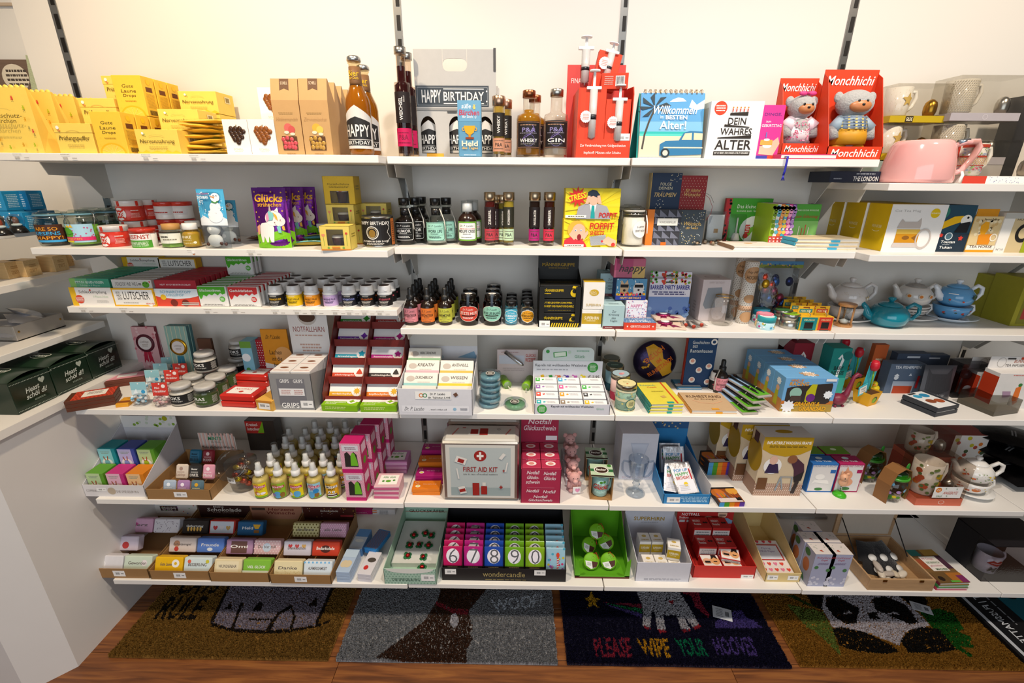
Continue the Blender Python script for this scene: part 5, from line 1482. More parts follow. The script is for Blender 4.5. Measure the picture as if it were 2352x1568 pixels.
# flat books
def ap(ak,loc,w_,l_,t_,cover,spine,rot=0,ops=None,mark=None,al='flat stacked books',sp='l'):
 o=MB().box(0,0,0,w_,l_,.002,cover+':k',.0004).box(0,0,t_-.002,w_,l_,.002,cover+':k',.0004).aa('flat_book')
 MB().box(.002,.0,.002,w_-.006,l_-.005,t_-.004,'#e6e2da:k').aa('pages',o)
 MB().box(-w_/2+.001,0,0,.003,l_,t_,spine+':k',.0006).aa('spine',o)
 if mark:
  MB().box(w_*.12,-l_/2+.001,.0,w_*.14,.003,t_*.5,mark+':k').aa('front_mark',o)
 if ops:
  art(o,'printed_cover',w_,l_,ops,flat((-w_/2,-l_/2,t_),(1,0,0),(0,1,0)))
 put(o,loc,rot)
 return tag(o,ak,'book',al)
p0,p1=S(z,1684,574),S(z,1826,574)
ap('white illustrated book lying flat at the shelf edge, brown spine',((p0.x+p1.x)/2,p0.y+.058,z),p1.x-p0.x,.11,.011,'#ede6da','#8a6a50',0,[('C',.4,.6,.12,'#e0a23c',.5),('L',[(.05,.9),(.3,.85),(.6,.8)],.03,'#d96a3a')])
p0,p1=S(z,1822,573),S(z,1962,573)
for i in range(3):
 ap('cream book with turquoise and red spine, %s of the flat stack'%('lowest','middle','top')[i],((p0.x+p1.x)/2+.002*i,p0.y+.058,z+.0108*i),p1.x-p0.x,.112,.0105,'#dcc9a4','#3aa5c4',-1+i,[('L',[(.2,.5),(.5,.56),(.8,.5)],.04,'#b98a4a'),('F',.3,.8,.4,.12,1,'#9a7a44')]if i==2 else None,'#3aa9cf')
 # ---- second shelf, tea bay
def winkee_left():
 return[('T','WINKEE',.55,.52,.44,.065,'#efe6b0',0,0),('L',circ(.55,.46,.17,.05,8,pi+.4,2*pi-.4),.012,'#efe6b0')]
p=S(z,2022,577)
q=S(z,1968,566)
d_=.088
wv=XX(2147,p.y,z)-p.x
hv=ZZ(469,p.x+.02,p.y)-z
MUG=[('R',.5,.5,1,1,'#e9e7e4'),('T','Cat Tea Mug',.3,.86,.46,.06,'#a9a6a2',0,0),('C',.8,.82,.1,'#e0bf12'),('T','WINKEE',.8,.82,.16,.03,'#f5efc8'),('P',[(.2,.6),(.24,.7),(.3,.64),(.52,.64),(.58,.72),(.6,.6),(.6,.5),(.18,.5)],'#bdb3ac'),('R',.4,.33,.42,.3,'#d9b24a'),('R',.4,.28,.42,.2,'#c98a14'),('C',.38,.3,.08,'#8a5a1c',.55),('P',[(.48,.3),(.56,.36),(.56,.24)],'#8a5a1c'),('P',[(.16,.1),(.64,.1),(.62,.19),(.18,.19)],'#c9bfb8'),('C',.7,.28,.17,'#c2b8b1',1.3,.82)]
o=ac('tea_mug_carton','white cat tea mug carton with yellow sides, nearest of three','box',None,'#d8b40c',MUG,None,winkee_left(),None,al='cat mug cartons',loc=(p.x+wv/2,p.y+d_/2,z),dims=(wv,d_,hv))
for i in(1,2):
 dup(o,(p.x+wv/2-.006*i,p.y+d_/2+(d_+.003)*i,z),'white cat tea mug carton with yellow sides, %s'%('second from the front','hindmost of three')[i-1])
a=At(z,2121,2212,578,471,.085)
TOU=[('R',.5,.5,1,1,'#25485a'),('P',[(0,0),(.26,0),(.3,1),(0,1)],'#1f5a52'),('C',.2,.85,.14,'#2f7a68'),('C',.1,.2,.1,'#3d7a3a'),('P',[(.2,.48),(.26,.64),(.5,.76),(.72,.78),(.8,.68),(.5,.58),(.3,.5)],'#e8b614'),('C',.82,.68,.12,'#f1efe8'),('P',[(.7,.62),(.94,.66),(.92,.42),(.6,.42)],'#1b1b20'),('C',.84,.74,.025,'#15151a'),('R',.64,.2,.7,.4,'#1e2f3e'),('C',.5,.34,.085,'#c9d2d6'),('C',.5,.34,.065,'#4a6a78'),('T','Toucan',.52,.22,.36,.06,'#f2f2ee',.1),('T','Tukan',.5,.1,.32,.06,'#f2f2ee',.1),('F',.5,.16,.2,.02,1,'#c9cfd2'),('S',.3,.36,.1,'#d23a2c',5,.6),('S',.8,.3,.12,'#d23a2c',5,.6)]
ac('tea_infuser_carton','dark teal carton with yellow-beaked toucan','box',a,'#1f4150',TOU)
a=At(z,2214,2279,579,497,.07)
o=ac('tea_infuser_carton','cream carton with orange seahorse mug and hang tab','box',a,'#dcae50',[('R',.5,.5,1,1,'#d8c08e'),('D',.05,.3,.95,.9,30,.05,['#c9a870','#e6d6b0']),('T','hoobbe',.6,.92,.5,.06,'#4a3418',.1),('P',[(.3,.62),(.28,.74),(.4,.86),(.54,.84),(.58,.66),(.5,.5),(.6,.3),(.4,.26),(.36,.5)],'#e8a218'),('P',[(.34,.22),(.3,.5),(.78,.52),(.74,.22)],'#e08a1a'),('C',.84,.42,.1,'#efe6d2',1.1,.7),('R',.5,.13,1,.13,'#efeae0'),('T','TEA HORSE',.5,.16,.8,.075,'#4a2c10'),('R',.5,.035,1,.07,'#e09a14')])
MB().box(-.005,-.03,a.h,a.w*.75,.0012,.02,'#d68f1c:k').aa('hang_tab',o)
a=At(z,2280,2366,580,489,.08)
ac('tea_infuser_carton','beige and white kitchen carton cut off by the picture edge','box',a,'#d8d4cc',[('R',.5,.5,1,1,'#cdb88c'),('R',.14,.5,.28,1,'#e9e6df'),('T','HOME',.5,.84,.3,.06,'#3a3430',0,0),('T','N°15',.14,.08,.18,.05,'#6a645c',0,0),('C',.62,.5,.2,'#1d1b1a',1.2,.6),('R',.85,.25,.3,.5,'#9aa51c'),('R',.5,.93,1,.14,'#b9b8b0')])
# third shelf, wide bay: lollipop trays
z=Z3a
def lolly(ak,px0,px1,yb,yt,body,aN,packc,packops,n,packlab,al):
 a=At(z,px0,px1,yb,yt,.018)
 w_,h_=a.w,a.h
 o=aj('lollipop_tray',(a.x,a.yf,z))
 dd=.235
 MB().box(0,.001,0,w_,.002,h_,body+':k',.0004).aa('front_wall',o)
 for s in(-1,1):
  MB().box(s*(w_/2-.0008),dd/2,0,.0016,dd,h_*.8,body+':k').aa('side_wall',o)
 MB().box(0,dd/2,0,w_-.004,dd,.0015,body+':k').aa('tray_floor',o)
 art(o,'printed_front',w_,h_,aN,flat((-w_/2,0,0),(1,0,0),(0,0,1)))
 tag(o,ak,'tray','lollipop trays')
 hp=h_*1.42
 proto=MB().box(0,.009,0,w_-.008,.018,hp,packc+':k',.0006).aa('lollipop_pack')
 art(proto,'printed_header',w_-.008,hp*.34,packops,flat((-w_/2+.004,0,hp*.66),(1,0,0),(0,0,1)))
 put(proto,(a.x,a.yf+.006,z+.002))
 tag(proto,packlab.format(ORD[0]),'sweets',al)
 for i in range(1,n):
  dup(proto,(a.x,a.yf+.006+.0255*i,z+.002),packlab.format(ORD[i]))
 return a,proto
SI=[('R',.5,.5,1,1,'#efeae4'),('R',.07,.5,.14,1,'#eaba24'),('T','Schleckimpfung',.55,.74,.66,.2,'#4a4440',0,0),('C',.5,.86,.05,'#d8402c'),('C',.2,.36,.23,'#d8482c'),('F',.2,.36,.2,.26,4,'#f4e6e0'),('T','3-Phasen-Schutz',.72,.52,.36,.12,'#b9d2bc',0,0),('F',.74,.26,.3,.16,3,'#d8d4ce')]
a,q=lolly('white and yellow lollipop tray beside the corner',170,265,702,660,'#e3b82c',SI,'#3f9a7c',[('R',.2,.5,.4,1,'#8dc068'),('R',.3,.5,.3,1,'#6ab080'),('T','IMMUN GEGEN KRISEN',.5,.6,.72,.28,'#d9eee2'),('T','Schützt in 3 Phasen',.5,.24,.5,.2,'#cfe8dc',0,0)],9,'green lollipop pack, {} in its tray','green lollipop packs')
ac('lollipop_pack','white and yellow lollipop carton standing raised at the back of its tray','sweets',None,'#e3b82c',SI,loc=(a.x+.004,-.022,z+.0695),dims=(a.w,.03,.045))
LU=[('R',.5,.5,1,1,'#e3ac1e'),('R',.5,.5,.93,.84,'#efece6'),('T','LUTSCHER',.57,.6,.62,.44,'#26221e',0,0),('T','LECK',.15,.76,.1,.12,'#26221e',0,0),('T','MICH',.16,.6,.1,.12,'#26221e',0,0),('T','DOCH',.17,.43,.1,.12,'#26221e',0,0),('F',.4,.2,.4,.08,1,'#a9a49c'),('S',.87,.16,.36,'#f3f0ea',14,.7),('T',"WENN'S HILFT!",.87,.16,.22,.08,'#d84a34')]
a2,q=lolly('yellow-framed lollipop tray in the middle',265,361,703,662,'#e3ac1e',LU,'#c9c8c4',[('R',.5,.5,1,1,'#d9d7d2'),('T','SCHLECK UND WEG',.36,.5,.56,.4,'#35302c',0,0),('F',.7,.5,.08,.3,2,'#35302c'),('C',.85,.45,.4,'#5aa52c',.9),('C',.8,.6,.06,'#2c4a1c'),('C',.88,.6,.06,'#2c4a1c'),('H',.96,.75,.2,'#d23a34')],8,'white monster-print lollipop pack, {} in its tray','white lollipop packs')
ac('lollipop_pack','yellow-framed lollipop carton standing raised at the back of its tray','sweets',None,'#e3ac1e',LU,loc=(a2.x,-.022,z+.0695),dims=(a2.w,.03,.042))
a3,q=lolly('red and white lollipop tray next to the green cards',361,461,703,663,'#d8432f',[('R',.5,.28,1,.56,'#dc4a36'),('P',[(0,.6),(.2,.48),(.5,.42),(.8,.48),(1,.6),(1,1),(0,1)],'#e3ebf0'),('T','SCHNARCHSTOPP',.5,.82,.7,.15,'#6fa5bc',0,1),('T','LOLLIPOP',.48,.64,.4,.13,'#86b4c6',0,1),('C',.2,.52,.16,'#efc02c'),('C',.42,.2,.2,'#7a2c22'),('C',.68,.2,.2,'#7a2c22'),('R',.8,.2,.38,.05,'#bfe0da'),('R',.78,.1,.4,.05,'#bfe0da')],'#b22a38',[('T','HILFT AUCH BEI BÜROSCHLAF!',.5,.5,.74,.22,'#f3dcdc')],9,'crimson lollipop pack, {} in its tray','crimson lollipop packs')
def tin_card(nm,ak,px0,px1,yb,yt,c,title,n,step=.024):
 a=At(z,px0,px1,yb,yt,.013)
 dots=[('C',.83,.38,.13,c),('F',.83,.38,.14,.14,3,'#eef3ea'),('F',.5,.1,.8,.08,2,'#8a8680')]
 drip=[('P',[(.03,.97),(.97,.97),(.97,.66),(.86,.6),(.8,.68),(.7,.56),(.6,.66),(.5,.56),(.4,.62),(.3,.5),(.2,.58),(.14,.42),(.08,.36),(.05,.5),(.03,.6)],c),('T',title,.45,.8,.74,.13,'#f3f5ee')]
 o=MB().box(0,0,0,a.w,.013,a.h,'#e6e4e0:k',.003).aa(nm)
 art(o,'printed_front',a.w,a.h,drip+dots,flat((-a.w/2,-.0065,0),(1,0,0),(0,0,1)))
 art(o,'printed_top',a.w*.94,.011,[('R',.5,.5,1,1,c)],flat((-a.w*.47,-.0055,a.h),(1,0,0),(0,1,0)))
 put(o,(a.x,a.yf+.0065,z))
 tag(o,ak.format(ORD[0]),'sweets',title_group(title))
 for i in range(1,n):
  dup(o,(a.x,a.yf+.0065+step*i,z),ak.format(ORD[i]))
 return a,o
def title_group(t):
 return 'green dripping-print cards' if t[1]=='l' else 'red dripping-print cards'
a,o=tin_card('sweets_card','white card box with green dripping print, {} in its row',460,526,704,657,'#4faf2a','Glückssträhnen',8)
for i in range(3):
 dup(o,(a.x,-.075+.022*i,z+a.h+.001),'white card box with green dripping print, %s of those standing on the row'%('first','second','third')[i])
tin_card('sweets_card','white card box with red dripping print, {} in its row',529,599,705,658,'#cf3434','Geduldsfäden',10)
# ---- chewing gum jars
GUM=[('#1d1b1b','#e3b023','WORKAHOLIC-GUM','black and yellow'),('#e8c012','#3a3210','FRUST PILLE','yellow'),('#e6921a','#3a2410','ANGEIST PILLE','orange'),('#c3a5d4','#33244a','MUSENE PILLE','lilac'),('#191a22','#8f97d8','MATHEMATI-GUM','black and blue'),('#1a1818','#dd6f2a','ANTI-CHAOTI-GUM','black and orange'),('#191717','#d9606c','ANTI-SENIORI-GUM','black and rose')]
def gum_jar(ak,loc,i,r=.0222,h=.066,turn=0,al=None):
 c,t,word,nm=GUM[i]
 o=aj('gum_jar',loc)
 MB().ab(sc_([(0,0),(.97,0),(1,.03),(1,.6),(1.03,.62),(1.03,.66),(.95,.68)],r,h),'#e9e8e6:g',20).aa('jar_body',o)
 MB().ab(sc_([(.9,.67),(.93,.69),(.86,.95),(.82,.99),(.78,1),(0,1)],r,h),'#eceae8:g',20).aa('flip_cap',o)
 MB().ab([(r*.7,h),(r*.7,h+.0005),(0,h+.0005)],'#35251f:k',16).aa('cap_sticker',o)
 MB().box(r*.3,-r*.88,h*.78,.008,.004,.0022,'#eceae8:g').aa('thumb_tab',o)
 ae(o,r,h*.08,h*.5,190,[('F',.45,.9,.3,.1,2,'#e9e4d8' if i not in(1,2)else '#f6ecc8'),('T',word,.5,.63,.5,.18,t),('F',.48,.35,.4,.2,3,'#d8d2c6' if i not in(1,2,3)else t),('F',.48,.1,.28,.08,1,'#efeae2')],c)
 o.rotation_euler.z=R(turn)
 return tag(o,ak,'jar',al or 'chewing gum jars')
cols=[(639,4),(680,3),(720,3),(762,4),(805,3),(846,3),(886,3)]
for i,(px,n)in enumerate(cols):
 p=S(z,px,707)
 y0=p.y+.0235
 root=gum_jar('gum jar with %s label, front of its file'%GUM[i][3],(XX(px,y0,z),y0,z),i,turn=8)
 for k in range(1,n):
  yy=y0+.0475*(k+(1 if i==2 else 0))
  if yy>-.025:
   continue
  dup(root,(root.location.x,yy,z),'gum jar with %s label, %s of its file'%(GUM[i][3],ORD[k]))
  # third shelf, next bay: tinctures and teas
z=Z3
DROP=[('#d98a94','ANTISENIORIKUM','pink'),('#df7a34','ANTICHAOTIKUM','orange'),('#c3c64a','HARMONIE','lime')]
def aJ(ak,loc,c,word,r=.0215,h=.118,al='dropper bottles',tagged=True):
 o=ai('dropper_bottle',ak,'bottle',loc,(sc_([(0,0),(.95,0),(1,.02),(1,.47),(.93,.54),(.6,.62),(.46,.64),(.46,.7)],r,h),'#22140c:g'),None,(sc_([(.48,.66),(.52,.67),(.52,.78),(.4,.79),(.34,.81),(.36,.94),(.28,.99),(0,1)],r,h),'#191817:s'),[(r,h*.09,h*.38,170,[('T','Dr. P. Lacebo',.5,.8,.5,.16,'#4a3430',.3,0),('R',.5,.68,.6,.01,'#6a4a44'),('T',word,.5,.5,.62,.2,'#33231f'),('F',.5,.34,.3,.07,1,'#4a3430'),('F',.5,.08,.4,.07,1,'#4a3430'),('F',.5,.2,.5,.05,1,'#7a5a54')],c)],al,18)
 if tagged:
  MB().tube([(-r*.5,-.004,h*.7),(-r*1.05,-r*.5,h*.45),(-r*1.1,-r*.7,h*.1)],.0022,'#dcd6c8:k',5,flat=.3).aa('hang_tag',o)
 return o
for i,px in enumerate((946,984,1024)):
 p=S(z,px,748)
 y0=p.y+.0225
 root=aJ('dark dropper bottle with %s label, front of its file'%DROP[i][2],(XX(px,y0,z),y0,z),DROP[i][0],DROP[i][1],tagged=(i==0))
 for k in range(1,4):
  dup(root,(root.location.x+.002,y0+.048*k,z),'dark dropper bottle with %s label, %s of its file'%(DROP[i][2],ORD[k]))
def tea_jar(ak,loc,r,h,glass,fill,capc,lops,lbase,al,tape=None,lw=150,lz=.14,lh=.5):
 o=ai('tea_jar',ak,'jar',loc,(sc_([(0,0),(.95,0),(1,.03),(1,.68),(.9,.76),(.74,.8)],r,h),glass),(sc_([(0,.04),(.93,.05),(.94,.62),(.5,.67),(0,.68)],r,h),fill),(sc_([(.76,.79),(.8,.8),(.8,.97),(.77,1),(0,1)],r,h),capc),None,al,22)
 w_=r*R(lw)
 art(o,'label',w_,h*lh,lops,wrap(r,w_,h*lz),step=r*.17,e0=.0006)
 if tape:
  MB().tube([(0,-r*.2,h*1.002),(0,-r*.78,h*1.0),(0,-r*.83,h*.9),(0,-r*.85,h*.8),(0,-r*1.03,h*.65)],.0045,tape,6,flat=.12).aa('seal_tape',o)
  MB().ab([(r*.42,h),(r*.42,h+.0006),(0,h+.0006)],'#dedad2:k',14).aa('cap_sticker',o)
 return o
def oval(c,word,ink,edge='#ece6da'):
 e=[('P',circ(.5,.5,.5,.52,18),edge),('P',circ(.5,.5,.48,.495,18),c),('T','Dr. P. Lacebo',.5,.77,.42,.13,ink,.3,0),('T',word,.5,.52,.78,.19,ink),('R',.5,.36,.56,.07,'#26201c'),('F',.5,.22,.5,.12,2,ink)]
 return e
for i,(px,c,word,n,nm)in enumerate(((1078,'#cf4536','LETZTE HILFE',2,'red'),(1131,'#8fc9b4','WORK LIFE BALANCE',3,'mint'))):
 p=S(z,px,749)
 y0=p.y+.03
 root=tea_jar('brown tea jar with %s oval label, front one'%nm,(XX(px,y0,z),y0,z),.0292,.098,'#6a3c1c:G','#4a2810:F','#17120e:g',oval(c,word,'#f3e6dc' if i==0 else '#26302c'),None,'brown tea jars','#3a4450:k',150,.16,.5)
 for k in range(1,n):
  dup(root,(root.location.x-.001,y0+.063*k,z),'brown tea jar with %s oval label, %s in line'%(nm,ORD[k]))
for i,(px,c,word,n,nm,fill,ink)in enumerate(((1174,'#43a9c8','VORRAGRA',3,'turquoise','#27a3c8','#eef6f8'),(1211,'#dd9a22','WORKAHOLIC',4,'amber','#2a241e','#33230f'))):
 p=S(z,px,748)
 y0=p.y+.0225
 root=tea_jar('small jar with %s label and dark cap, front one'%nm,(XX(px,y0,z),y0,z),.0212,.076,'#eef2f2:G',fill+':F','#171617:g',[('P',[(0,.5),(.2,.86),(.5,1),(.8,.86),(1,.5),(.8,.14),(.5,0),(.2,.14)],'#eef0ea'),('P',[(.04,.5),(.22,.83),(.5,.96),(.78,.83),(.96,.5),(.78,.17),(.5,.04),(.22,.17)],c),('T','Dr. P. Lacebo',.5,.74,.4,.11,ink,.3,0),('T',word,.5,.52,.76,.19,ink),('F',.5,.34,.5,.08,1,ink),('F',.5,.18,.24,.06,1,ink)],None,'small capsule jars',None,150,.12,.56)
 for k in range(1,n):
  dup(root,(root.location.x,y0+.047*k,z),'small jar with %s label and dark cap, %s in line'%(nm,ORD[k]))
  # ---- black display with boxes
a=At(z,1236,1331,751,648,.1)
w_,h_,d_=a.w,a.h,a.d
BK='#171614:k'
YG='#e0bd10'
o=aj('counter_display',a.loc)
for s in(-1,1):
 MB().add([(s*w_/2,-d_/2,0),(s*w_/2,d_/2,0),(s*w_/2,d_/2,h_*1.18),(s*w_/2,-d_/2+.012,h_*.98),(s*w_/2,-d_/2,h_*.9),(s*(w_/2-.0016),-d_/2,0),(s*(w_/2-.0016),d_/2,0),(s*(w_/2-.0016),d_/2,h_*1.18),(s*(w_/2-.0016),-d_/2+.012,h_*.98),(s*(w_/2-.0016),-d_/2,h_*.9)],[(0,1,2,3,4),(9,8,7,6,5),(0,5,6,1),(1,6,7,2),(2,7,8,3),(3,8,9,4),(4,9,5,0)],BK).aa('side_wall',o)
 MB().box(s*w_*.435,-d_/2+.001,0,w_*.13,.002,h_*.9,BK).aa('front_post',o)
MB().box(0,-d_/2+.001,0,w_*.74,.002,h_*.13,BK).aa('front_lip',o)
MB().box(0,d_/2-.001,0,w_,.002,h_*1.72,BK).aa('back_card',o)
art(o,'printed_back_card',w_,h_*.6,[('T','MÄNNERGRIPPE',.5,.34,.8,.15,'#a98512'),('F',.5,.2,.5,.05,1,'#8a6d12'),('C',.52,.9,.17,'#a98512'),('C',.52,.95,.1,'#171614')],flat((-w_/2,d_/2-.003,h_*1.06),(1,0,0),(0,0,1)))
art(o,'hazard_stripe',w_*.7,h_*.09,[('P',[(.08*i,0),(.08*i+.04,0),(.08*i+.08,1),(.08*i+.04,1)],YG)for i in range(12)],flat((-w_*.2,-d_/2-.0003,.001),(1,0,0),(0,0,1)))
art(o,'price_sticker',.033,.02,[('R',.5,.5,1,1,'#e9e7e4'),('B',.38,.45,.32,.4,'#7d7d7d'),('F',.8,.42,.26,.2,1,'#666666')],flat((-w_/2+.003,-d_/2-.0006,.001),(1,0,0),(0,0,1)))
tag(o,'black cold-remedy counter display with yellow hazard stripe','display')
bh=h_*.29
for k in range(3):
 ops=[('T','MÄNNERGRIPPE',.34,.62,.5,.24,YG),('F',.2,.36,.22,.12,1,YG),('C',.86,.42,.3,YG),('C',.86,.56,.16,'#171614'),('P',[(.8,.78),(.82,.96),(.94,.9),(.93,.76)],YG)]if k!=1 else[('T','HILFT BEI LEICHTEM SCHNUPFEN,',.44,.72,.76,.16,YG),('T','LEIDIGKEIT UND PHANTOMSCHMERZ',.46,.46,.8,.16,YG),('F',.5,.14,.6,.06,1,'#8a7412')]
 q=ac('remedy_box','black cold-remedy box with yellow print, %s in the display'%('lowest','middle','topmost')[k],'box',None,'#1b1a17',ops,[('T','HILFT BEI LEICHTEM SCHNUPFEN,',.5,.5,.7,.14,'#8f7812')]if k==2 else None,al='black cold-remedy boxes',loc=(a.x,a.y+.002,z+.002+(bh+h_*.02)*k),dims=(w_-.006,d_-.012,bh))
 # ---- brain boxes
BRAIN=[('C',.5,.62,.17,'#c7a42e',.72)]+[('L',[(.3+.06*i,.68-.02*(i%2)),(.36+.06*i,.6),(.34+.06*i,.54)],.012,'#efe6c2')for i in range(5)]
def aA(ak,dims,loc,rot=0,flap=False,al='white and gold brain boxes'):
 aN=[('R',.5,.5,1,.6,'#b8981f'),('T','SUPERHIRN',.5,.54,.72,.17,'#f3edd6'),('F',.5,.38,.5,.06,1,'#efe6c2')]if flap else BRAIN+[('T','SUPERHIRN',.5,.17,.7,.09,'#b8981f',0,0)]
 return ac('brain_box',ak,'box',None,'#ece9e4',aN,BRAIN+[('T','SUPERHIRN',.5,.2,.66,.11,'#b8981f')]if flap else[('R',.5,.5,1,1,'#c9a524')],[('C',.5,.5,.3,'#3a3630')]if flap==2 else None,rot=rot,al=al,loc=loc,dims=dims)
a=At(z,1335,1380,752,711,.055)
aA('white and gold brain box, lower of two beside the black display',(a.w,a.d,a.h),a.loc,0,True)
ah=a.h
a=At(z,1336,1383,0,648,.05,y=a.yf)
aA('white box with golden brain standing on another box',(a.w,a.d,a.h-ah-.001),(a.x,a.y,z+ah+.001))
# ---- pale blue boxes
a=At(z,1384,1431,755,701,.035)
BLUE=[('R',.5,.06,1,.12,'#6d2a2e'),('F',.3,.06,.4,.05,1,'#d8bcbc'),('T','Zur',.5,.74,.2,.09,'#4a5458',.1,0),('T','Krönung',.5,.6,.5,.1,'#4a5458',.1,0),('T','des',.5,.47,.2,.09,'#4a5458',.1,0),('T','Tages',.5,.34,.36,.1,'#4a5458',.1,0)]
o=ac('praline_box','pale blue praline box with dark red base strip, front one','box',a,'#a9c6ca',BLUE,[('F',.5,.5,.5,.3,1,'#5a7074')],al='pale blue praline boxes')
for k in range(1,5):
 dup(o,(a.x-.0005,a.y+.0365*k,z),'pale blue praline box, %s of its row'%ORD[k])
for k in range(2):
 dup(o,(a.x+.002,a.y+.0365*(3+k),z+a.h+.001),'pale blue praline box standing raised at the back, %s'%('nearer','farther')[k])
 # ---- third shelf, party bay
def B(name,ak,cat,z,px0,px1,yb,yt,d,body,aN=None,top=None,left=None,right=None,rot=0,al=None,y=None,dz=0,**k):
 a=At(z,px0,px1,yb,yt,d,y)
 o=ac(name,ak,cat,a,body,aN,top,left,right,rot,al,**k)
 o.location.z+=dz
 o['_h']=a.h
 return o
def st(o):
 return o.location.z+o['_h']
o=B('candle_box','birthday light box with red front, lowest of its stack','box',z,1433,1506,758,741,.05,'#d8432c',[('T','GEBURTSTAGSLICHT',.5,.5,.62,.34,'#f5e9e2',0,1),('S',.1,.5,.3,'#f5e9e2'),('S',.9,.5,.3,'#f5e9e2')],[('R',.5,.5,1,1,'#5d7fa8'),('D',.02,.05,.98,.95,60,.03,'#e9eef3'),('T','BESTER',.5,.3,.6,.24,'#eef2f5')],al='little candle boxes')
o=B('candle_box','confetti candle box leaning behind the red one','box',z,1434,1482,0,690,.05,'#e6e4ea',[('D',.02,.02,.98,.98,90,.022,['#c25a86','#7f8fc9','#d9a5bc']),('R',.5,.78,.7,.2,'#ecebf0'),('T','HAPPY',.5,.78,.56,.14,'#c2508a')],y=-.185,al='little candle boxes')
t=st(o)
o=B('candle_box','birthday box with two dogs in sunglasses on the confetti box','box',t+.001,1413,1482,0,640,.06,'#2a3a7a',[('R',.5,.6,1,.8,'#5d9ac0'),('D',.02,.25,.98,.98,30,.03,['#3d6a8a','#eef3f5']),('P',[(.14,.3),(.12,.6),(.16,.95),(.26,.75),(.36,.95),(.42,.6),(.38,.3)],'#d9b48c'),('P',[(.58,.3),(.56,.6),(.62,.8),(.86,.8),(.92,.6),(.88,.3)],'#efe6dc'),('R',.27,.66,.26,.14,'#1c1716'),('R',.74,.66,.28,.14,'#1c1716'),('C',.27,.45,.06,'#2a1a16'),('C',.74,.48,.05,'#2a1a16'),('D',.05,.22,.95,.34,26,.06,['#e0632c','#e8b02c','#d0466a']),('R',.5,.1,1,.2,'#2a3a8a'),('T','HAPPY BIRTHDAY',.5,.1,.7,.1,'#e8b63c')],y=-.18,al='little candle boxes')
t=st(o)
B('candle_box','pink and yellow watercolour box topping the candle stack','box',t+.001,1409,1480,0,594,.06,'#c2667f',[('R',.8,.3,.4,.6,'#d8b46a'),('R',.3,.7,.6,.6,'#b54a72'),('T','happy',.58,.45,.8,.5,'#4a4440',.35,1)],y=-.17,al='little candle boxes')
p=At(z,1484,1574,0,680,.02,y=-.085)
for i in range(2):
 q=At(z,1484,1576,0,(624,640)[i],.008,y=-.1-.03*i)
 ac('barrier_tape',('party barrier tape pack behind another','party barrier tape pack in front')[i],'party pack',q,'#dcdae6',[('R',.5,.32,1,.5,'#6f8fc4'),('D',0,.08,1,.3,16,.05,['#8fb0d8','#4a6ab0']),('R',.5,.78,1,.4,'#e3e1ea'),('D',.0,.88,1,1,30,.03,['#c9a03c','#c23a4a','#5a9a3c']),('H',.32,.93,.1,'#d0432c'),('R',.48,.92,.2,.035,'#4a4a4c'),('T','BARRIER PARTY BARRIER',.5,.8,.96,.11,'#3a3a8a',0,2),('F',.5,.66,.9,.1,2,'#4a4a7a')],al='barrier tape packs')
o=an('banner_bag','blue birthday banner in a clear bag under the barrier packs',(S(z,1522,724).x,S(z,1522,724).y+.05,z+.001),.11,.1,.03,'#7fb4d8:o',(14,0,0),[('R',.5,.5,1,1,'#6aa5d2'),('T','DAY HAPPY',.5,.4,.95,.4,'#22356a',.1,2),('D',0,.8,1,1,9,.1,['#e0b53a','#c25a4a','#5aa85a'])])
for i,(px,py,dz)in enumerate(((1543,757,0),(1538,745,.012))):
 p=S(z,px,py)
 o=ag('rosette_badge',('crimson rosette badge on a beige card, lower one','crimson rosette badge on a beige card, upper one')[i],'rosette',.095,.07,.006,'#d9c3b0',None,(p.x,p.y+.034,z+.001+dz),(0,0,-8+10*i),'rosette badges')
 MB().ab([(.022,0),(.024,.004),(.014,.006),(0,.006)],'#9c2a5c:o',18,-.01,.01,.006).aa('rosette',o)
 MB().ab([(.013,0),(.013,.002),(0,.002)],'#dfe6e2:k',16,-.01,.01,.012).aa('badge_centre',o)
 art(o,'ribbon_tails',.09,.05,[('P',[(.3,.6),(.5,.6),(.45,.1),(.3,.25),(.2,.05)],'#7d1f45'),('P',[(.55,.6),(.75,.6),(.95,.1),(.75,.2),(.65,.02)],'#7d1f45')],flat((-.05,-.034,.006),(1,0,0),(0,1,0)))
for i in range(3):
 p=S(z,1580+15*i,752+4*(i%2))
 o=an('party_candle','clear bag with red and white party candle, %s from the rosettes'%('first','second','third')[i],(p.x,p.y+.03,z+.001),.03,.075,.012,'#e6e4e2:f',(0,0,-12+10*i),None,'party candles in bags')
 MB().tube([(0,-.02,.006),(0,.025,.006)],.0042,'#e9e6e2:k',8).aa('candle',o)
 MB().tube([(0,-.026,.006),(0,-.02,.006)],[.006,.0048],'#d0482f:k',8).aa('candle_foot',o)
o=B('glass_carton','pinkish white glass carton with cut-out window','box',z,1601,1664,737,642,.085,'#cfc3c2',[('T','HAPPY BIRTHDAY',.5,.93,.54,.05,'#b9a9a4',0,0),('P',[(.2,.8),(.7,.82),(.8,.5),(.7,.35),(.2,.3),(.1,.4)],'#8a8f96'),('P',[(.5,.55),(.8,.6),(.85,.36),(.55,.34)],'#c9c5c6')],[('C',.5,.5,.3,'#a9958c',.5,.8)],[('F',.5,.3,.3,.3,4,'#b5a9a8')],rot=2)
p=S(z,1664,750)
o=aj('drinking_glass',(p.x,p.y+.032,z))
MB().ab([(0,.004),(.024,.003),(.026,.0),(.034,.012),(.0375,.035),(.034,.065),(.0265,.092)],'#efeeec:G',28).aa('bowl',o)
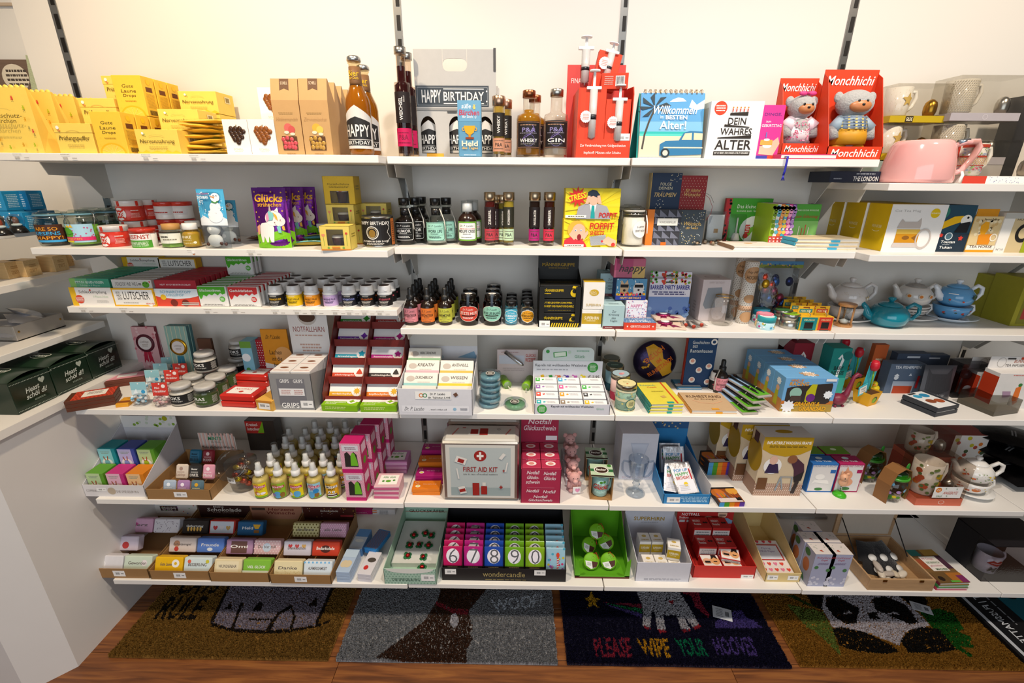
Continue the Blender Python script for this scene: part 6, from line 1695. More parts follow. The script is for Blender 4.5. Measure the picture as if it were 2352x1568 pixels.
MB().tube([(sin(t)*.0266,-cos(t)*.0266,.092)for t in[i*2*pi/28 for i in range(28)]],.0009,'#b98f3c:m',6,True).aa('gold_rim',o)
art(o,'gold_dots',.15,.055,[('D',0,0,1,1,46,.012,'#8a6a3a')],lambda u,v,e:wrap(.0372-.2*max(0,v-.02)*.9,.15,.03)(u,v,e),step=.01,e0=.0008)
tag(o,'stemless drinking glass with gold rim and dots','glass')
for i,(px,yy,yt)in enumerate(((1684,-.09,586),(1704,-.15,600))):
 x=XX(px,yy,z)
 h=ZZ(yt,x,yy)-z
 h=min(h,.218)
 o=aj('confetti_cannon',(x,yy,z))
 MB().ab([(0,0),(.0205,0),(.0205,h),(.019,h),(0,h-.002)],'#e6e0d6:k',22).aa('paper_tube',o)
 MB().ab([(.0207,h*.22),(.0207,h*.3)],'#c9a384:k',22).aa('twist_band',o)
 ae(o,.0205,0,h,180,[('N',0,0,1,1,9,34,.006,'#5a4a38'),('R',.5,.8,.7,.24,'#b98f66')if 0 else('P',circ(.5,.8,.42,.13,18),'#b98f66'),('T','hip HIP',.5,.84,.5,.05,'#5a3f24',.1),('T','HOORAY',.5,.76,.56,.06,'#5a3f24'),('P',circ(.5,.42,.26,.07,14),'#b98f66'),('P',circ(.5,.12,.3,.09,14),'#b98f66')])
 tag(o,('dotted confetti cannon tube standing behind','dotted confetti cannon tube standing in front')[i],'tube','dotted confetti cannons')
 # bag of letter balloons
p0=At(z,1735,1832,0,612,.05,y=-.13)
o=am('balloon_bag','clear bag of colourful foil letters with picture header','bag',p0.w,p0.h,.07,'#dfe3e6:f',None,(p0.x,-.09,z),0,-3)
MB().box(.004,-.002,p0.h*.93,p0.w*1.06,.002,p0.h*.12,'#4a7fa8:k').aa('header_card',o)
art(o,'header_print',p0.w*1.06,p0.h*.12,[('R',.5,.25,1,.5,'#7f8a3a'),('D',0,.1,1,.6,20,.12,['#c9a05a','#3a5a8a'])],flat((.004-p0.w*.53,-.003,p0.h*.93),(1,0,0),(0,0,1)))
mb=MB()
rnd=random.Random(11)
for i in range(26):
 c=('#22306a','#a82a4a','#c2452c','#3a6ab0','#d0a42c','#1c2450')[i%6]
 mb.ball(rnd.uniform(-.36,.36)*p0.w,rnd.uniform(-.014,.012),p0.h*rnd.uniform(.1,.78),.013,.008,.016,c+':o',8,6)
mb.aa('foil_letters',o)
def aE(ak,px,yb,r,h,side,lid,ops,lops=None,yy=None,k='k',lk='k',dz=0,al='round lidded tins',name='round_tin'):
 y=yy if yy is not None else S(z,px,yb).y+r
 o=aj(name,(XX(px,y,z),y,z+dz))
 MB().ab([(0,.001),(r*.97,0),(r,.002),(r,h*.66)],side+':'+k,26).aa('tin_body',o)
 MB().ab([(r*1.03,h*.6),(r*1.04,h*.97),(r*1.01,h),(r*.92,h*.985),(0,h*.985)],lid+':'+lk,26).aa('lid',o)
 if ops:
  ae(o,r,h*.04,h*.56,200,ops)
 if lops:
  art(o,'lid_print',r*1.7,r*1.7,lops,flat((-r*.85,-r*.85,h*.986),(1,0,0),(0,1,0)))
 return tag(o,ak,'tin',al)
BAL=[('D',0,.2,1,.9,14,.17,['#5aa84a','#d04a4a','#e0b83a','#c23a8a','#4a9ac0']),('D',0,.1,1,.9,8,.12,'#f5f7f5')]
aE('round teal paper tin standing behind the pink one',1744,0,.024,.045,'#a9d3dc','#2a8aa5',BAL,[('C',.5,.5,.48,'#4a9ab0')],yy=-.14,dz=0)
aE('round pink paper tin with dots',1752,0,.024,.042,'#e6d2a0','#e0788f',BAL,[('C',.5,.5,.48,'#e89aac')],yy=-.185)
aE('round white balloon-print tin with turquoise lid at the front',1757,759,.0255,.04,'#b9dde6','#2fa5ad',BAL,[('C',.5,.5,.48,'#dff0ef'),('T','Geburtstag',.5,.5,.6,.16,'#3a8a9a',.1,0)])
aE('round silver tin with dark green label standing behind',1792,0,.027,.05,'#a5a29a','#9a978f',None,[('C',.5,.5,.5,'#3a6a3a')],yy=-.165,k='m',lk='m')
aE('round silver tin with bright green lid label',1810,757,.027,.046,'#b5b2aa','#aaa79f',None,[('C',.5,.5,.5,'#86b82a'),('T','Glück',.5,.5,.6,.2,'#4a6a1c',.1)],k='m',lk='m')
def music_box(ak,px0,px1,yb,c,y=None):
 a=At(z,px0,px1,yb,0,.03,y)
 w_,h_=a.w,.044
 o=ac('music_box',ak,'box',None,'#dfae28',[('R',.5,.5,.9,.94,c),('T','MUSIC',.5,.78,.6,.1,'#ecd9a0'),('R',.5,.38,.5,.46,'#1e1c1c'),('R',.5,.04,.6,.06,'#2a2620')],None,[('R',.5,.5,.8,.9,c),('F',.5,.5,.5,.7,6,'#e3c98a')],al='little music boxes',loc=(a.x,a.yf+.015,z),dims=(w_,.03,h_))
 MB().box(0,.013,h_,w_*.92,.001,h_*.62,'#dfae28:k').aa('header_flap',o)
 art(o,'header_print',w_*.92,h_*.62,[('R',.5,.44,.8,.42,c),('T','MUSIC BOX',.5,.44,.66,.24,'#f0dfa8',.1),('R',.5,.85,.4,.1,'#7a3a1c')],flat((-w_*.46,.0124,h_),(1,0,0),(0,0,1)))
 MB().tube([(0,-.012,h_+.001),(0,-.014,h_+.006),(0,-.004,h_+.012),(0,0,h_+.024)],.0012,'#b9b6ae:m',6).aa('crank',o)
 return o
cc=['#1f7f80','#c23a28']
for i in range(2):
 r0=music_box('yellow music box with %s panel, front of its row'%('teal','red')[i],(1834,1874)[i],(1874,1909)[i],759,cc[i])
 for k in range(1,4):
  dup(r0,(r0.location.x-.001*k,r0.location.y+.04*k,z),'yellow music box with %s panel, %s of its row'%(('teal','red')[i],ORD[k]))
  # ---- third shelf, teapots
def aC(name,ak,x,y,z,R_,H_,c,spoutc,knob,cup=None,sauc=None,dec=None,turn=0,lidc=None,squat=1.0,cupdec=None,saucm=None):
 """pot with spout, lid, knob and handle; cup and saucer below when it is a tea-for-one"""
 o=aj(name,(x,y,z),(0,0,turn))
 b=0
 if sauc:
  MB().ab([(0,.003),(sauc*.5,.0),(sauc*.6,.003),(sauc,.016),(sauc*.99,.018),(sauc*.6,.008),(0,.006)],(saucm or '#eceae6')+':P',32).aa('saucer',o)
  b=.007
 if cup:
  MB().ab([(0,0),(R_*.5,0),(R_*.8,cup*.25),(R_*1.0,cup*.7),(R_*1.03,cup),(R_*.97,cup),(R_*.7,cup*.25)],c+':P',28,0,0,b).aa('cup',o)
  MB().tube([(R_*.95,0,b+cup*.85),(R_*1.35,0,b+cup*.95),(R_*1.45,0,b+cup*.6),(R_*1.2,0,b+cup*.25),(R_*.8,0,b+cup*.2)],.0045,spoutc+':P',8).aa('cup_handle',o)
  if cupdec:
   art(o,'cup_decor',R_*2.4,cup*.8,cupdec,lambda u,v,e:wrap(R_*(.8+.22*min(1,v/cup*1.4)),R_*2.4,b+cup*.2)(u,v,e),step=R_*.17,e0=.0015)
  b+=cup*.96
 MB().ab([(0,0),(R_*.6,0),(R_*.9,H_*.16),(R_,H_*.38),(R_*.95,H_*.6),(R_*.72,H_*.8),(R_*.56,H_*.86),(R_*.54,H_*.84)],c+':P',30,0,0,b).aa('pot_body',o)
 MB().ab([(R_*.58,H_*.85),(R_*.56,H_*.88),(R_*.4,H_*.96),(R_*.12,H_*1.0),(0,H_*1.0)],(lidc or c)+':P',26,0,0,b).aa('lid',o)
 MB().ab([(R_*.1,H_*.98),(R_*.12,H_*1.04),(R_*.2,H_*1.12),(R_*.17,H_*1.18),(0,H_*1.2)],knob+':P',16,0,0,b).aa('knob',o)
 MB().tube([(-R_*.8,0,b+H_*.34),(-R_*1.12,0,b+H_*.5),(-R_*1.28,0,b+H_*.76),(-R_*1.5,0,b+H_*.92)],[R_*.3,R_*.22,R_*.14,R_*.12],spoutc+':P',12).aa('spout',o)
 MB().tube([(R_*.82,0,b+H_*.72),(R_*1.2,0,b+H_*.92),(R_*1.52,0,b+H_*.82),(R_*1.56,0,b+H_*.55),(R_*1.3,0,b+H_*.3),(R_*.95,0,b+H_*.28)],[.006,.0062,.0062,.0062,.006,.006],spoutc+':P',10).aa('handle',o)
 if dec:
  art(o,'pot_decor',R_*2.4,H_*.5,dec,lambda u,v,e:wrap(R_*(1.005-.05*max(0,v/H_-.3)),R_*2.4,b+H_*.2)(u,v,e),step=R_*.15,e0=.0015)
 return tag(o,ak,'teapot')
x,y=XX(1936,-.11,z),-.11
aC('tea_for_one','white teapot with golden stars stacked on its cup behind the hourglass',x,y,z,.052,.078,'#cfcac6','#cfcac6','#cfcac6',.045,.075,[('S',.72,.5,.6,'#c2ad86'),('S',.7,.45,.3,'#efebe4'),('D',.1,.55,.95,1,40,.02,'#b9a98a')])
x,y=XX(2082,-.085,z),-.085
aC('tea_for_one','white teapot with striped lid and orange flowers behind the turquoise pot',x,y,z,.05,.074,'#cfcac4','#cfcac4','#cfcac4',.044,.078,[('S',.12+.25*i,.6,.45,'#d8cdb8',8,.8)for i in range(4)]+[('C',.12+.25*i,.6,.13,'#c9762c')for i in range(4)],lidc='#8f8a84',cupdec=[('R',.5,.2+.3*i,1,.1,'#4a4a48')for i in range(3)])
p=S(z,2060,757)
TQ='#128093'
aC('teapot','glossy turquoise stoneware teapot at the front',p.x,p.y+.05,z,.057,.078,TQ,TQ,TQ,squat=1.0,turn=-6)
p=S(z,2222,749)
FL=[('C',.12,.3,.08,'#c2452c'),('C',.4,.2,.08,'#c2452c'),('L',[(.1,.15),(.14,.05)],.03,'#4a6a3a'),('C',.68,.62,.26,'#4f6a4a',.85),('D',.56,.45,.8,.85,30,.03,'#3a2418'),('L',[(.68,.5),(.67,.15)],.06,'#4a2a18'),('R',.16,.85,.2,.06,'#eef2f5')]
aC('tea_for_one','sky blue teapot with tree and red flowers on its cup and saucer',p.x,p.y+.073,z,.05,.072,'#5f9fd0','#dfe3e8','#dfe3e8',.046,.075,FL,saucm='#cfdbe6',cupdec=[('C',.1+.2*i,.45+.2*(i%2),.11,'#b9402c')for i in range(5)]+[('R',.14+.2*i,.3+.2*(i%2),.05,.08,'#3f5a3a')for i in range(5)],turn=-3)
# hourglass
a=At(z,1921,1974,753,686,.04)
r=.0255
o=aj('hourglass',(a.x,a.yf+r,z))
h=.073
MB().ab([(0,0),(r,0),(r,.007),(0,.007)],'#b98450:w',24,smooth=False).aa('base_plate',o)
MB().ab([(0,h-.007),(r,h-.007),(r,h),(0,h)],'#b98450:w',24,smooth=False).aa('top_plate',o)
for i in range(3):
 t=.55+i*2*pi/3
 MB().ab([(.003,.007),(.003,h-.007)],'#c08c58:w',10,sin(t)*r*.82,-cos(t)*r*.82).aa('post',o)
MB().ab([(0,.008),(.012,.009),(.0135,.02),(.009,.03),(.002,.0365),(.009,.043),(.0135,.053),(.012,.064),(0,.065)],'#eef0ee:G',18).aa('glass_bulbs',o)
MB().ab([(0,.009),(.011,.01),(.0115,.019),(0,.024)],'#e6e4de:k',14).aa('sand',o)
tag(o,'small wooden hourglass with three posts and white sand','hourglass')
for i,(px,yy)in enumerate(((2312,-.1),(2352,-.16))):
 a=At(z,px-34,px+34,0,640,.1,y=yy)
 o=ac('gift_carton',('olive gift carton in clear wrap behind the blue teapot','olive gift carton in clear wrap at the picture edge')[i],'box',a,'#9a9428',[('R',.5,.5,.7,.9,'#7d7a26'),('R',.5,.3,.5,.3,'#a83a34'),('C',.5,.6,.14,'#6a5648')],al='olive gift cartons')
 # fourth shelf, wide bay
z=Z4
NTH=['first','second','third','fourth','fifth','sixth','seventh','eighth','ninth','tenth']
def lie(name,ak,cat,px,py,w_,l_,t_,m,ops=None,rot=0,dz=0,al=None,b=.0008,kind='k',zz=None):
 """flat thing lying with the middle of its front edge at a photo point"""
 p=S(z if zz is None else zz,px,py)
 r=R(rot)
 return ag(name,ak,cat,w_,l_,t_,m,ops,(p.x-sin(r)*l_/2,p.y+cos(r)*l_/2,z+dz),(0,0,rot),al,b,kind)
for i in range(3):
 lie('chocolate_bar','orange and brown chocolate bar with white label, %s of the stack at the shelf end'%('lowest','middle','top')[i],'chocolate',212,938,.12,.07,.0115,'#5a3220',[('R',.55,.5,.86,1,'#c8432a'),('N',.15,0,1,1,10,6,.05,'#8a2c1c'),('R',.55,.55,.5,.62,'#ece4da'),('F',.55,.6,.36,.3,3,'#8a8078')],28,.012*i,'chocolate bars at the shelf end')
for i in range(2):
 lie('chocolate_bar','pink chocolate bar with white label, %s'%('lower','upper')[i],'chocolate',290,886,.11,.065,.0115,'#6a3a2c',[('R',.5,.6,.96,.8,'#d9909c'),('R',.5,.65,.5,.4,'#f0e6e0')],28,.012*i,'pink chocolate bars')
lie('chocolate_bar','small yellow chocolate bar under the blue pompom bag','chocolate',281,935,.034,.05,.012,'#dd9a28',[('R',.5,.3,1,.3,'#8a4a1c')],14)
def rosette_bar(ak,px0,px1,yb,yt,c1,c2,ring,tail,n,y=None,dots=None):
 a=At(z,px0,px1,yb,yt,.013,y)
 o=MB().box(0,0,0,a.w,.012,a.h,c2+':k',.0006).aa('rosette_chocolate')
 art(o,'printed_front',a.w,a.h,[('R',.5,.5,1,1,c1)]+(dots or[])+[('P',[(.36,.45),(.5,.45),(.48,.16),(.38,.22),(.28,.14)],tail),('P',[(.5,.45),(.64,.45),(.72,.12),(.6,.2),(.52,.16)],tail)],flat((-a.w/2,-.006,0),(1,0,0),(0,0,1)))
 MB().ab([(a.w*.39,0),(a.w*.4,.002),(a.w*.3,.003)],ring,22,M=Matrix.Translation((0,-.006,a.h*.62))@Matrix.Rotation(pi/2,4,'X')).aa('rosette_ring',o)
 art(o,'rosette_face',a.w*.6,a.w*.6,[('C',.5,.5,.48,'#e0d8d4'),('T','Lieblings',.5,.6,.6,.2,'#8a7a70',.3,0),('F',.5,.35,.5,.2,2,'#a9988c')],flat((-a.w*.3,-.0095,a.h*.62-a.w*.3),(1,0,0),(0,0,1)))
 put(o,(a.x,a.yf+.006,z),(-3,0,0))
 tag(o,ak.format(ORD[0]),'chocolate','rosette chocolate bars')
 for i in range(1,n):
  dup(o,(a.x+.001*i,a.yf+.006+.016*i,z),ak.format(ORD[i]))
rosette_bar('upright pink chocolate bar with crimson rosette, {} of its row',322,374,847,752,'#d9a9ac','#8a2a3c','#5a1f2c:k','#b3263f',5,dots=[('D',0,0,1,1,24,.03,['#c97a84','#e6c3c3'])])
rosette_bar('upright teal chocolate bar with golden rosette, {} of its pair',402,451,0,751,'#8fb3a8','#4a7a80','#c99a2c:m','#2f7a94',2,-.115,[('L',[(.1+.2*i,0),(.1+.2*i,1)],.012,'#c9c9b0')for i in range(5)])
B('rosette_chocolate','small brown chocolate with pink hearts behind the coke jars','chocolate',z,472,503,0,778,.012,'#5a3a2a',[('R',.5,.4,.9,.7,'#d9b0b4'),('H',.35,.4,.2,'#c2566a'),('H',.65,.55,.16,'#e6d2d0')],y=-.1)
def treat_bag(ak,px,py,head,fill,ops,y=None,hw=.045,bw=.05,body=True):
 """little cellophane bag with a folded header card"""
 p=S(z,px,py)
 o=aj('treat_bag',(p.x,p.y+.02,z),(0,0,6))
 MB().ball(0,0,.02,bw/2,.02,.021,'#eceaea:f',14,10).aa('cellophane',o)
 mb=MB()
 rnd=random.Random(px)
 for i in range(24):
  mb.ball(rnd.uniform(-.4,.4)*bw,rnd.uniform(-.013,.013),.006+rnd.uniform(0,.026),.0055,.0045,.004,fill[i%len(fill)]+':k',7,5)
 mb.aa('sweets',o)
 MB().box(0,-.004,.034,hw,.003,.042,head+':k',.0005,M=Matrix.Rotation(R(-8),4,'X')).aa('header_card',o)
 art(o,'header_print',hw,.042,ops,lambda u,v,e:Matrix.Rotation(R(-8),4,'X')@Vector((u-hw/2,-.0055-e,.034+v)))
 return tag(o,ak,'sweets','header-card treat bags')
HZ=[('T','Mini-',.34,.62,.34,.16,'#f5e6e2',.2),('T','Herzblätter',.5,.36,.78,.18,'#f5e6e2',.2),('C',.75,.74,.14,'#efe0dc'),('C',.5,.92,.06,'#e6eef0')]
BH=[('R',.5,.7,1,.6,'#8fc0c9'),('C',.5,.88,.05,'#e6e6e2'),('C',.78,.25,.14,'#3a9ac9'),('P',[(.1,.1),(.35,.5),(.45,.1)],'#e6eef0')]
r1=treat_bag('treat bag with red header and pink sweets, front one',365,938,'#cc3a30',['#e9c9c6','#e3d8d2','#dba9a9'],HZ)
r2=treat_bag('treat bag with pale blue header and blue pompom filling, front one',316,936,'#c9dde0',['#7fc0dd','#eaf2f5','#d8e8ee'],BH)
for k,(px,py)in enumerate(((392,905),(412,888),(433,872),(455,856))):
 p=S(z,px,py)
 dup(r1,(p.x,p.y+.02,z),'treat bag with red header and pink sweets, %s from the front'%NTH[k+1],6)
for k,(px,py)in enumerate(((348,905),(367,888),(385,872),(407,856))):
 p=S(z,px,py)
 dup(r2,(p.x,p.y+.02,z),'treat bag with pale blue header, %s from the front'%NTH[k+1],6)
def aB(ak,px,py,c,lab,word,dz=0,y=None):
 r,h=.0335,.066
 yy=y if y is not None else S(z,px,py).y+r
 o=aj('candy_jar',(XX(px,yy,z+dz),yy,z+dz),(0,0,22))
 MB().ab(sc_([(0,0),(.95,0),(1,.04),(1,.66),(.93,.76),(.8,.82)],r,h),'#eceae6:G',24).aa('glass',o)
 MB().ab(sc_([(0,.04),(.94,.05),(.95,.62),(.4,.68),(0,.68)],r,h),c,20).aa('contents',o)
 MB().ab(sc_([(.84,.82),(.88,.84),(.88,.96),(.8,1),(.3,.97),(0,.97)],r,h),'#d6d3ce:t',24).aa('screw_lid',o)
 ae(o,r,h*.14,h*.46,170,[('T',word,.3,.66,.42,.34,'#f3f1ec'),('T','für Abhängige',.34,.32,.44,.16,'#d9d6ce',0,0),('F',.8,.5,.2,.8,7,'#b5b2aa')],lab)
 return tag(o,ak,'jar','coke and grass candy jars')
W_,G_='#ece9e4:k','#3a4a20:F'
aB('jar of white powder with black label, front row',424,935,W_,'#191817','KOKS')
aB('jar of dark candy with green label, front row',479,937,G_,'#3a4f22','GRAS')
aB('jar of white powder, second row behind the black label',452,0,W_,'#191817','KOKS',y=S(z,424,935).y+.105)
aB('jar of dark candy with green label, second row',503,0,G_,'#3a4f22','GRAS',y=S(z,479,937).y+.104)
aB('jar of dark candy with green label, third row',528,0,G_,'#3a4f22','GRAS',y=S(z,479,937).y+.174)
j=aB('jar of white powder with black label, third row',478,0,W_,'#191817','KOKS',y=S(z,424,935).y+.175)
aB('jar of white powder with black label perched on top',477,0,W_,'#191817','KOKS',.0675,S(z,424,935).y+.14)
aB('jar of white powder at the back near the dotted box',552,0,W_,'#191817','KOKS',0,-.055)
aB('jar of white powder stacked at the back near the dotted box',554,0,W_,'#191817','KOKS',.0675,-.055)
# red emergency tins
ET=[('R',.5,.48,.72,.62,'#efe9e4'),('T','NOTFALL',.5,.6,.5,.16,'#c2402f',0,0),('C',.5,.36,.1,'#c2402f',.8)]
for i,(px,py,k)in enumerate(((547,936,0),(547,936,1),(579,888,0),(579,888,1),(604,858,0),(604,858,1))):
 lie('mint_tin','red mint tin, %s of the %s pair'%(('lower','upper')[k],('nearest','middle','farthest')[i//2]),'tin',px,py,.112,.076,.021,'#c2261c',ET,-4,.0215*k,'red mint tins',.004,'g')
o=B('card_box','small orange and cream box with price sticker before the grey display','box',z,593,634,943,920,.07,'#dca94e',[('R',.5,.45,.7,.6,'#f0ece6'),('B',.4,.5,.3,.25,'#777777'),('F',.72,.5,.2,.14,1,'#666666'),('R',.5,.9,1,.2,'#c9822c')],rot=-10)
B('spine_box','upright blue box with green top and hearts','box',z,567,592,0,784,.05,'#7fb8cc',[('C',.4,.6,.1,'#eef3f3'),('H',.6,.15,.1,'#c23a3a'),('C',.4,.3,.05,'#4a8a3a'),('R',.5,.92,1,.16,'#6a9a3c')],y=-.12)
B('spine_box','upright red box with white dots','box',z,592,620,0,780,.03,'#a8222c',[('N',.04,.04,.96,.96,5,14,.012,'#efe6e2')],y=-.09)
B('greeting_card','orange and white laughter card standing at the back','card',z,617,676,0,756,.006,'#d98f22',[('R',.5,.25,1,.5,'#e6e3de'),('P',[(0,.34),(1,.22),(1,.5),(0,.5)],'#d98f22'),('C',.75,.5,.16,'#e0a868'),('T','Dr. P. Lacebo',.46,.85,.54,.08,'#4a3418',.3,0),('T','Lachen',.46,.55,.46,.09,'#33261a',0,0),('T','ist die',.48,.42,.38,.08,'#33261a',0,0),('T','beste',.5,.3,.34,.08,'#33261a',0,0),('T','Medizin',.5,.18,.46,.08,'#33261a',0,0)],y=-.1)
def af(ak,a,c,lipf,back_h,back_ops,front_ops,lip_left=None,side_slope=.5,name='counter_display',backm=None):
 """open-top cardboard display: lip, sloping sides, back card"""
 w_,h_,d_=a.w,a.h,a.d
 o=aj(name,a.loc)
 m=c+':k'
 MB().box(0,-d_/2+.001,0,w_,.002,h_,m,.0004).aa('front_lip',o)
 for s in(-1,1):
  x0,x1=s*w_/2,s*(w_/2-.0018)
  zb=back_h*side_slope
  pts=[(-d_/2,0),(d_/2,0),(d_/2,zb),(-d_/2,h_)]
  MB().add([(x0,*p)for p in pts]+[(x1,*p)for p in pts],[(0,1,2,3),(7,6,5,4),(0,4,5,1),(1,5,6,2),(2,6,7,3),(3,7,4,0)],m).aa('side_wall',o)
 MB().box(0,d_/2-.001,0,w_,.002,back_h,(backm or c)+':k',.0004).aa('back_card',o)
 MB().box(0,0,0,w_-.004,d_-.004,.0015,m).aa('display_floor',o)
 if front_ops:
  art(o,'printed_front',w_,h_,front_ops,flat((-w_/2,-d_/2,0),(1,0,0),(0,0,1)))
 if back_ops:
  art(o,'printed_back_card',w_,back_h,back_ops,flat((-w_/2,d_/2-.0025,0),(1,0,0),(0,0,1)))
 return tag(o,ak,'display')
STK=lambda x,y_,w_,h_:[('R',x,y_,w_,h_,'#efedea'),('B',x-w_*.12,y_,w_*.34,h_*.4,'#8d8d8d'),('F',x+w_*.28,y_,w_*.26,h_*.2,1,'#666666')]
a=At(z,630,725,941,858,.17)
o=af('grey chocolate-brain counter display with white back card',a,'#8d8c8c',0,.268,[('R',.5,.7,1,.6,'#d9d7d6'),('T','NOTFALLHIRN',.5,.78,.8,.07,'#8a3028',0,0),('F',.5,.7,.8,.03,1,'#b9988c'),('F',.5,.54,.56,.12,3,'#b9988c'),('C',.5,.94,.1,'#4a2f20',.7)],None,side_slope=.3)
MB().ab([(.032,0),(.032,.0015)],'#c9c6c2:k',20,M=Matrix.Translation((0,a.d/2-.0015,.255))@Matrix.Rotation(pi/2,4,'X')).aa('round_topper',o)
art(o,'printed_front',a.w,a.h,[('R',.5,.5,.66,.72,'#76757a'),('T','GRIPS',.36,.8,.22,.1,'#e9e7e4'),('T','GRIPS',.68,.8,.22,.1,'#e9e7e4'),('R',.5,.5,.6,.2,'#e6e3e2'),('F',.36,.5,.24,.14,3,'#c9a09a'),('F',.66,.5,.24,.14,3,'#c9a09a'),('T','GRIPS',.42,.13,.42,.15,'#efedea')]+STK(.82,.17,.3,.2),flat((-a.w/2,-a.d/2,0),(1,0,0),(0,0,1)))
for j in range(3):
 for i in range(2):
  for k in(1,):
   q=ac('brain_chocolate','white chocolate-brain box in the grey display, %s row, %s of the row'%(('front','middle','rear')[j],('first','second')[i]),'box',None,'#dcd8d5',None,[('C',.5,.62,.26,'#7a4a2c',.5),('T','NOTFALLHIRN',.5,.2,.8,.12,'#cf8a7c',0,0)],al='chocolate-brain boxes',loc=(a.x+(i-.5)*(a.w-.006)/2,a.y+(j-1)*.053,z+.002),dims=(a.w/2-.005,.051,a.h*1.02))
   # tiered pill rack
PC=[('#84b81c','#84b81c','lime'),('#dda222','#dd7a1c','amber and orange'),('#cf4526','#2a2624','red and black'),('#1fa0b8','#c0248a','teal and magenta'),('#6a2a9c','#b0187a','violet and pink'),('#2f8a2c','#a82a26','green and crimson')]
TITLE=[('arschpillen','arschpillen'),('workaholicpillen','kopfhochpillen'),('zickenberuhigungspillen','multitaskingpillen'),('fernwehdragees','frauenversteherpillen'),('heimwehpillen','problemlöserpillen'),('lampenfieberpillen','zickenberuhigungspillen')]
y0,y1=-.338,-.085
x0,x1=XX(738,y0,z),XX(912,y0,z)
xm,ww=(x0+x1)/2,(x1-x0)/2
o=aj('pill_rack',(xm,(y0+y1)/2,z))
sl=math.atan2(.245,y1-y0-.06)
for s in(-1,0,1):
 pts=[(-.095,0),(.127,0),(.127,.285),(.105,.285),(-.095,.045)]
 MB().add([(s*(ww+.003)+e,*p)for e in(-.001,.001)for p in pts],[(0,1,2,3,4),(9,8,7,6,5)]+[(i,i+5,(i+1)%5+5,(i+1)%5)for i in range(5)],'#6f2620:k').aa('rack_wall',o)
for k in range(1,6):
 MB().box(0,-.09+.0405*(k-1),.012+.0485*(k-1),ww*2-.004,.002,.024,'#7d2a24:k').aa('rack_lip',o)
tag(o,'dark red tiered cardboard rack for pill packs','rack')
for k in range(6):
 for i in range(2):
  c=PC[k][i]
  w_=ww-.006
  rnd=random.Random(k*2+i)
  ic=('#8ab82c','#e0b02c',c,c,c,c)[k]
  ops=[('R',.5,.5,1,1,'#e9e6e4'),('R',.5,.23,1,.46,c),('T',TITLE[k][i],.36,.33,.56,.13,'#f5f2ee',.1),('F',.25,.17,.34,.06,1,'#f0ece6'),('C',.79,.5,.3,'#f2efec'),('S',.79,.5,.42,ic,(4,8,3,5,4,4)[k],.6)]
  if k==0:
   q=ac('pill_pack','lime green pill pack lying at the foot of the rack, %s'%('beside the grey display','beside the white display')[i],'box',None,c,[('F',.4,.55,.6,.5,2,'#cfe08a')],ops,al='pill packs',loc=(xm+(i-.5)*(ww+.002)*1.0,y0+.026,z+.001),dims=(w_,.05,.021))
   q.rotation_euler=(R(3),0,R(2 if i else-2))
   q.location.z+=.002
  else:
   for n in range(1):
    q=ac('pill_pack','%s pill pack in the dark red rack, %s tier from the foot'%(PC[k][2].split(' and ')[i],NTH[k]),'box',None,c,ops,None,None,None,al='pill packs',loc=(xm+(i-.5)*(ww+.002),y0+.062+.0405*(k-1),z+.008+.0485*(k-1)),dims=(w_,.017,.058))
    q.rotation_euler=(R(-38),0,0)
    # white tablet display
a=At(z,916,1086,953,893,.2)
o=af('white tablet counter display with logo strip and back card',a,'#d6d6dc',0,.225,[('R',.5,.84,1,.32,'#cfcac2'),('T','Dr. P. Lacebo',.55,.93,.4,.07,'#3a3430',.3,0),('P',[(.1,.5),(.3,.62),(.5,.52),(.5,.48),(.1,.46)],'#b9c9d2'),('P',[(.7,.5),(.95,.6),(1,.48)],'#7fa5c2')],[('R',.5,.24,.9,.24,'#e3e3e8'),('T','Dr. P. Lacebo',.22,.24,.26,.14,'#33302e',.3,0),('T','... wenn\'s wirken soll',.53,.22,.24,.06,'#4a4644'),('C',.76,.24,.06,'#8fb8d2'),('F',.88,.24,.1,.1,3,'#7a7a80'),('R',.48,.76,.48,.3,'#f0efec'),('C',.32,.76,.08,'#d9762c',1,.6),('C',.37,.76,.08,'#4a8a5a',1,.6),('T','Dr. P. Lacebo',.54,.82,.2,.08,'#4a4644'),('T','div. Tabletten 5,49€',.56,.68,.3,.09,'#4a4644'),('R',.78,.8,.05,.13,'#6a4a3a',35)],side_slope=.55)
for j in range(4):
 for i in range(2):
  if i==1 and j==3:
   continue
  c=('#a9c07a','#5aa5c9','#8fc0c0','#cfbf2c','#c9a5b0','#c9ae4a','#7fa884')[j*2+i-(1 if j==3 else 0)if j<3 else 6]
  word=(('VERSTÄNDNIS','NERVEN'),('DURCHBRUCH','WISSEN'),('KREATIV','ANTI-NULL'),('VERSTÄNDNIS',''))[j][i]
  q=ac('tablet_box','pale tablet box in the white display, %s row, %s column'%(('front','second','third','rear')[j],('first','second')[i]),'box',None,'#dedad2',[('R',.5,.16,1,.32,c),('T',word,.6,.68,.5,.2,'#4a443c',.1),('C',.2,.6,.26,'#b9aea4',.7),('F',.6,.38,.4,.1,1,'#c9c3ba')],None,al='pale tablet boxes',loc=(a.x+(i-.5)*(a.w-.008)/2,a.y-a.d/2+.018+.04*j,z+.034+.026*j),dims=(a.w/2-.008,.022,.05))
  q.rotation_euler=(R(-40),0,0)
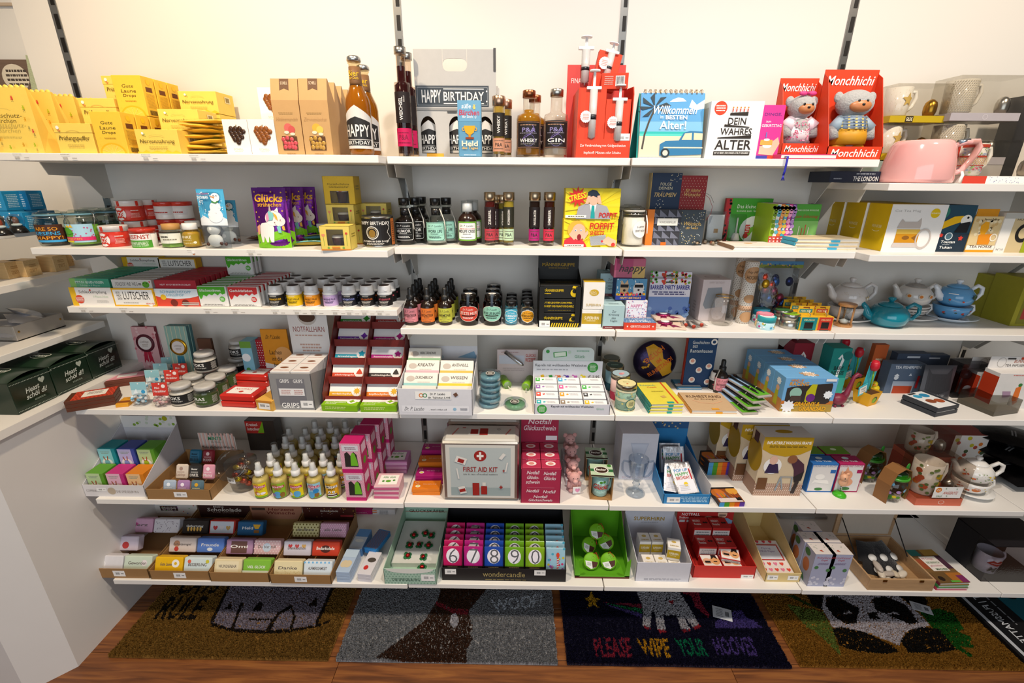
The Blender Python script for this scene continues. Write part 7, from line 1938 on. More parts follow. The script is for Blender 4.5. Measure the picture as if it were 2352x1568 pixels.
  # fourth shelf, next bay
p=S(z,1124,941)
for k in range(6):
 o=aj('petri_dish',(p.x+(-.003,.002,0,.003,.001,.002)[k],p.y+.036,z+.0185*k))
 MB().ab([(0,0),(.031,0),(.031,.011),(0,.011)],'#8fbcc9:t',26).aa('gel',o)
 MB().ab([(0,-.0),(.0335,0),(.034,.017),(.0335,.018),(0,.018)],'#dfe9ec:G',26).aa('dish',o)
 MB().ab([(.0145,0),(.0145,.0004),(0,.0004)],'#5f5a54:k',18,0,-.004,.0181).aa('dark_sticker',o)
 art(o,'sticker_print',.029,.029,[('C',.5,.5,.49,'#eeece6',1,.9),('F',.5,.5,.56,.4,3,'#e6e3dc')],flat((-.0145,-.0185,.0188),(1,0,0),(0,1,0)))
 tag(o,'clear dish of blue putty with dark round sticker, %s from the bottom of the stack'%NTH[k],'putty dish','putty dishes')
p=S(z,1183,944)
q=dup(o,(p.x,p.y+.034,z),'clear dish of green putty lying alone',-20)
for ch in q.children:
 if ch.name.startswith('gel'):
  ch.data=ch.data.copy()
  ch.data.materials[0]=mat('#8ac08a','t')
for i in range(3):
 B('note_pad','pinkish prescription pad, %s of three upright'%('front','middle','rear')[i],'pad',z,1142,1234,0,803,.009,'#cfc0c0',[('R',.36,.7,.62,.26,'#c5c9d6'),('T','GLÜCKS',.82,.84,.24,.1,'#b9342c'),('T','REZEPT',.82,.7,.24,.1,'#b9342c'),('F',.3,.92,.5,.05,1,'#b99a98'),('F',.4,.4,.6,.12,2,'#bfb0b0')],y=-.105+.018*i)
MB().tube([(0,0,0),(.03,-.008,-.02),(.034,-.009,-.0225)],[.0035,.0035,.001],'#b9b9bc:m',10).aa('pen')
o=bpy.data.objects['pen']
put(o,(XX(1160,-.112,.94),-.112,ZZ(808,XX(1160,-.112,.94),-.112)))
o.scale=(1.9,1.9,1.9)
tag(o,'silver ballpoint pen clipped across the prescription pad','pen')
for i,(px,py,dz)in enumerate(((1166,893,0),(1207,897,0),(1189,872,.027))):
 p=S(z,px,py)
 o=aj('bubble_tube',(p.x,p.y,z+dz+.0145),(0,0,(18,-14,-4)[i]))
 Mt=Matrix.Rotation(-pi/2,4,'X')
 MB().ab([(.0135,0),(.0142,.001),(.0142,.07),(0,.07)],'#86c01c:g',20,M=Mt).aa('tube_wall',o)
 MB().ab([(.0132,0),(.0128,.05),(0,.05)],'#dfe6ea:t',18,M=Mt).aa('inner_lining',o)
 MB().tube([(-.003,.03,-.002),(.006,-.02,-.009)],.0016,'#dcd8d0:k',6).aa('wooden_stick',o)
 tag(o,'lime green open tube lying with a stick, %s'%('beside the blue putty','beside the white capsule display','on top of the other two')[i],'tube','lime green tubes')
a=At(z,1227,1400,952,928,.165)
CAPS=[(c,i)for i,c in enumerate(('#e0b82c','#3f9a4a','#df7a3a','#5a3fa8','#c26ab8','#e3cf2c'))]
def aI(y,s):
 return sum([[('R',.12+.12*i,y,.05*s,.05*s,c,20-12*i),('C',.145+.12*i,y+.006,.025*s,c),('C',.095+.12*i,y-.006,.025*s,'#ecebe8')]for c,i in CAPS],[])
o=af('white capsule counter display with rounded back card and coloured pills',a,'#d2d2da',0,.112,[('R',.5,.5,1,1,'#e6e6ea'),('T','Kapseln mit wohltuenden Weisheiten',.4,.85,.74,.11,'#3a3a40'),('F',.3,.72,.5,.06,1,'#a9a9b0'),('C',.86,.8,.16,'#3a9a3c'),('F',.86,.8,.1,.2,5,'#d8ecd2')]+aI(.5,1.6)+[('T','€ 2,95',.88,.5,.16,.12,'#2a2a2c',.1,0)],[('C',.1,.5,.42,'#3a9a3c'),('F',.1,.5,.09,.5,4,'#d8ecd2'),('T','Kapseln mit wohltuenden Weisheiten',.5,.76,.56,.26,'#3a3a40'),('T','Glück',.87,.6,.1,.2,'#8fb8a0',0,0)],side_slope=.52)
tp=[(-a.w*.37,.11),(a.w*.37,.11)]+circ(a.w*.37-.02,.14,.02,.02,6,0,pi/2)+circ(-a.w*.37+.02,.14,.02,.02,6,pi/2,pi)
MB().prism(tp,a.d/2-.002,a.d/2,'#cfdad8:k').aa('card_topper',o)
art(o,'topper_print',a.w*.74,.05,[('R',.34,.5,.26,.36,'#3f9a4a',6),('R',.34,.5,.22,.28,'#dcead8',6),('T','Glück',.72,.36,.2,.22,'#5a9a6a',0,0),('F',.78,.75,.26,.14,1,'#8fb8a0'),('C',.1,.7,.12,'#3f9a4a'),('C',.52,.66,.1,'#b9d2bc')],flat((-a.w*.37,a.d/2-.0022,.11),(1,0,0),(0,0,1)))
for j in range(4):
 for i in range(3):
  c=('#2fa8b0','#8a7a68','#e3b82c','#d84a3a','#e09a2c','#4a4a4c','#9a6ab0','#e0609a','#4ab04a','#4ab04a','#4aa5d0','#dedee2')[j*3+i]
  q=ac('capsule_box','small white capsule box with coloured corner, %s row, %s of the row'%(('front','second','third','rear')[j],NTH[i]),'box',None,'#e4e4e6',None,[('R',.12,.6,.2,.6,c),('R',.12,.66,.09,.2,'#eeeeee'),('R',.36,.6,.1,.16,c,20),('F',.65,.6,.4,.3,2,'#b5b5ba')],al='small capsule boxes',loc=(a.x+(i-1)*(a.w-.008)/3,a.y-a.d/2+.022+.036*j,z+.012+.009*j),dims=((a.w-.02)/3,.031,.02))
  q.rotation_euler=(R(14),0,0)
def aD(ak,px,yb,r,h,c,lidc,ops,lops,y=None,dz=0):
 yy=y if y is not None else S(z,px,yb).y+r
 o=aj('tea_tin',(XX(px,yy,z),yy,z+dz))
 MB().ab([(0,0),(r,0),(r,h*.86)],c+':k',26).aa('tin_body',o)
 MB().ab([(r*1.02,h*.82),(r*1.03,h*.97),(r,h),(r*.93,h*.99),(0,h*.99)],'#9a9482:m',26).aa('lid',o)
 art(o,'lid_print',r*1.8,r*1.8,[('C',.5,.5,.5,lidc)]+lops,flat((-r*.9,-r*.9,h*.991),(1,0,0),(0,1,0)))
 ae(o,r,0,h*.8,190,ops)
 return tag(o,ak,'tin','tall tea tins')
o=aD('tall green tea tin with pale yellow lid and hanging round tag',1434,947,.031,.088,'#8fae9a','#d8cf9a',[('D',0,0,1,1,40,.05,['#a9c4ae','#c9c27a','#7f9a8a']),('R',.5,.56,1,.12,'#d6cfa8'),('R',.5,.97,1,.08,'#ddd6b4'),('R',.5,.03,1,.07,'#ddd6b4')],[('T','Glück',.5,.6,.4,.14,'#8a7f4a',.1,0),('C',.5,.35,.06,'#c2703a')])
art(o,'round_tag',.034,.034,[('C',.5,.5,.5,'#2a6a64'),('C',.5,.5,.43,'#cfc98f'),('F',.5,.5,.5,.4,4,'#6a6a4a')],wrap(.031,.034,.012,.35),step=.006,e0=.0022)
aD('tall pink tea tin with rose lid',1421,0,.03,.088,'#dcb9b4','#9ab0bc',[('R',.5,.2,1,.4,'#a8304a'),('T','TEE',.4,.32,.3,.1,'#f0d8d4')],[('C',.5,.4,.14,'#c9808a'),('C',.62,.5,.1,'#d9a0a4')],y=S(z,1434,947).y+.105)
aD('tall blue tea tin with dark green lid',1408,0,.03,.088,'#8fb8c4','#2a4a44',[('R',.5,.2,1,.4,'#1f4a5a')],[('F',.5,.5,.5,.2,2,'#8ab0a4')],y=S(z,1434,947).y+.176)
aD('tall tea tin with grey lid at the back',1400,0,.03,.088,'#b9bcae','#55584f',[],[],y=S(z,1434,947).y+.245)
# fourth shelf, bay with retirement gifts
z=Z4
x,y=XX(1506,-.07,.93),-.07
zc=ZZ(818,x,y)
o=aj('foil_balloon',(x,y,z+.075),(-6,0,0))
MB().ball(0,0,0,.077,.03,.074,'#2a2140:o',24,16).aa('balloon_body',o)
YB='#c2901c'
art(o,'balloon_print',.13,.13,[('P',[(.4,1),(.62,.86),(.66,.62),(.9,.5),(.96,.2),(.7,.1),(.55,.3),(.3,.55),(.2,.9)],YB),('T','ENDLICH',.42,.72,.62,.13,'#c8641c',0,2,40),('T','IM',.54,.56,.14,.11,'#c8641c',0,2,40),('T','RUHESTAND!',.6,.38,.78,.13,'#c8641c',0,2,40),('D',.05,.3,.4,.9,12,.03,YB)],lambda u,v,e:Vector((u-.065,-.03*max(0,1-((u-.065)/.077)**2-((v-.065)/.074)**2)**.5-e,v-.065)),step=.009,e0=.0015)
tag(o,'dark purple and yellow round foil balloon in clear wrap at the back','balloon')
a=At(z,1566,1632,0,777,.02,y=-.13)
book('story_book','blue story book with red spine and bathers in swim rings',a,'#1f3f66',[('T','Geschichten',.44,.92,.56,.06,'#e3e6e3',0,0),('T','aus',.26,.84,.16,.05,'#e3e6e3',0,0),('T','Rentenhausen',.5,.75,.76,.07,'#e3e6e3',0,0),('C',.88,.93,.06,'#e6e0da',1,.5)]+sum([[('C',px,py,.06,'#e6e2dc'),('C',px,py+.01,.035,'#d99a86')]for px,py in((.24,.54),(.5,.36),(.82,.44),(.3,.16),(.84,.12))],[]),'#a83a30',t=.018)
for i in range(3):
 ap('yellow retirement notebook with orange band, %s of the stack'%('lowest','middle','top')[i],(S(z,1530,951).x-.004,S(z,1530,951).y+.082,z+.0115*i),.105,.155,.011,'#d9cc4a','#2a8a80',2+i,[('T','Ruhestands-',.34,.86,.5,.07,'#2a8a80',.2,0),('T','Coach',.42,.76,.3,.06,'#cf4a2a',.2),('R',.82,.5,.05,1,'#cf4a26'),('F',.5,.55,.4,.06,3,'#b5a93c'),('R',.55,.3,.14,.09,'#c9a45a',20),('R',.62,.04,.2,.07,'#2a9a8a')]if i==2 else None,'#2a9a8a','yellow retirement notebooks')
ap('blue balloon-print booklet lying behind the beige book',(S(z,1586,898).x,S(z,1586,898).y+.045,z),.085,.07,.008,'#4a86ae','#3a6a8a',0,[('R',.5,.3,1,.3,'#dfe6ea'),('T','Ruhestand',.5,.45,.7,.16,'#c2503a',.1,0),('C',.7,.8,.14,'#c9837a')])
p=S(z,1640,951)
ap('beige retirement book with brown lettering and amber spine',(p.x,p.y+.065,z),.142,.125,.012,'#c4a682','#c9882c',0,[('T','RUHESTAND',.52,.76,.8,.14,'#4a2f1c'),('T','für Einsteiger',.52,.6,.52,.1,'#6a4a2c',.3,0),('L',[(.2,.55),(.35,.4),(.6,.36),(.85,.5)],.03,'#d9a884'),('R',.55,.07,.16,.08,'#dd9a28')],'#dd9a28')
aJ('dark dropper bottle standing behind the lone gum jar',(XX(1651,-.16,z),-.16,z),'#d98a94','ANTISENIORIKUM',al='lone dropper bottle',tagged=True)
gum_jar('lone gum jar with black and rose label among the retirement gifts',(XX(1641,S(z,1641,900).y+.0225,z),S(z,1641,900).y+.0225,z),6,al='lone gum jar')
for i in range(4):
 o=lie('pen_card','two black pens on a sky and grass card, %s in the fan'%('lowest','second','third','top')[i],'pen set',1738+i*9-14,953-i*3,.05,.17,.006,'#a9a29a',[('R',.5,.72,.96,.54,'#9ab8d8'),('R',.5,.25,.96,.42,'#5fa82c'),('P',[(.7,1),(.98,1),(.98,.9)],'#8a2230'),('F',.3,.93,.4,.03,1,'#3a4a6a')],6+i*3,.0155*i,'pen cards')
 for s in(-1,1):
  MB().tube([(s*.011,.06,.0095),(s*.011,-.05,.0095),(s*.011,-.068,.009)],[.0038,.0038,.001],'#1c1b1c:g',8).aa('pen',o)
  MB().tube([(s*.011,-.03,.0095),(s*.011,-.033,.0095)],.0041,'#c9c6c0:m',8).aa('pen_ring',o)
  MB().ball(s*.011,.066,.01,.006,.009,.0045,'#4a2f22:g',8,6).aa('pen_figure',o)
SKY='#6fa8d6'
a=At(z,1789,1907,945,868,.062)
GF=[('R',.5,.12,1,.24,'#a98a3c'),('R',.5,.28,1,.1,'#c2702c'),('P',[(.06,.26),(.06,.7),(.14,.74),(.9,.86),(.92,.8),(.92,.3),(.86,.24)],'#332c2a'),('P',[(.44,.3),(.44,.6),(.52,.82),(.62,.82),(.62,.5),(.56,.3)],'#b9b51c'),('C',.24,.56,.16,'#8fb8a8'),('R',.26,.4,.2,.16,'#4a3a34'),('C',.54,.42,.12,'#6a2a7a'),('T','WIND UP',.22,.93,.24,.07,'#d9861c',.1,2),('T','RACING',.27,.83,.36,.11,'#dd951c',.1,2),('S',.14,.16,.4,'#e6e6ea',10,.7),('T','GRANNY &',.5,.24,.5,.13,'#e0a51c',.15,2),('T','GRANDAD',.62,.1,.52,.13,'#e0a51c',.15,2),('S',.86,.52,.26,'#eef1f5',9,.75),('R',.86,.95,.2,.07,'#e6e3e0')]
o=ac('wind_up_toy_box','blue wind-up toy carton with window, front of its row','box',a,SKY,GF,[('S',.55,.5,.7,'#eef2f5',10,.7),('T','GRANNY',.52,.58,.3,.2,'#d9951c',.15,2),('T','GRANDAD',.55,.38,.3,.2,'#d9951c',.15,2)],[('R',.5,.18,1,.36,'#c2803c'),('P',[(.3,.1),(.35,.55),(.6,.55),(.65,.1)],'#b9b51c'),('C',.5,.6,.08,'#e3b08c'),('S',.5,.8,.24,'#eef2f5',9,.7)],al='blue wind-up toy cartons')
aF(o,3,.0635,'blue wind-up toy carton with window, {} of its row')
# ---- fourth shelf, tea toys
B('nessie_carton','dark red infuser carton behind the blue toy cartons','box',z,1806,1850,0,788,.06,'#8a1f2c',[('L',[(.6,.4),(.62,.7),(.5,.78),(.44,.7)],.05,'#e3dcd6')],y=-.1)
B('nessie_carton','teal baby monster infuser carton','box',z,1888,1930,0,800,.055,'#1f8a80',[('R',.5,.2,1,.4,'#3fa896'),('L',[(.45,.1),(.5,.5),(.62,.78),(.5,.86),(.4,.78)],.05,'#eaf0ec'),('T','BABY',.5,.6,.5,.08,'#1c2c2c'),('T','NESSIE',.5,.5,.66,.08,'#1c2c2c'),('C',.82,.85,.09,'#17706a')],y=-.19)
# burgundy ladle infuser
p=S(z,1938,938)
o=aj('infuser_ladle',(p.x,p.y+.022,z),(0,0,8))
MB().ball(-.012,0,.024,.026,.021,.019,'#7d1f38:s',16,12).aa('bowl',o)
MB().tube([(.004,0,.026),(.016,0,.045),(.021,0,.075),(.026,0,.098),(.036,0,.106),(.046,-.001,.102)],[.014,.0085,.006,.0055,.0075,.006],'#7d1f38:s',10).aa('neck',o)
for s in(-1,1):
 for t in(-1,1):
  MB().ball(-.012+s*.013,t*.01,.004,.005,.005,.0045,'#7d1f38:s',8,6).aa('foot',o)
tag(o,'burgundy long-necked monster ladle standing on stubby feet','ladle')
p=S(z,1923,908)
o=MB().ball(0,0,.013,.021,.018,.013,'#128a82:s',14,10).aa('tea_infuser')
MB().tube([(-.006,.01,.018),(-.01,.022,.028),(-.004,.03,.034)],[.006,.004,.006],'#128a82:s',8).aa('neck',o)
put(o,(p.x-.004,p.y+.025,z))
tag(o,'small teal infuser lying behind the burgundy ladle','infuser')
def tulip(ak,px,py,rot,dz=0,card=True):
 p=S(z,px,py)
 o=aj('tulip_infuser',(p.x,p.y+.03,z+dz),(0,0,rot))
 b,t=(.042,.045),(.06,.055)
 h=.046
 vs=[(-b[0]/2,-b[1]/2,0),(b[0]/2,-b[1]/2,0),(b[0]/2,b[1]/2,0),(-b[0]/2,b[1]/2,0),(-t[0]/2,-t[1]/2,h),(t[0]/2,-t[1]/2,h),(t[0]/2,t[1]/2,h),(-t[0]/2,t[1]/2,h)]
 MB().add(vs,[(0,3,2,1),(0,1,5,4),(1,2,6,5),(2,3,7,6),(3,0,4,7)],'#dfa318:k').aa('card_pot',o)
 MB().add([(a_*.97,b_*.97,h*.9)for a_,b_,c_ in vs[4:]],[(0,1,2,3)],'#5a3820:k').aa('soil_insert',o)
 U=Vector((b[0],0,0))
 art(o,'pot_print',.05,h,[('C',.55,.45,.26,'#3a4a1c'),('C',.5,.42,.2,'#86b01c')],lambda u,v,e:Vector((u-.025,-b[1]/2-(t[1]-b[1])/2*v/h-e,v)))
 if card:
  MB().box(.0,.008,h*.85,.05,.0015,.1,'#3fb5c2:k',.0004,M=Matrix.Rotation(R(6),4,'Y')).aa('back_card',o)
  MB().box(-.024,-.004,h*.95,.042,.0015,.034,'#4ab8c4:k',.0004,M=Matrix.Rotation(R(-12),4,'Y')).aa('name_tag',o)
  art(o,'tag_print',.042,.034,[('R',.5,.5,.8,.7,'#eeece6'),('T','TULIP',.5,.6,.5,.2,'#33302c'),('F',.5,.35,.4,.12,1,'#8a8a84')],lambda u,v,e:Matrix.Rotation(R(-12),4,'Y')@Vector((u-.045,-.0048-e,h*.95+v)))
  MB().tube([(.008,0,h*.9),(.004,-.002,h+.04),(-.002,-.002,h+.07)],.0024,'#7fae2c:g',8).aa('stem',o)
  MB().ab([(0,0),(.008,.003),(.013,.014),(.0125,.026),(.008,.036),(.005,.033),(0,.03)],'#c0182c:s',14,-.003,-.002,h+.066).aa('tulip_head',o)
 return tag(o,ak,'infuser','tulip infusers')
tulip('tulip infuser in a yellow card pot, nearest one',2000,934,24)
tulip('tulip infuser in a yellow card pot, second from the front',1965,897,22)
tulip('tulip infuser in a yellow card pot, hindmost',1935,870,22)
B('infuser_pack','orange hanging infuser pack with yellow duck','pack',z,1986,2016,0,792,.02,'#b95a2c',[('F',.5,.6,.6,.2,2,'#e6c9a8')],y=-.1)
MB().ball(0,0,.016,.016,.012,.014,'#d8c01c:s',12,8).ball(-.006,-.002,.034,.01,.01,.01,'#d8c01c:s',10,8).aa('rubber_duck')
o=bpy.data.objects['rubber_duck']
MB().ball(-.012,-.01,.033,.005,.004,.003,'#dd7a1c:s',8,6).aa('beak',o)
put(o,(XX(2008,-.16,z),-.155,z+.0))
o.location.z=z
tag(o,'small yellow toy duck behind the tulip pots','toy')
B('infuser_pack','grey-blue tea fisherman carton with glass cup picture','box',z,2028,2107,903,836,.04,'#5a6a80',[('T','TEA FISHERMEN',.5,.89,.74,.1,'#e6e9ee'),('P',[(.2,0),(.18,.42),(.82,.42),(.8,0)],'#a9b4c4'),('R',.5,.13,.54,.26,'#b5482a'),('C',.24,.54,.07,'#dfe3e8'),('P',[(.16,.6),(.24,.68),(.32,.6)],'#e6e9ee'),('R',.88,.4,.07,.42,'#b3262c'),('S',.62,.64,.12,'#d2d8e0',3)],al='fisherman cartons')
for i in range(2):
 B('infuser_pack',('dark blue hanging carton behind the tea fisherman','dark hanging carton farther behind the tea fisherman')[i],'box',z,2040+50*i,2112+50*i,0,812+4*i,.03,'#3f4a5c',[('R',.5,.9,.4,.05,'#c9ced6')],y=-.115+.05*i)
a=At(z,2117,2190,0,846,.03,y=-.22)
o=am('cat_bag','dark translucent bag with cat ears outline','bag',a.w,a.h,.03,'#4a4a50:t',[('P',[(.12,.9),(.22,.76),(.7,.76),(.86,.92),(.88,.3),(.5,.2),(.1,.3)],'#2c2c30'),('T','meow',.5,.14,.4,.1,'#8a8a8e',.2,0)],(a.x,-.2,z),0,-4,kind='g')
def clear_box(ak,px0,px1,yb,yt,d,y=None,tint='#c9c9cc',inner=None,rot=0,dz=0,name='clear_box'):
 a=At(z,px0,px1,yb,yt,d,y)
 o=MB().box(0,0,0,a.w,a.d,a.h,tint+':f').aa(name)
 if inner:
  inner(o,a)
 put(o,(a.x,a.y,z+dz),rot)
 return tag(o,ak,'box','clear plastic boxes')
clear_box('upright clear box holding a black infuser',2186,2246,0,836,.05,-.19,'#a5a5aa',lambda o,a:(MB().ball(0,0,a.h*.62,.017,.015,.017,'#3a2c2e:g',12,8).aa('infuser_ball',o),MB().ab([(.014,0),(.014,.002)],'#d8d8da:k',14,M=Matrix.Translation((0,-a.d/2+.006,a.h*.25))@Matrix.Rotation(pi/2,4,'X')).aa('round_tag',o)))
clear_box('flat clear tray box lying at the shelf edge',2262,2340,953,922,.1,None,'#b9b6ae',lambda o,a:MB().box(0,0,0,a.w-.003,a.d-.003,.014,'#a39d92:k').aa('card_insert',o),rot=14)
for i in range(4):
 a=At(z,2268-36*i,2360-36*i,0,858,.05,y=-.262+.058*i)
 o=MB().box(0,0,0,a.w,.05,a.h,'#dedad6:k',.0006).aa('carrot_infuser_box')
 art(o,'printed_front',a.w,a.h,[('F',.55,.95,.5,.05,1,'#c9847a'),('P',[(.5,.6),(.62,.66),(.66,.2),(.58,.1),(.5,.3)],'#d9702a'),('C',.58,.68,.05,'#3a7a3a'),('P',[(.2,.5),(.4,.5),(.44,.36),(.26,.32)],'#a98aa0')],flat((-a.w/2,-.025,0),(1,0,0),(0,0,1)))
 art(o,'printed_side',.05,a.h,[('R',.5,.45,1,.9,'#c23c1c')],flat((-a.w/2,.025,0),(0,-1,0),(0,0,1)))
 MB().box(0,.02,a.h,a.w,.0015,.04,'#e0dcd8:k').aa('header_tab',o)
 art(o,'header_print',a.w,.04,[('T','BUNNY',.76,.6,.3,.26,'#b0644c',.1,0),('T','TEA INFUSER',.66,.25,.5,.2,'#5a5652',.1,0),('C',.3,.5,.34,'#9a9690',1.2,.94),('R',.52,.82,.2,.12,'#3a3836'),('R',.85,.85,.2,.2,'#c23c1c')],flat((-a.w/2,.019,a.h),(1,0,0),(0,0,1)))
 put(o,(a.x,a.y,z))
 tag(o,'white and orange carrot infuser box with header tab, %s'%('nearest one','second in line','third in line','hindmost in line')[i],'box','carrot infuser boxes')
for i in range(2):
 o=lie('infuser_sleeve','flat black and white sleeve with round pictures, %s of two'%('lower','upper')[i],'pack',2172,953,.1,.1,.014,'#33363c',[('R',.45,.5,.8,1,'#e3e3e2'),('C',.3,.75,.14,'#3a9ac0',.8),('C',.6,.75,.16,'#2f86b0',.8),('C',.35,.4,.16,'#8a4a2c',.8),('C',.65,.35,.16,'#a5502c',.8),('R',.3,.93,.3,.08,'#2c2c2e')],18,.0165*i,'infuser sleeves')
 # fifth shelf, wide bay
z=Z5
def sloped(ak,a,c,back_h,front_ops,back_ops,inner=None,name='counter_display',lipm=None):
 return af(ak,a,c,0,back_h,back_ops,front_ops,None,.86,name)
a=At(z,198,336,1140,1114,.2)
o=sloped('white sloped counter display filled with small animal-print books',a,'#cfccd0',.19,[('R',.5,.5,1,1,'#dcd8d8'),('T','COPPENRATH',.16,.5,.24,.2,'#7a7470',0,0),('T','DIE SPIEGELBURG',.72,.45,.36,.2,'#9a8f86',0,0),('C',.46,.5,.3,'#b9a994')]+STK(.3,.62,.16,.3),[('R',.5,.88,1,.24,'#e3e0dc'),('D',.2,.78,.98,1,14,.03,['#86a83c','#c9d2c0']),('C',.8,.95,.05,'#a8a81c')])
MINI=[('#b9cf9a','#5f9a2c','green','#a9c22c'),('#e6b4c6','#c2307a','pink','#b08ac0'),('#eec08a','#d9801c','orange','#e0a01c'),('#8fcad0','#1f8a94','teal','#7fb8c0'),('#b9b4dc','#3f4fa0','lavender','#8f9ad0'),('#b5cf94','#5a9a2c','lime','#a9c22c')]
for j in range(2):
 for i in range(3):
  c,e,nm,cr=MINI[j*3+i]
  zz=z+.003+.052*j
  yy=a.yf+.012+.065*j
  w_=a.w/3-.01
  q=MB().box(0,0,0,w_,.055 if j==0 else.06,.075,e+':k',.0006).aa('mini_book')
  art(q,'printed_cover',w_*.8,.075,[('R',.5,.5,1,1,c),('F',.5,.82,.7,.14,2,'#8a9a8a'),('C',.5,.28,.24,'#f0eee6'),('C',.5,.3,.12,cr,1.4),('L',[(.4,.42),(.3,.62)],.04,'#a8502c'),('L',[(.56,.42),(.62,.64)],.04,'#a8502c')],flat((-w_/2,-.0275-(.0025 if j else 0),0),(1,0,0),(0,0,1)))
  put(q,(a.x-a.w/2+a.w/6+i*a.w/3+.002,yy+.03,zz))
  tag(q,'block of small %s animal books, %s row of the white display'%(nm,('front','rear')[j]),'book','animal mini books')
 if j==0:
  MB().box(0,.06,.0,a.w-.006,.06,.05,'#cfccd0:k').aa('step_insert',o)
KR='#9a7448'
a=At(z,340,487,1147,1124,.2)
o=af('kraft cardboard tray of mint tins with striped header card',a,KR,0,.06,None,STK(.53,.5,.2,.5),None,.9,'kraft_tray')
MB().prism([(-.045,.06),(.085,.06),(.085,.115),(.06,.13),(.045,.12),(-.005,.12),(-.02,.13),(-.045,.13)],a.d/2-.003,a.d/2-.001,'#d6cdc6:k').aa('header_card',o)
art(o,'header_print',.13,.07,[('R',.05+.1*i,.5,.05,1,'#d9b0a4')for i in range(10)]+[('T','MINTS',.45,.7,.36,.2,'#3f9a6a'),('T','für Dich :-)',.5,.48,.34,.12,'#8a9a8a',0,0),('T','Meine allerbesten Wünsche',.5,.2,.9,.16,'#33302c',.3,0)],flat((-.045,a.d/2-.0035,.06),(1,0,0),(0,0,1)))
TINS=[[('#a9b8c9','ENERGIE','#e9eef3'),('#a87fae','zu viel','#f3e6f0'),('#5a7480','Held','#efdfa8')],[('#d8c8b8','Lieblings','#a88a7c'),('#2b2928','ONKEL','#f0ece6'),('#dd9aae','Mama','#f6e6e9')],[('#1f6a8c','BRUDER','#14202a'),('#8a2230','MAMA','#e6c9c9')]]
for j,row in enumerate(TINS):
 for i,(c,t,ink)in enumerate(row):
  w_=.0415
  q=MB().box(0,0,0,w_,.013,.05,c+':g',.005).aa('mint_tin')
  art(q,'printed_front',w_,.05,[('T',t,.5,.3,.72,.2,ink),('T','Bester',.5,.7,.5,.13,ink,0,1)if t in('ONKEL','BRUDER')else('C',.5,.72,.12,('#d9a52c' if t=='Held' else ink)),('F',.5,.5,.6,.08,1,ink)],flat((-w_/2,-.0065,0),(1,0,0),(0,0,1)))
  put(q,(a.x-.046+i*.046+(0,.003,.012)[j],a.yf+.016+.062*j,z+.004+.018*j),(-24,0,0))
  tag(q,'small %s mint tin, %s row of the kraft tray'%({'ENERGIE':'pale blue','zu viel':'mauve','Held':'slate trophy','Lieblings':'cream','ONKEL':'black','Mama':'rose','BRUDER':'blue','MAMA':'dark red'}[t],('front','middle','rear')[j]),'tin','kraft tray mint tins')
  # clear tub of wrapped lollies with its lid tilted
p=S(z,545,1138)
o=aj('lolly_tub',(p.x,p.y+.05,z))
MB().ab([(0,.001),(.036,0),(.04,.006),(.047,.07),(.05,.1)],'#e3e1de:f',26).aa('tub_wall',o)
MB().ab([(.046,0),(.052,.004),(.052,.01),(.046,.012),(0,.011)],'#e6e6e4:G',28,M=Matrix.Translation((-.012,-.022,.098))@Matrix.Rotation(R(48),4,'X')).aa('tilted_lid',o)
mb=MB()
rnd=random.Random(4)
for i in range(26):
 t=rnd.uniform(0,6.28)
 q=rnd.uniform(0,.03)
 mb.ball(q*cos(t),q*sin(t),.012+.085*i/26,.014,.009,.01,('#8a6a4c','#d9c01c','#6a4f3c','#c24a2c','#b9a994')[i%5]+':o',8,6)
mb.aa('wrapped_sweets',o)
art(o,'price_sticker',.032,.02,STK(.5,.5,1,1),wrap(.046,.032,.045,-.3),step=.006,e0=.0015)
tag(o,'clear round tub of wrapped lollies with its lid tilted','tub')
o=B('lolly_bag','dark bag with red and green lolly header at the back','bag',z,575,640,0,966,.05,'#3a332e',[('R',.3,.78,.6,.4,'#b5302a'),('P',[(.4,.6),(.62,.6),(.62,.98)],'#7ab01c'),('T','Kreisel-',.25,.87,.4,.1,'#f0e0d8',.2),('T','lutscher',.27,.73,.42,.1,'#f0e0d8',.2)],y=-.08,kind='g')
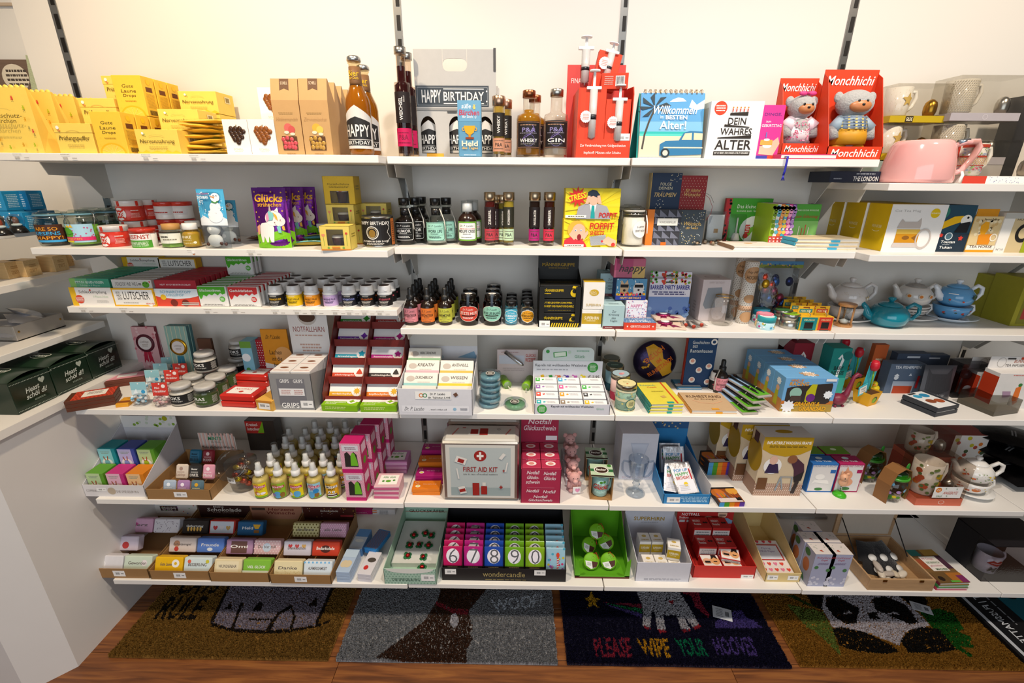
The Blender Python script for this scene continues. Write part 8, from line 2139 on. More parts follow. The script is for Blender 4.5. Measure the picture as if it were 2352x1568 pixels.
# ---- spray bottles, five files deep
SPR=[('#e6d01c','ZICKEN','#c22a5c','yellow and red'),('#8ab82c','MONSTER','#c2304a','green'),('#e3cf1c','TRÖDEL','#c22a5c','yellow and blue'),('#9ac9dc','SCHLAU','#c23a5c','pale blue'),('#e0a81c','MOTZ','#2c2624','amber')]
def aK(ak,loc,i):
 r,h=.0255,.128
 bg,w1,c1,nm=SPR[i]
 o=aj('spray_bottle',loc,(0,0,10))
 MB().ab(sc_([(0,0),(.9,0),(1,.03),(1,.5),(.9,.57),(.5,.63),(.42,.66)],r,h),'#f3ecc8:G',20).aa('bottle',o)
 MB().ab(sc_([(0,.015),(.9,.02),(.95,.04),(.95,.49),(.84,.55),(0,.56)],r,h),'#efe4ba:t',18).aa('liquid',o)
 MB().ab(sc_([(.52,.62),(.56,.63),(.56,.75),(.4,.77),(.36,.87),(.3,.88),(.3,.96),(0,.965)],r,h),'#e9e7e4:g',16).aa('pump',o)
 MB().ab(sc_([(.42,.76),(.42,.99),(.36,1.01),(0,1.01)],r,h),'#eef0f0:f',14).aa('clear_cap',o)
 lab=[('R',.5,.5,1,1,bg),('R',.5,.05,1,.1,'#6aa81c'),('T','ANTI',.3,.9,.36,.12,c1 if i!=4 else '#2c2624'),('R',.5,.76,.86,.16,c1 if i!=4 else '#efe9e0'),('T',w1,.5,.76,.76,.12,'#f5eef0' if i!=4 else '#2c2624'),('T','SPRAY',.5,.6,.5,.12,c1)]
 lab+={0:[('C',.3,.34,.13,'#c2702c'),('C',.4,.3,.1,'#efd8c4'),('C',.7,.3,.14,'#f3e9ee',.6)],1:[('C',.42,.22,.2,'#5aa0cc',1.2),('C',.75,.2,.14,'#8a6428',1.2),('C',.15,.2,.12,'#8a6aa0')],2:[('C',.55,.28,.2,'#5aa5d6',1.1),('C',.1,.25,.12,'#dcd6e6')],3:[('C',.3,.22,.18,'#5aa5d6',1.3),('C',.68,.2,.14,'#8a6428',1.1),('C',.64,.48,.16,'#2f86c2')],4:[('C',.35,.42,.08,'#f5f3ee'),('C',.62,.42,.08,'#f5f3ee'),('C',.35,.42,.03,'#1c1a18'),('C',.62,.42,.03,'#1c1a18'),('R',.5,.2,.7,.2,'#3a1c1a'),('R',.5,.27,.6,.05,'#efe9e0'),('R',.5,.13,.6,.05,'#efe9e0')]}[i]
 ae(o,r,h*.05,h*.42,100,lab)
 return tag(o,ak,'bottle','monster spray bottles')
for i,px in enumerate((606,648,688,728,768)):
 p=S(z,px,1147)
 y0=p.y+.026
 root=aK('spray bottle with %s label, front of its file'%SPR[i][3],(XX(px,y0,z),y0,z),i)
 for k in range(1,(5,6,6,6,6)[i]):
  yy=y0+.053*k
  if yy>-.03:
   break
  dup(root,(root.location.x+(.012 if k%2 else 0),yy,z),'spray bottle with %s label, %s of its file'%(SPR[i][3],ORD[k]))
  # ---- frog prince boxes
a=At(z,797,842,1149,1086,.055)
PK=[('R',.5,.55,1,.9,'#d99aae'),('N',0,.1,1,1,12,20,.009,'#efd6dd'),('R',.5,.84,.8,.2,'#d2cfd8'),('F',.5,.84,.6,.1,2,'#8a6a7a'),('P',[(.18,.2),(.2,.66),(.34,.72),(.5,.58),(.66,.72),(.8,.62),(.84,.2)],'#2c2a26'),('P',[(.46,.24),(.5,.6),(.6,.7),(.7,.66),(.8,.4),(.82,.24)],'#6fb52c'),('R',.5,.06,1,.13,'#c21f6c')]
fo=ac('frog_box','pink frog prince box with cut-out window, lower of the front pair','box',a,'#b81f66',PK,None,None,[('R',.5,.5,1,1,'#b5265f'),('R',.5,.75,.7,.3,'#e0c0d0'),('C',.5,.3,.12,'#5f9a2c')],al='pink frog boxes')
dup(fo,(a.x-.002,a.y+.002,z+a.h+.001),'pink frog prince box with cut-out window, upper of the front pair')
for k in range(1,4):
 for n in range(2):
  dup(fo,(a.x+.012*k,a.y+.06*k,z+(a.h+.001)*n),'pink frog prince box, %s of the %s pair behind'%(('lower','upper')[n],NTH[k-1]))
def chunk(ak,px,py,c1,c2,word,n,w_=.082,l_=.072,t_=.016,rot=0):
 p=S(z,px,py)
 for i in range(n):
  q=ag('wish_booklet',ak%('lowest','middle','top','upper')[i if n>2 else(0,2)[i]],'booklet',w_,l_,t_,c1,[('R',.5,.5,.74,.7,'#ecebe2'),('R',.5,.5,.7,.65,'#f0efe8'),('T',word,.5,.7,.5,.16,'#4a8a4a',.2),('C',.5,.4,.12,'#5fa02c',.7),('C',.3,.4,.06,'#4a8a3a'),('C',.72,.45,.06,'#4a8a3a')]if i==n-1 else None,(p.x+.001*i,p.y+l_/2,z+t_*1.03*i),(0,0,rot+i),'square wish booklets')
  MB().box(0,-l_/2+.001,t_*.2,w_*.98,.003,t_*.5,c2+':k').aa('pages',q)
chunk('pale pink frog wish booklet, %s of the front stack',888,1146,'#d8b0b8','#c25a80','Alles Gute',3)
chunk('mauve frog wish booklet, %s of the rear stack',908,1087,'#c07fae','#d0a0c4','Viel Glück',3)
# good mood packs
for j,(c,nm)in enumerate((('#dd7a1c','orange'),('#a8186c','magenta'),('#dd7a1c','orange'),('#a8186c','magenta'))):
 p=S(z,984,(1138,0,0,0)[j])if j==0 else None
 y0=S(z,984,1138).y+.0
 for k in range(2+j):
  q=ag('mood_pack','flat %s good mood pack, %s of the %s stack'%(nm,('lowest','second','third','fourth','fifth')[k],('front','second','third','rear')[j]),'pack',.092,.045,.012,c,[('C',.2,.35,.18,'#efe6dc',.8),('C',.2,.35,.12,'#e0cf1c',.6),('T','Gute Laune to go',.62,.55,.5,.12,'#f3e6dc',.1,0),('C',.15,.75,.14,'#e9c9b0',1,.85)]if k==1+j else None,(XX(982,y0+.025,z)-.002*(k%2),y0+.025+.057*j,z+.0125*k),(0,0,2*(k%2)),'good mood packs')
  # ---- first aid tin
a=At(z,1020,1190,1149,1012,.105)
FA='#c2bfb8'
def aid_tin(ak,dims,loc):
 w_,d_,h_=dims
 o=MB().box(0,0,0,w_,d_,h_,FA+':g',.012).aa('first_aid_tin')
 MB().box(0,-d_/2+.004,.004,w_*1.012,.012,h_-.008,'#b5b5b2:m',.006).aa('lid_rim',o)
 RD='#98241f'
 art(o,'printed_front',w_*.9,h_*.88,[('R',.5,.5,1,1,'#cfccc4'),('R',.5,.5,.88,.9,'#b3bbba'),('R',.5,.12,.88,.16,'#97a5a5'),('C',.5,.8,.1,RD),('R',.5,.8,.03,.14,'#e6e2dc'),('R',.5,.8,.1,.04,'#e6e2dc'),('T','FIRST AID KIT',.5,.55,.5,.09,RD),('T','use in case of medical matters',.5,.46,.5,.035,'#5a5a56',0,0),('R',.5,.505,.44,.004,'#8a8580'),('R',.43,.17,.1,.24,RD),('R',.55,.15,.09,.16,RD),('R',.55,.27,.05,.07,'#d8d4cc'),('R',.22,.72,.16,.12,'#dcd8d2',-20),('R',.22,.71,.09,.07,RD,-20),('R',.17,.47,.02,.2,'#dcd8d2',8),('R',.82,.8,.05,.12,'#dcd8d2',-35),('R',.88,.6,.02,.18,'#dcd8d2',-10),('R',.84,.53,.04,.012,RD),('R',.84,.53,.012,.05,RD),('R',.23,.16,.1,.14,'#dcd8d2',15),('R',.23,.15,.09,.06,RD,15),('R',.8,.22,.05,.018,RD),('R',.8,.22,.018,.06,RD)],flat((-w_*.45,-d_/2-.0022,h_*.06),(1,0,0),(0,0,1)))
 art(o,'printed_top',w_*.9,d_*.7,[('R',.4,.5,.11,.4,RD),('R',.54,.5,.12,.55,RD),('R',.12,.5,.02,.6,'#b56a64',-20),('R',.9,.5,.02,.5,'#b56a64',-25),('R',.24,.8,.05,.06,RD),('C',.76,.7,.08,'#8a8580',1,.7)],flat((-w_*.45,-d_*.33,h_),(1,0,0),(0,1,0)))
 put(o,loc)
 return tag(o,ak,'tin','first aid tins')
aid_tin('large cream first aid tin with red cross, standing in front',(a.w,a.d,a.h),a.loc)
aid_tin('large cream first aid tin standing behind the front one',(a.w,a.d,a.h+.0),(a.x+.002,a.y+.12,z+.0))
# ---- pig luck display
a=At(z,1196,1286,1155,1077,.15)
HR='#a82c4a'
o=af('crimson lucky-pig counter display',a,HR,0,.24,[('T','Notfall',.5,.9,.6,.08,'#efdfe2',.2),('T','Glücksschwein',.5,.8,.86,.08,'#efdfe2',.2),('R',.82,.64,.3,.07,'#efe9ea')],[('T','Notfall',.3,.9,.3,.1,'#efdfe2',.2),('T','Glücks-',.3,.76,.3,.1,'#efdfe2',.2),('T','schwein',.3,.63,.34,.1,'#efdfe2',.2),('T','Notfall',.72,.88,.3,.1,'#efdfe2',.2),('T','Glücks',.72,.74,.3,.1,'#efdfe2',.2),('R',.5,.46,.68,.008,'#d98aa0'),('T','Notfall',.3,.37,.3,.09,'#efdfe2',.2),('T','Notfall',.72,.35,.3,.09,'#efdfe2',.2),('T','Notfall',.5,.2,.34,.08,'#efdfe2',.2),('T','Glücksschwein',.5,.1,.6,.08,'#efdfe2',.2)],None,.5)
for j in range(3):
 for i in range(2):
  ac('pig_box','crimson lucky-pig box in the display, %s row, %s of the row'%(('front','middle','rear')[j],NTH[i]),'box',None,'#b0304e',None,[('C',.5,.5,.36,'#eee3e2',.72),('C',.5,.5,.2,'#d08a80',.8),('R',.5,.5,.3,.2,'#d08a80'),('F',.5,.92,.7,.08,1,'#e6b0bc')],al='crimson lucky-pig boxes',loc=(a.x+(i-.5)*(a.w-.004)/2,a.y+(j-1)*.047-.001,z+.002),dims=(a.w/2-.004,.045,a.h*(1.0+.02*j)))
  # ---- plush pigs
def pig(ak,x,y,z):
 c='#d3a09a:F'
 o=aj('plush_pig',(x,y,z),(0,0,6))
 MB().ball(0,.003,.022,.022,.019,.023,c,14,10).ball(0,-.006,.053,.0195,.017,.018,c,14,10).ball(-.011,-.012,.006,.009,.01,.006,c,8,6).ball(.011,-.012,.006,.009,.01,.006,c,8,6).ball(-.018,-.008,.026,.007,.007,.012,c,8,6).ball(.018,-.008,.026,.007,.007,.012,c,8,6).aa('plush_body',o)
 MB().ball(0,-.022,.047,.0085,.007,.007,'#dcaaa4:F',10,8).aa('snout',o)
 MB().ball(-.017,-.004,.066,.009,.004,.009,'#cf9690:F',8,6).ball(.017,-.004,.066,.009,.004,.009,'#cf9690:F',8,6).aa('ears',o)
 MB().ball(-.007,-.0205,.058,.0018,.0015,.002,'#1c1614:g',6,5).ball(.007,-.0205,.058,.0018,.0015,.002,'#1c1614:g',6,5).aa('eyes',o)
 return tag(o,ak,'plush toy','little plush pigs')
for k in range(4):
 y0=S(z,1318,1134).y+.024
 yy=y0+.048*k
 o=pig('pink plush pig, %s of the file'%('front one with heart tag','second','third','hindmost')[k],XX(1317,y0,z)-.001*k,yy,z+(.0,.02,.04,.06)[k])
 if k:
  MB().box(0,0,-.02*k,.05,.042,.02*k-.001,'#d9d6d8:k').aa('stand_block',o)
 if k==0:
  MB().box(.004,-.027,.004,.026,.0015,.026,'#e6e3e4:k').aa('heart_tag',o)
  art(o,'tag_print',.026,.026,[('H',.6,.5,.62,'#d98aae')],flat((-.009,-.0282,.004),(1,0,0),(0,0,1)))
  # ---- boxed lucky mugs
for k in range(2):
 a=At(z,1356,1408,1149,1070,.075)
 yy=a.y+.1*k
 o=aj('lucky_mug_box',(a.x-.002*k,yy,z),(0,0,-4))
 w_,d_,h_=.064,.07,.088
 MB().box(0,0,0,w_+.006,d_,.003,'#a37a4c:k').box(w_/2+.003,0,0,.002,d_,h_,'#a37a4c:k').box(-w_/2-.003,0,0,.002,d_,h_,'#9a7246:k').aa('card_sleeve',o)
 MB().box(0,0,h_,w_+.01,d_,.002,'#b9ceb0:k').aa('sleeve_top',o)
 art(o,'top_print',w_+.01,d_,[('N',0,0,1,1,12,12,.012,'#d9e3d0'),('R',.5,.5,1,.2,'#2f6a3c'),('C',.48,.52,.34,'#efece6',.8),('C',.48,.52,.3,'#3a2418',.78),('T','Becher',.48,.54,.44,.16,'#efece6',.1,2),('C',.86,.88,.1,'#3a7a2c'),('R',.5,.04,1,.1,'#33231a')],flat((-w_/2-.005,-d_/2,h_+.002),(1,0,0),(0,1,0)))
 at(o,.029,.078,'#9fcdc6',-.002,0,.003,hs=.8)
 art(o,'mug_print',.055,.05,[('T','Glücks',.5,.5,.9,.4,'#b82a26',.2,2),('C',.5,.85,.1,'#4a8a2c'),('C',.68,.88,.08,'#4a8a2c'),('T','Becher',.5,.15,.7,.26,'#b9dcd6',.2)],lambda u,v,e:wrap(.0275,.055,.02)(u,v,e)+Vector((-.002,0,0)),step=.005,e0=.002)
 tag(o,('mint lucky mug in a kraft sleeve, front one','mint lucky mug in a kraft sleeve, rear one')[k],'mug','sleeved lucky mugs')
 # fifth shelf, party bay
 # glass trophy cup
p=S(z,1464,1146)
o=aj('glass_trophy',(p.x,p.y+.032,z))
MB().ab([(0,.002),(.03,0),(.032,.004),(.022,.012),(.009,.022),(.008,.034),(.013,.038),(.008,.042),(.013,.05),(.024,.072),(.031,.11),(.033,.135),(.0315,.135),(.022,.075),(.01,.052)],'#e9eef3:G',28).aa('glass_cup',o)
for s in(-1,1):
 MB().tube([(s*.03,0,.122),(s*.048,0,.126),(s*.052,0,.115),(s*.05,0,.09),(s*.036,0,.068),(s*.022,0,.062)],.0036,'#e3e9f0:G',8).aa('handle',o)
tag(o,'clear glass trophy cup with two handles on the shelf edge','trophy')
B('glass_carton','white carton with printed glass outline behind the trophy','box',z,1420,1501,1101,996,.1,'#d3d3dc',[('T','BECHER CHAMPION',.5,.05,.8,.05,'#c9b0b8',0,0),('P',[(.25,.8),(.75,.8),(.6,.4),(.55,.2),(.45,.2),(.4,.4)],'#b9bfd0'),('P',[(.28,.78),(.72,.78),(.58,.4),(.54,.22),(.46,.22),(.42,.4)],'#c9cedc')])
# blue tray of foil packets
a=At(z,1522,1629,1157,1135,.25)
o=af('blue cardboard tray of silver balloon packets',a,'#2f7fb8',0,.17,[('R',.5,.9,1,.2,'#2c5a8a'),('D',.1,.8,.9,1,12,.02,'#c9b48a')],[('F',.66,.5,.6,.6,4,'#a9cfe6')]+STK(.22,.42,.28,.55),None,.62)
MB().box(a.w/2-.003,0,.002,.001,a.d-.01,.07,'#d2d0d2:k').aa('inner_side',o)
PU=[('R',.5,.42,.84,.8,'#e3e3ea')]+[('T',w_,.46,y_,.66,.1,c,0,2)for w_,y_,c in(('POP UP',.74,'#2f86b8'),('HAPPY',.62,'#4a9a4a'),('BIRTHDAY',.5,'#b8402c'))]+[('R',.86,.6,.07,.34,'#b3262c'),('C',.5,.3,.07,'#e0c01c'),('F',.4,.2,.5,.2,4,'#c9c9d2')]
for k,(dx,dy,dz,l_,r_)in enumerate(((-.004,.19,.02,-22,0),(.0,.15,.03,-28,2),(-.028,.06,.035,-48,-14),(.012,.045,.042,-52,12))):
 q=MB().box(0,0,0,.074,.003,.105,'#b9b9bc:o',.0006).aa('balloon_packet')
 art(q,'printed_front',.074,.105,PU,flat((-.037,-.0015,0),(1,0,0),(0,0,1)))
 put(q,(a.x+dx,a.yf+dy-.03,z+dz-.014),(l_,0,r_))
 tag(q,'silver pop-up balloon packet, %s in the blue tray'%('rearmost','second from the back','tilted low one','front tilted one')[k],'packet','silver balloon packets')
def candle_pack(ak,px,py,dz,c=1):
 o=lie('candle_pack',ak,'candles',px,py,.083,.075,.017,'#3a3034',[('R',.5,.45,1,.9,'#8a4a24'),('C',.2,.6,.3,'#c9702c'),('C',.8,.75,.25,'#d99a3c'),('R',.5,.14,.9,.26,'#d9c9c4'),('R',.5,.95,1,.1,'#1c1a1c'),('R',.85,.2,.2,.2,'#171616')]+[('R',.15+.16*i,.42,.02,.34,cc_,12)for i,cc_ in enumerate(('#7a4ac0','#5aa83c','#5a8ac9','#e0803c','#d9482c'))],3,dz,'rainbow candle packs')
 art(o,'rainbow_edge',.083,.017,[('R',.1+.2*i,.5,.2,1,cc_)for i,cc_ in enumerate(('#4a9ad0','#4a9a2c','#dd8a1c','#dd5a1c','#5f3a9c'))],flat((-.0415,-.0375,0),(1,0,0),(0,0,1)))
 return o
candle_pack('rainbow candle pack lying alone at the shelf edge',1680,1163,0)
for k in range(3):
 candle_pack('rainbow candle pack, %s of the rear stack'%('lowest','middle','top')[k],1650,1090,.0175*k)
 # walking frame cartons
a=At(z,1728,1836,1138,1004,.07)
WF=[('R',.5,.5,1,1,'#cdb99a'),('R',.5,.11,1,.22,'#a07a64'),('N',0,0,1,.22,24,8,.01,'#d6c0b0'),('P',[(0,1),(1,1),(1,.8),(.8,.72),(.5,.68),(.2,.72),(0,.8)],'#b8921c'),('T','INFLATABLE WALKING FRAME',.52,.91,.9,.05,'#efe9dc',.1,2),('F',.52,.85,.8,.04,2,'#6a5418'),('C',.28,.52,.13,'#e9e6e2',1.05),('P',[(.14,.4),(.2,.56),(.38,.56),(.44,.4)],'#33264a'),('C',.28,.62,.06,'#d8b09c',1.2),('P',[(.62,.62),(.72,.68),(.92,.56),(.96,.44),(.9,.32),(.78,.3),(.74,.46)],'#4a2c3c'),('P',[(.76,.34),(.96,.44),(.94,.28),(.8,.24)],'#2a2426'),('C',.66,.64,.07,'#8a5a3c'),('R',.84,.16,.08,.22,'#33292a',-10),('L',[(.44,.1),(.5,.34),(.74,.34),(.76,.1)],.025,'#8f979e'),('L',[(.5,.34),(.58,.12)],.02,'#8f979e'),('R',.13,.22,.2,.2,'#6a4426')]
o=ac('walking_frame_carton','beige inflatable walking frame carton with photo print, front one','box',a,'#cfc0a6',WF,[('R',.5,.5,1,1,'#d9d6d2'),('C',.5,.5,.4,'#b08c1c',.4)],[('R',.5,.12,1,.24,'#9a7a68'),('C',.5,.62,.2,'#a8871c',1.3),('R',.4,.9,.4,.16,'#4a2c3c')],al='walking frame cartons')
for k in range(2):
 dup(o,(a.x-.034-.036*k,a.y+.078*(k+1),z),'beige inflatable walking frame carton with photo print, %s behind'%('middle one','hindmost one')[k])
 # ---- fifth shelf, last bay in view
for i,(px0,px1,c,nm)in enumerate(((1850,1909,'#2a6ab0','blue'),(1911,1968,'#a81f58','magenta'))):
 a=At(z,px0,px1,1130,1065,.05)
 ops=[('R',.5,.5,.92,.9,'#dcd8d6'),('T','DASHBOARD DANCER',.5,.92,.86,.07,'#7a8aa8' if i==0 else '#b06a84'),('R',.85,.74,.2,.12,c)]+([('C',.4,.55,.14,'#efebe6',.7),('P',[(.2,.45),(.7,.45),(.8,.3),(.75,.42),(.25,.35),(.12,.3)],'#efebe6'),('C',.45,.12,.12,'#3a7a3a',.4)]if i==0 else[('C',.4,.6,.16,'#dfa07c',1.1),('P',[(.3,.75),(.34,.92),(.44,.76)],'#dfa07c'),('C',.45,.36,.18,'#dfa07c',.8),('C',.38,.55,.04,'#1f1a18'),('C',.45,.14,.14,'#3a7a3a',.4)])
 o=ac('dashboard_toy_box','%s dashboard toy carton, front one'%nm,'box',a,c,ops,[('C',.45,.66,.22,'#cfe0e6',.7),('T','TO THE',.5,.3,.6,.16,'#e6ecf2')],[('R',.5,.5,1,1,c)],al='dashboard toy cartons')
 q=dup(o,(a.x-.012+.002*i,a.y+.056,z),'green-topped dashboard toy carton behind the %s one'%nm)
 for ch in q.children:
  if ch.name.startswith('printed_top'):
   bpy.data.objects.remove(ch)
 art(q,'printed_top',a.w,a.d,[('R',.5,.5,1,1,'#6a9a1c'),('C',.5,.6,.2,'#dfeec9',.7)],flat((-a.w/2,-a.d/2,a.h),(1,0,0),(0,1,0)))
p=S(z,1937,1146)
o=MB().ab([(0,0),(.0205,0),(.02,.005),(.012,.012),(0,.014)],'#3fae1c:g',18).aa('dashboard_toy')
MB().tube([(0,0,.012),(.002,0,.026),(-.002,0,.034)],.0022,'#b9b9b4:m',6).aa('spring',o)
put(o,(p.x,p.y+.021,z))
MB().ball(0,0,.052,.013,.012,.016,'#dfa884:s',12,10).ball(-.004,-.004,.074,.0125,.012,.012,'#dfa884:s',12,10).ball(-.012,-.002,.088,.003,.003,.01,'#dfa884:s',8,6).ball(.01,0,.082,.007,.003,.005,'#dfa884:s',8,6).aa('fawn_figure',o)
MB().ball(-.008,-.0145,.075,.002,.0015,.0025,'#1c1614:g',6,5).aa('eye',o)
tag(o,'peach deer figure wobbling on a green base','toy')
for k in range(2):
 a=At(z,2028,2092,1158,1052,.07)
 o=aj('tumbler_pack',(a.x-.004*k,a.y+.105*k,z),(0,0,16))
 h=.118
 MB().ab([(0,.002),(.027,.002),(.034,.085)],'#d5d2cc:G',24).aa('cup_wall',o)
 ae(o,.0305,.012,.06,200,[('D',.05,.3,.95,1,9,.1,['#8fc4dc','#b08ac0','#6fb0d0']),('D',0,0,1,.25,14,.09,['#5a8a2c','#c9b42c','#3f6a2a'])],None,'butterfly_print',off=.004)
 MB().ab([(.036,.084),(.037,.09),(.035,.093)],'#3f9a2c:g',24).aa('lid_ring',o)
 MB().ab([(.034,.092),(.028,.108),(.014,.117),(0,.119)],'#a9d09a:G',24).aa('dome_lid',o)
 MB().ball(.036,-.004,.114,.009,.002,.015,'#2f8a2c:s',8,6).aa('leaf_straw',o)
 mb=MB()
 band=[(-.043,0),(-.046,.07),(-.03,.112),(0,.124),(.03,.112),(.046,.07),(.043,0)]
 for i in range(6):
  (x0,z0),(x1,z1)=band[i],band[i+1]
  mb.add([(x0,-.022,z0),(x0,.022,z0),(x1,.022,z1),(x1,-.022,z1),(x0*.97,-.022,z0*.985),(x0*.97,.022,z0*.985),(x1*.97,.022,z1*.985),(x1*.97,-.022,z1*.985)],[(0,1,2,3),(7,6,5,4),(0,3,7,4),(1,5,6,2)],'#8a5f36:k')
 mb.aa('kraft_band',o)
 tag(o,('green-lidded tumbler in a kraft band, nearer one','green-lidded tumbler in a kraft band, rear one')[k],'tumbler','kraft-banded tumblers')
FR=[('D',.0,.05,1,.98,12,.09,['#d0752c','#dfc01c','#c2583a']),('D',0,0,1,1,22,.05,['#5f7f4a','#7f9a5a'])]
b_=At(z,2100,2206,1161,1070,.09)
o=au('boxed fruit-print mug on a coral base behind the offer card',b_,'#e6e1d8',FR,'#c9654a',[('C',.55,.5,.36,'#efd8cc',.7,.85)],'#b5aea6','#e6dfd8')
art(o,'offer_card',.09,.042,[('R',.5,.5,1,1,'#ece9e4'),('C',.16,.7,.22,'#d97a1c'),('T','OG',.16,.7,.12,.2,'#f3e9dc'),('T','ANGEBOTE',.6,.46,.5,.24,'#c0482c',.3,0),('T','SALE',.24,.16,.2,.14,'#3a7a4a',.2,0),('T','%',.4,.86,.05,.14,'#3a7a4a',0,0),('T','%',.78,.82,.05,.14,'#3a7a4a',0,0),('T','%',.5,.18,.05,.14,'#3a7a4a',0,0)],flat((-.03,-.0455,.032),(1,0,0),(0,0,1)),e0=.001)
a=At(z,2078,2170,0,1058,.085,y=-.215)
ac('coral_carton','coral base carton under the rear fruit mug','box',a,'#b5523c',None,loc=(a.x,a.y,z),dims=(a.w,.085,.075))
b_=At(z,2078,2170,0,990,.085,y=-.215)
b_.h=.11
b_.loc=(b_.x,b_.y,z+.076)
au('boxed fruit-print mug raised at the back',b_,'#e6e1d8',FR,'#c9654a',[('C',.55,.5,.36,'#efd8cc',.7,.85)],'#b5aea6','#e6dfd8')
B('fruit_carton','white fruit-print carton with red top at the back','box',z,2168,2246,0,1000,.09,'#8f2f24',[('R',.5,.5,1,1,'#d6d0ca'),('D',.05,.1,.95,.95,16,.06,['#c9702c','#b8b02c','#a84a3a','#4a5a3a'])],y=-.13)
p=S(z,2262,1156)
aC('tea_for_one','white fruit-print teapot on its cup and saucer',p.x,p.y+.066,z,.05,.072,'#e6e2dc','#e0dcd6','#e6e2dc',.045,.068,FR,cupdec=FR[:1]+[('C',.4,.5,.3,'#d0753c',.8)],turn=-8)
for k in range(3):
 an('umbrella_bag','black glossy foil bag at the picture edge, %s'%('lowest','middle','topmost')[k],(XX(2330,-.2,z)+.01*k,-.18+.03*k,z+.001+.05*k),.16,.2,.05,'#1a1a1c:o',(0,0,25*k),[('F',.3,.5,.3,.1,2,'#8a8a8c')],'black foil bags')
 # lowest shelf, wide bay: chocolate trays
z=Z6
HEAD=[('#d6d2cc',[('R',.45,.86,.34,.2,'#3a2420'),('T','Schokolade',.45,.88,.28,.06,'#efe6dc',.1),('T','für Dich :-)',.45,.81,.26,.05,'#efe6dc',.1),('D',.02,.72,.98,.99,12,.02,['#c2453a','#3a6ab8','#3f9a4a','#8a4a9a'])]),('#3f2824',[('T','kleine',.4,.96,.2,.05,'#dcd2c8',.2),('T','Schokolade',.5,.86,.66,.11,'#e3dad0',.2),('T','FÜR DICH :-)',.52,.76,.5,.05,'#a8928a')]),('#a8765e',[('T','Herzens',.6,.93,.5,.09,'#6a2420',.2),('T','Wünsche',.58,.81,.56,.09,'#6a2420',.2),('R',.16,.94,.26,.1,'#4a3a30')]),('#4a231c',[('T','Schokolade',.5,.92,.34,.06,'#cfc4b8',.2),('D',.02,.7,.98,.98,24,.018,['#9a8a84','#c2a04a']),('R',.82,.76,.24,.08,'#a83a40')])]
BARS=[[('#d9d6da','white kitten',''),('#c9d6c4','pale green swirl','Geworden'),('#cfc2d0','ladybird',''),None,('#d6a5c0','pink hearts','Herz'),('#d8d4da','leaf wreath','')],[('#e6b412','yellow daisy','Gute Laune'),('#cfdcdc','mint balloons','BESSERUNG'),('#d9cbc4','teddy','Schutzengel'),('#5a7fc9','blue sky','Freunde'),('#2a211e','black candle','Geburtstag'),('#b8352c','red garland','')],[('#e0cfa4','cream frame','WUNDERBAR'),('#7fb83a','green meadow','VIEL GLÜCK'),('#b088a8','lilac flower','Omi'),('#d9b0b4','rose heart','Du bist toll'),('#1f5a86','blue trophy','Held'),None],[('#ddcfa4','cream dotted','Danke'),('#d2dce3','white dotted','AUFMERKSAMKEIT'),('#c9c4d0','heart garland','Dankeschön'),('#c23c22','red oval','Bedankolade'),('#c9c08a','golden dots','die Beste'),('#cf9ab4','pink zigzag','alle Liebe')]]
DEC={'yellow daisy':[('C',.76,.6,.26,'#efece6'),('C',.76,.6,.1,'#e0b21c')],'mint balloons':[('C',.2,.75,.12,'#d8644a'),('C',.85,.75,.12,'#c9c03a')],'blue sky':[('C',.5,.25,.2,'#dfe6f0',.6)],'black candle':[('C',.25+.12*i,.35,.08,'#e8b85a',2)for i in range(5)],'blue trophy':[('P',[(.62,.8),(.92,.8),(.84,.5),(.7,.5)],'#d9a52c'),('R',.77,.3,.2,.2,'#8a5a1c')],'red oval':[('C',.5,.5,.36,'#4a1f18',.7)],'ladybird':[('C',.55,.4,.24,'#b83a3c')],'golden dots':[('N',0,0,1,1,8,5,.06,'#6a5a1c')],'pink zigzag':[('N',0,0,1,1,12,8,.03,'#efdfe6')],'red garland':[('R',.5,.5,.9,.84,'#cfd4dc'),('H',.25,.45,.34,'#c23a3c'),('H',.5,.45,.34,'#dfd8d8'),('H',.75,.45,.34,'#c9a05a')],'heart garland':[('H',.25,.65,.3,'#c23a3c'),('H',.5,.65,.3,'#b84a4c'),('H',.75,.65,.3,'#c9a05a')],'lilac flower':[('R',.5,.5,.6,.8,'#6a4a44')],'rose heart':[('N',0,0,1,1,9,6,.04,'#efdcdc'),('C',.5,.5,.3,'#c5cfe0')],'pink hearts':[('C',.35,.6,.2,'#c2508a',.6)],'leaf wreath':[('D',.02,.05,.98,.95,40,.03,['#8a7a8a','#6a5a6a','#a9a0a9'])],'green meadow':[('R',.5,.15,1,.3,'#e3ecd8')],'white kitten':[('C',.3,.45,.2,'#f0eeee',1.1),('C',.3,.45,.16,'#e0dcde',1.1)],'teddy':[('C',.3,.6,.22,'#b98a6a'),('C',.3,.25,.16,'#c2453a')],'cream frame':[('R',.5,.5,.8,.76,'#e6d8b4')],'white dotted':[('N',0,.84,1,1,7,1,.07,'#6fb0dd'),('N',0,0,1,.16,7,1,.07,'#6fb0dd')],'cream dotted':[('D',.05,.05,.95,.4,40,.02,'#c9b070')],'pale green swirl':[('C',.75,.55,.2,'#e6dcdc')]}
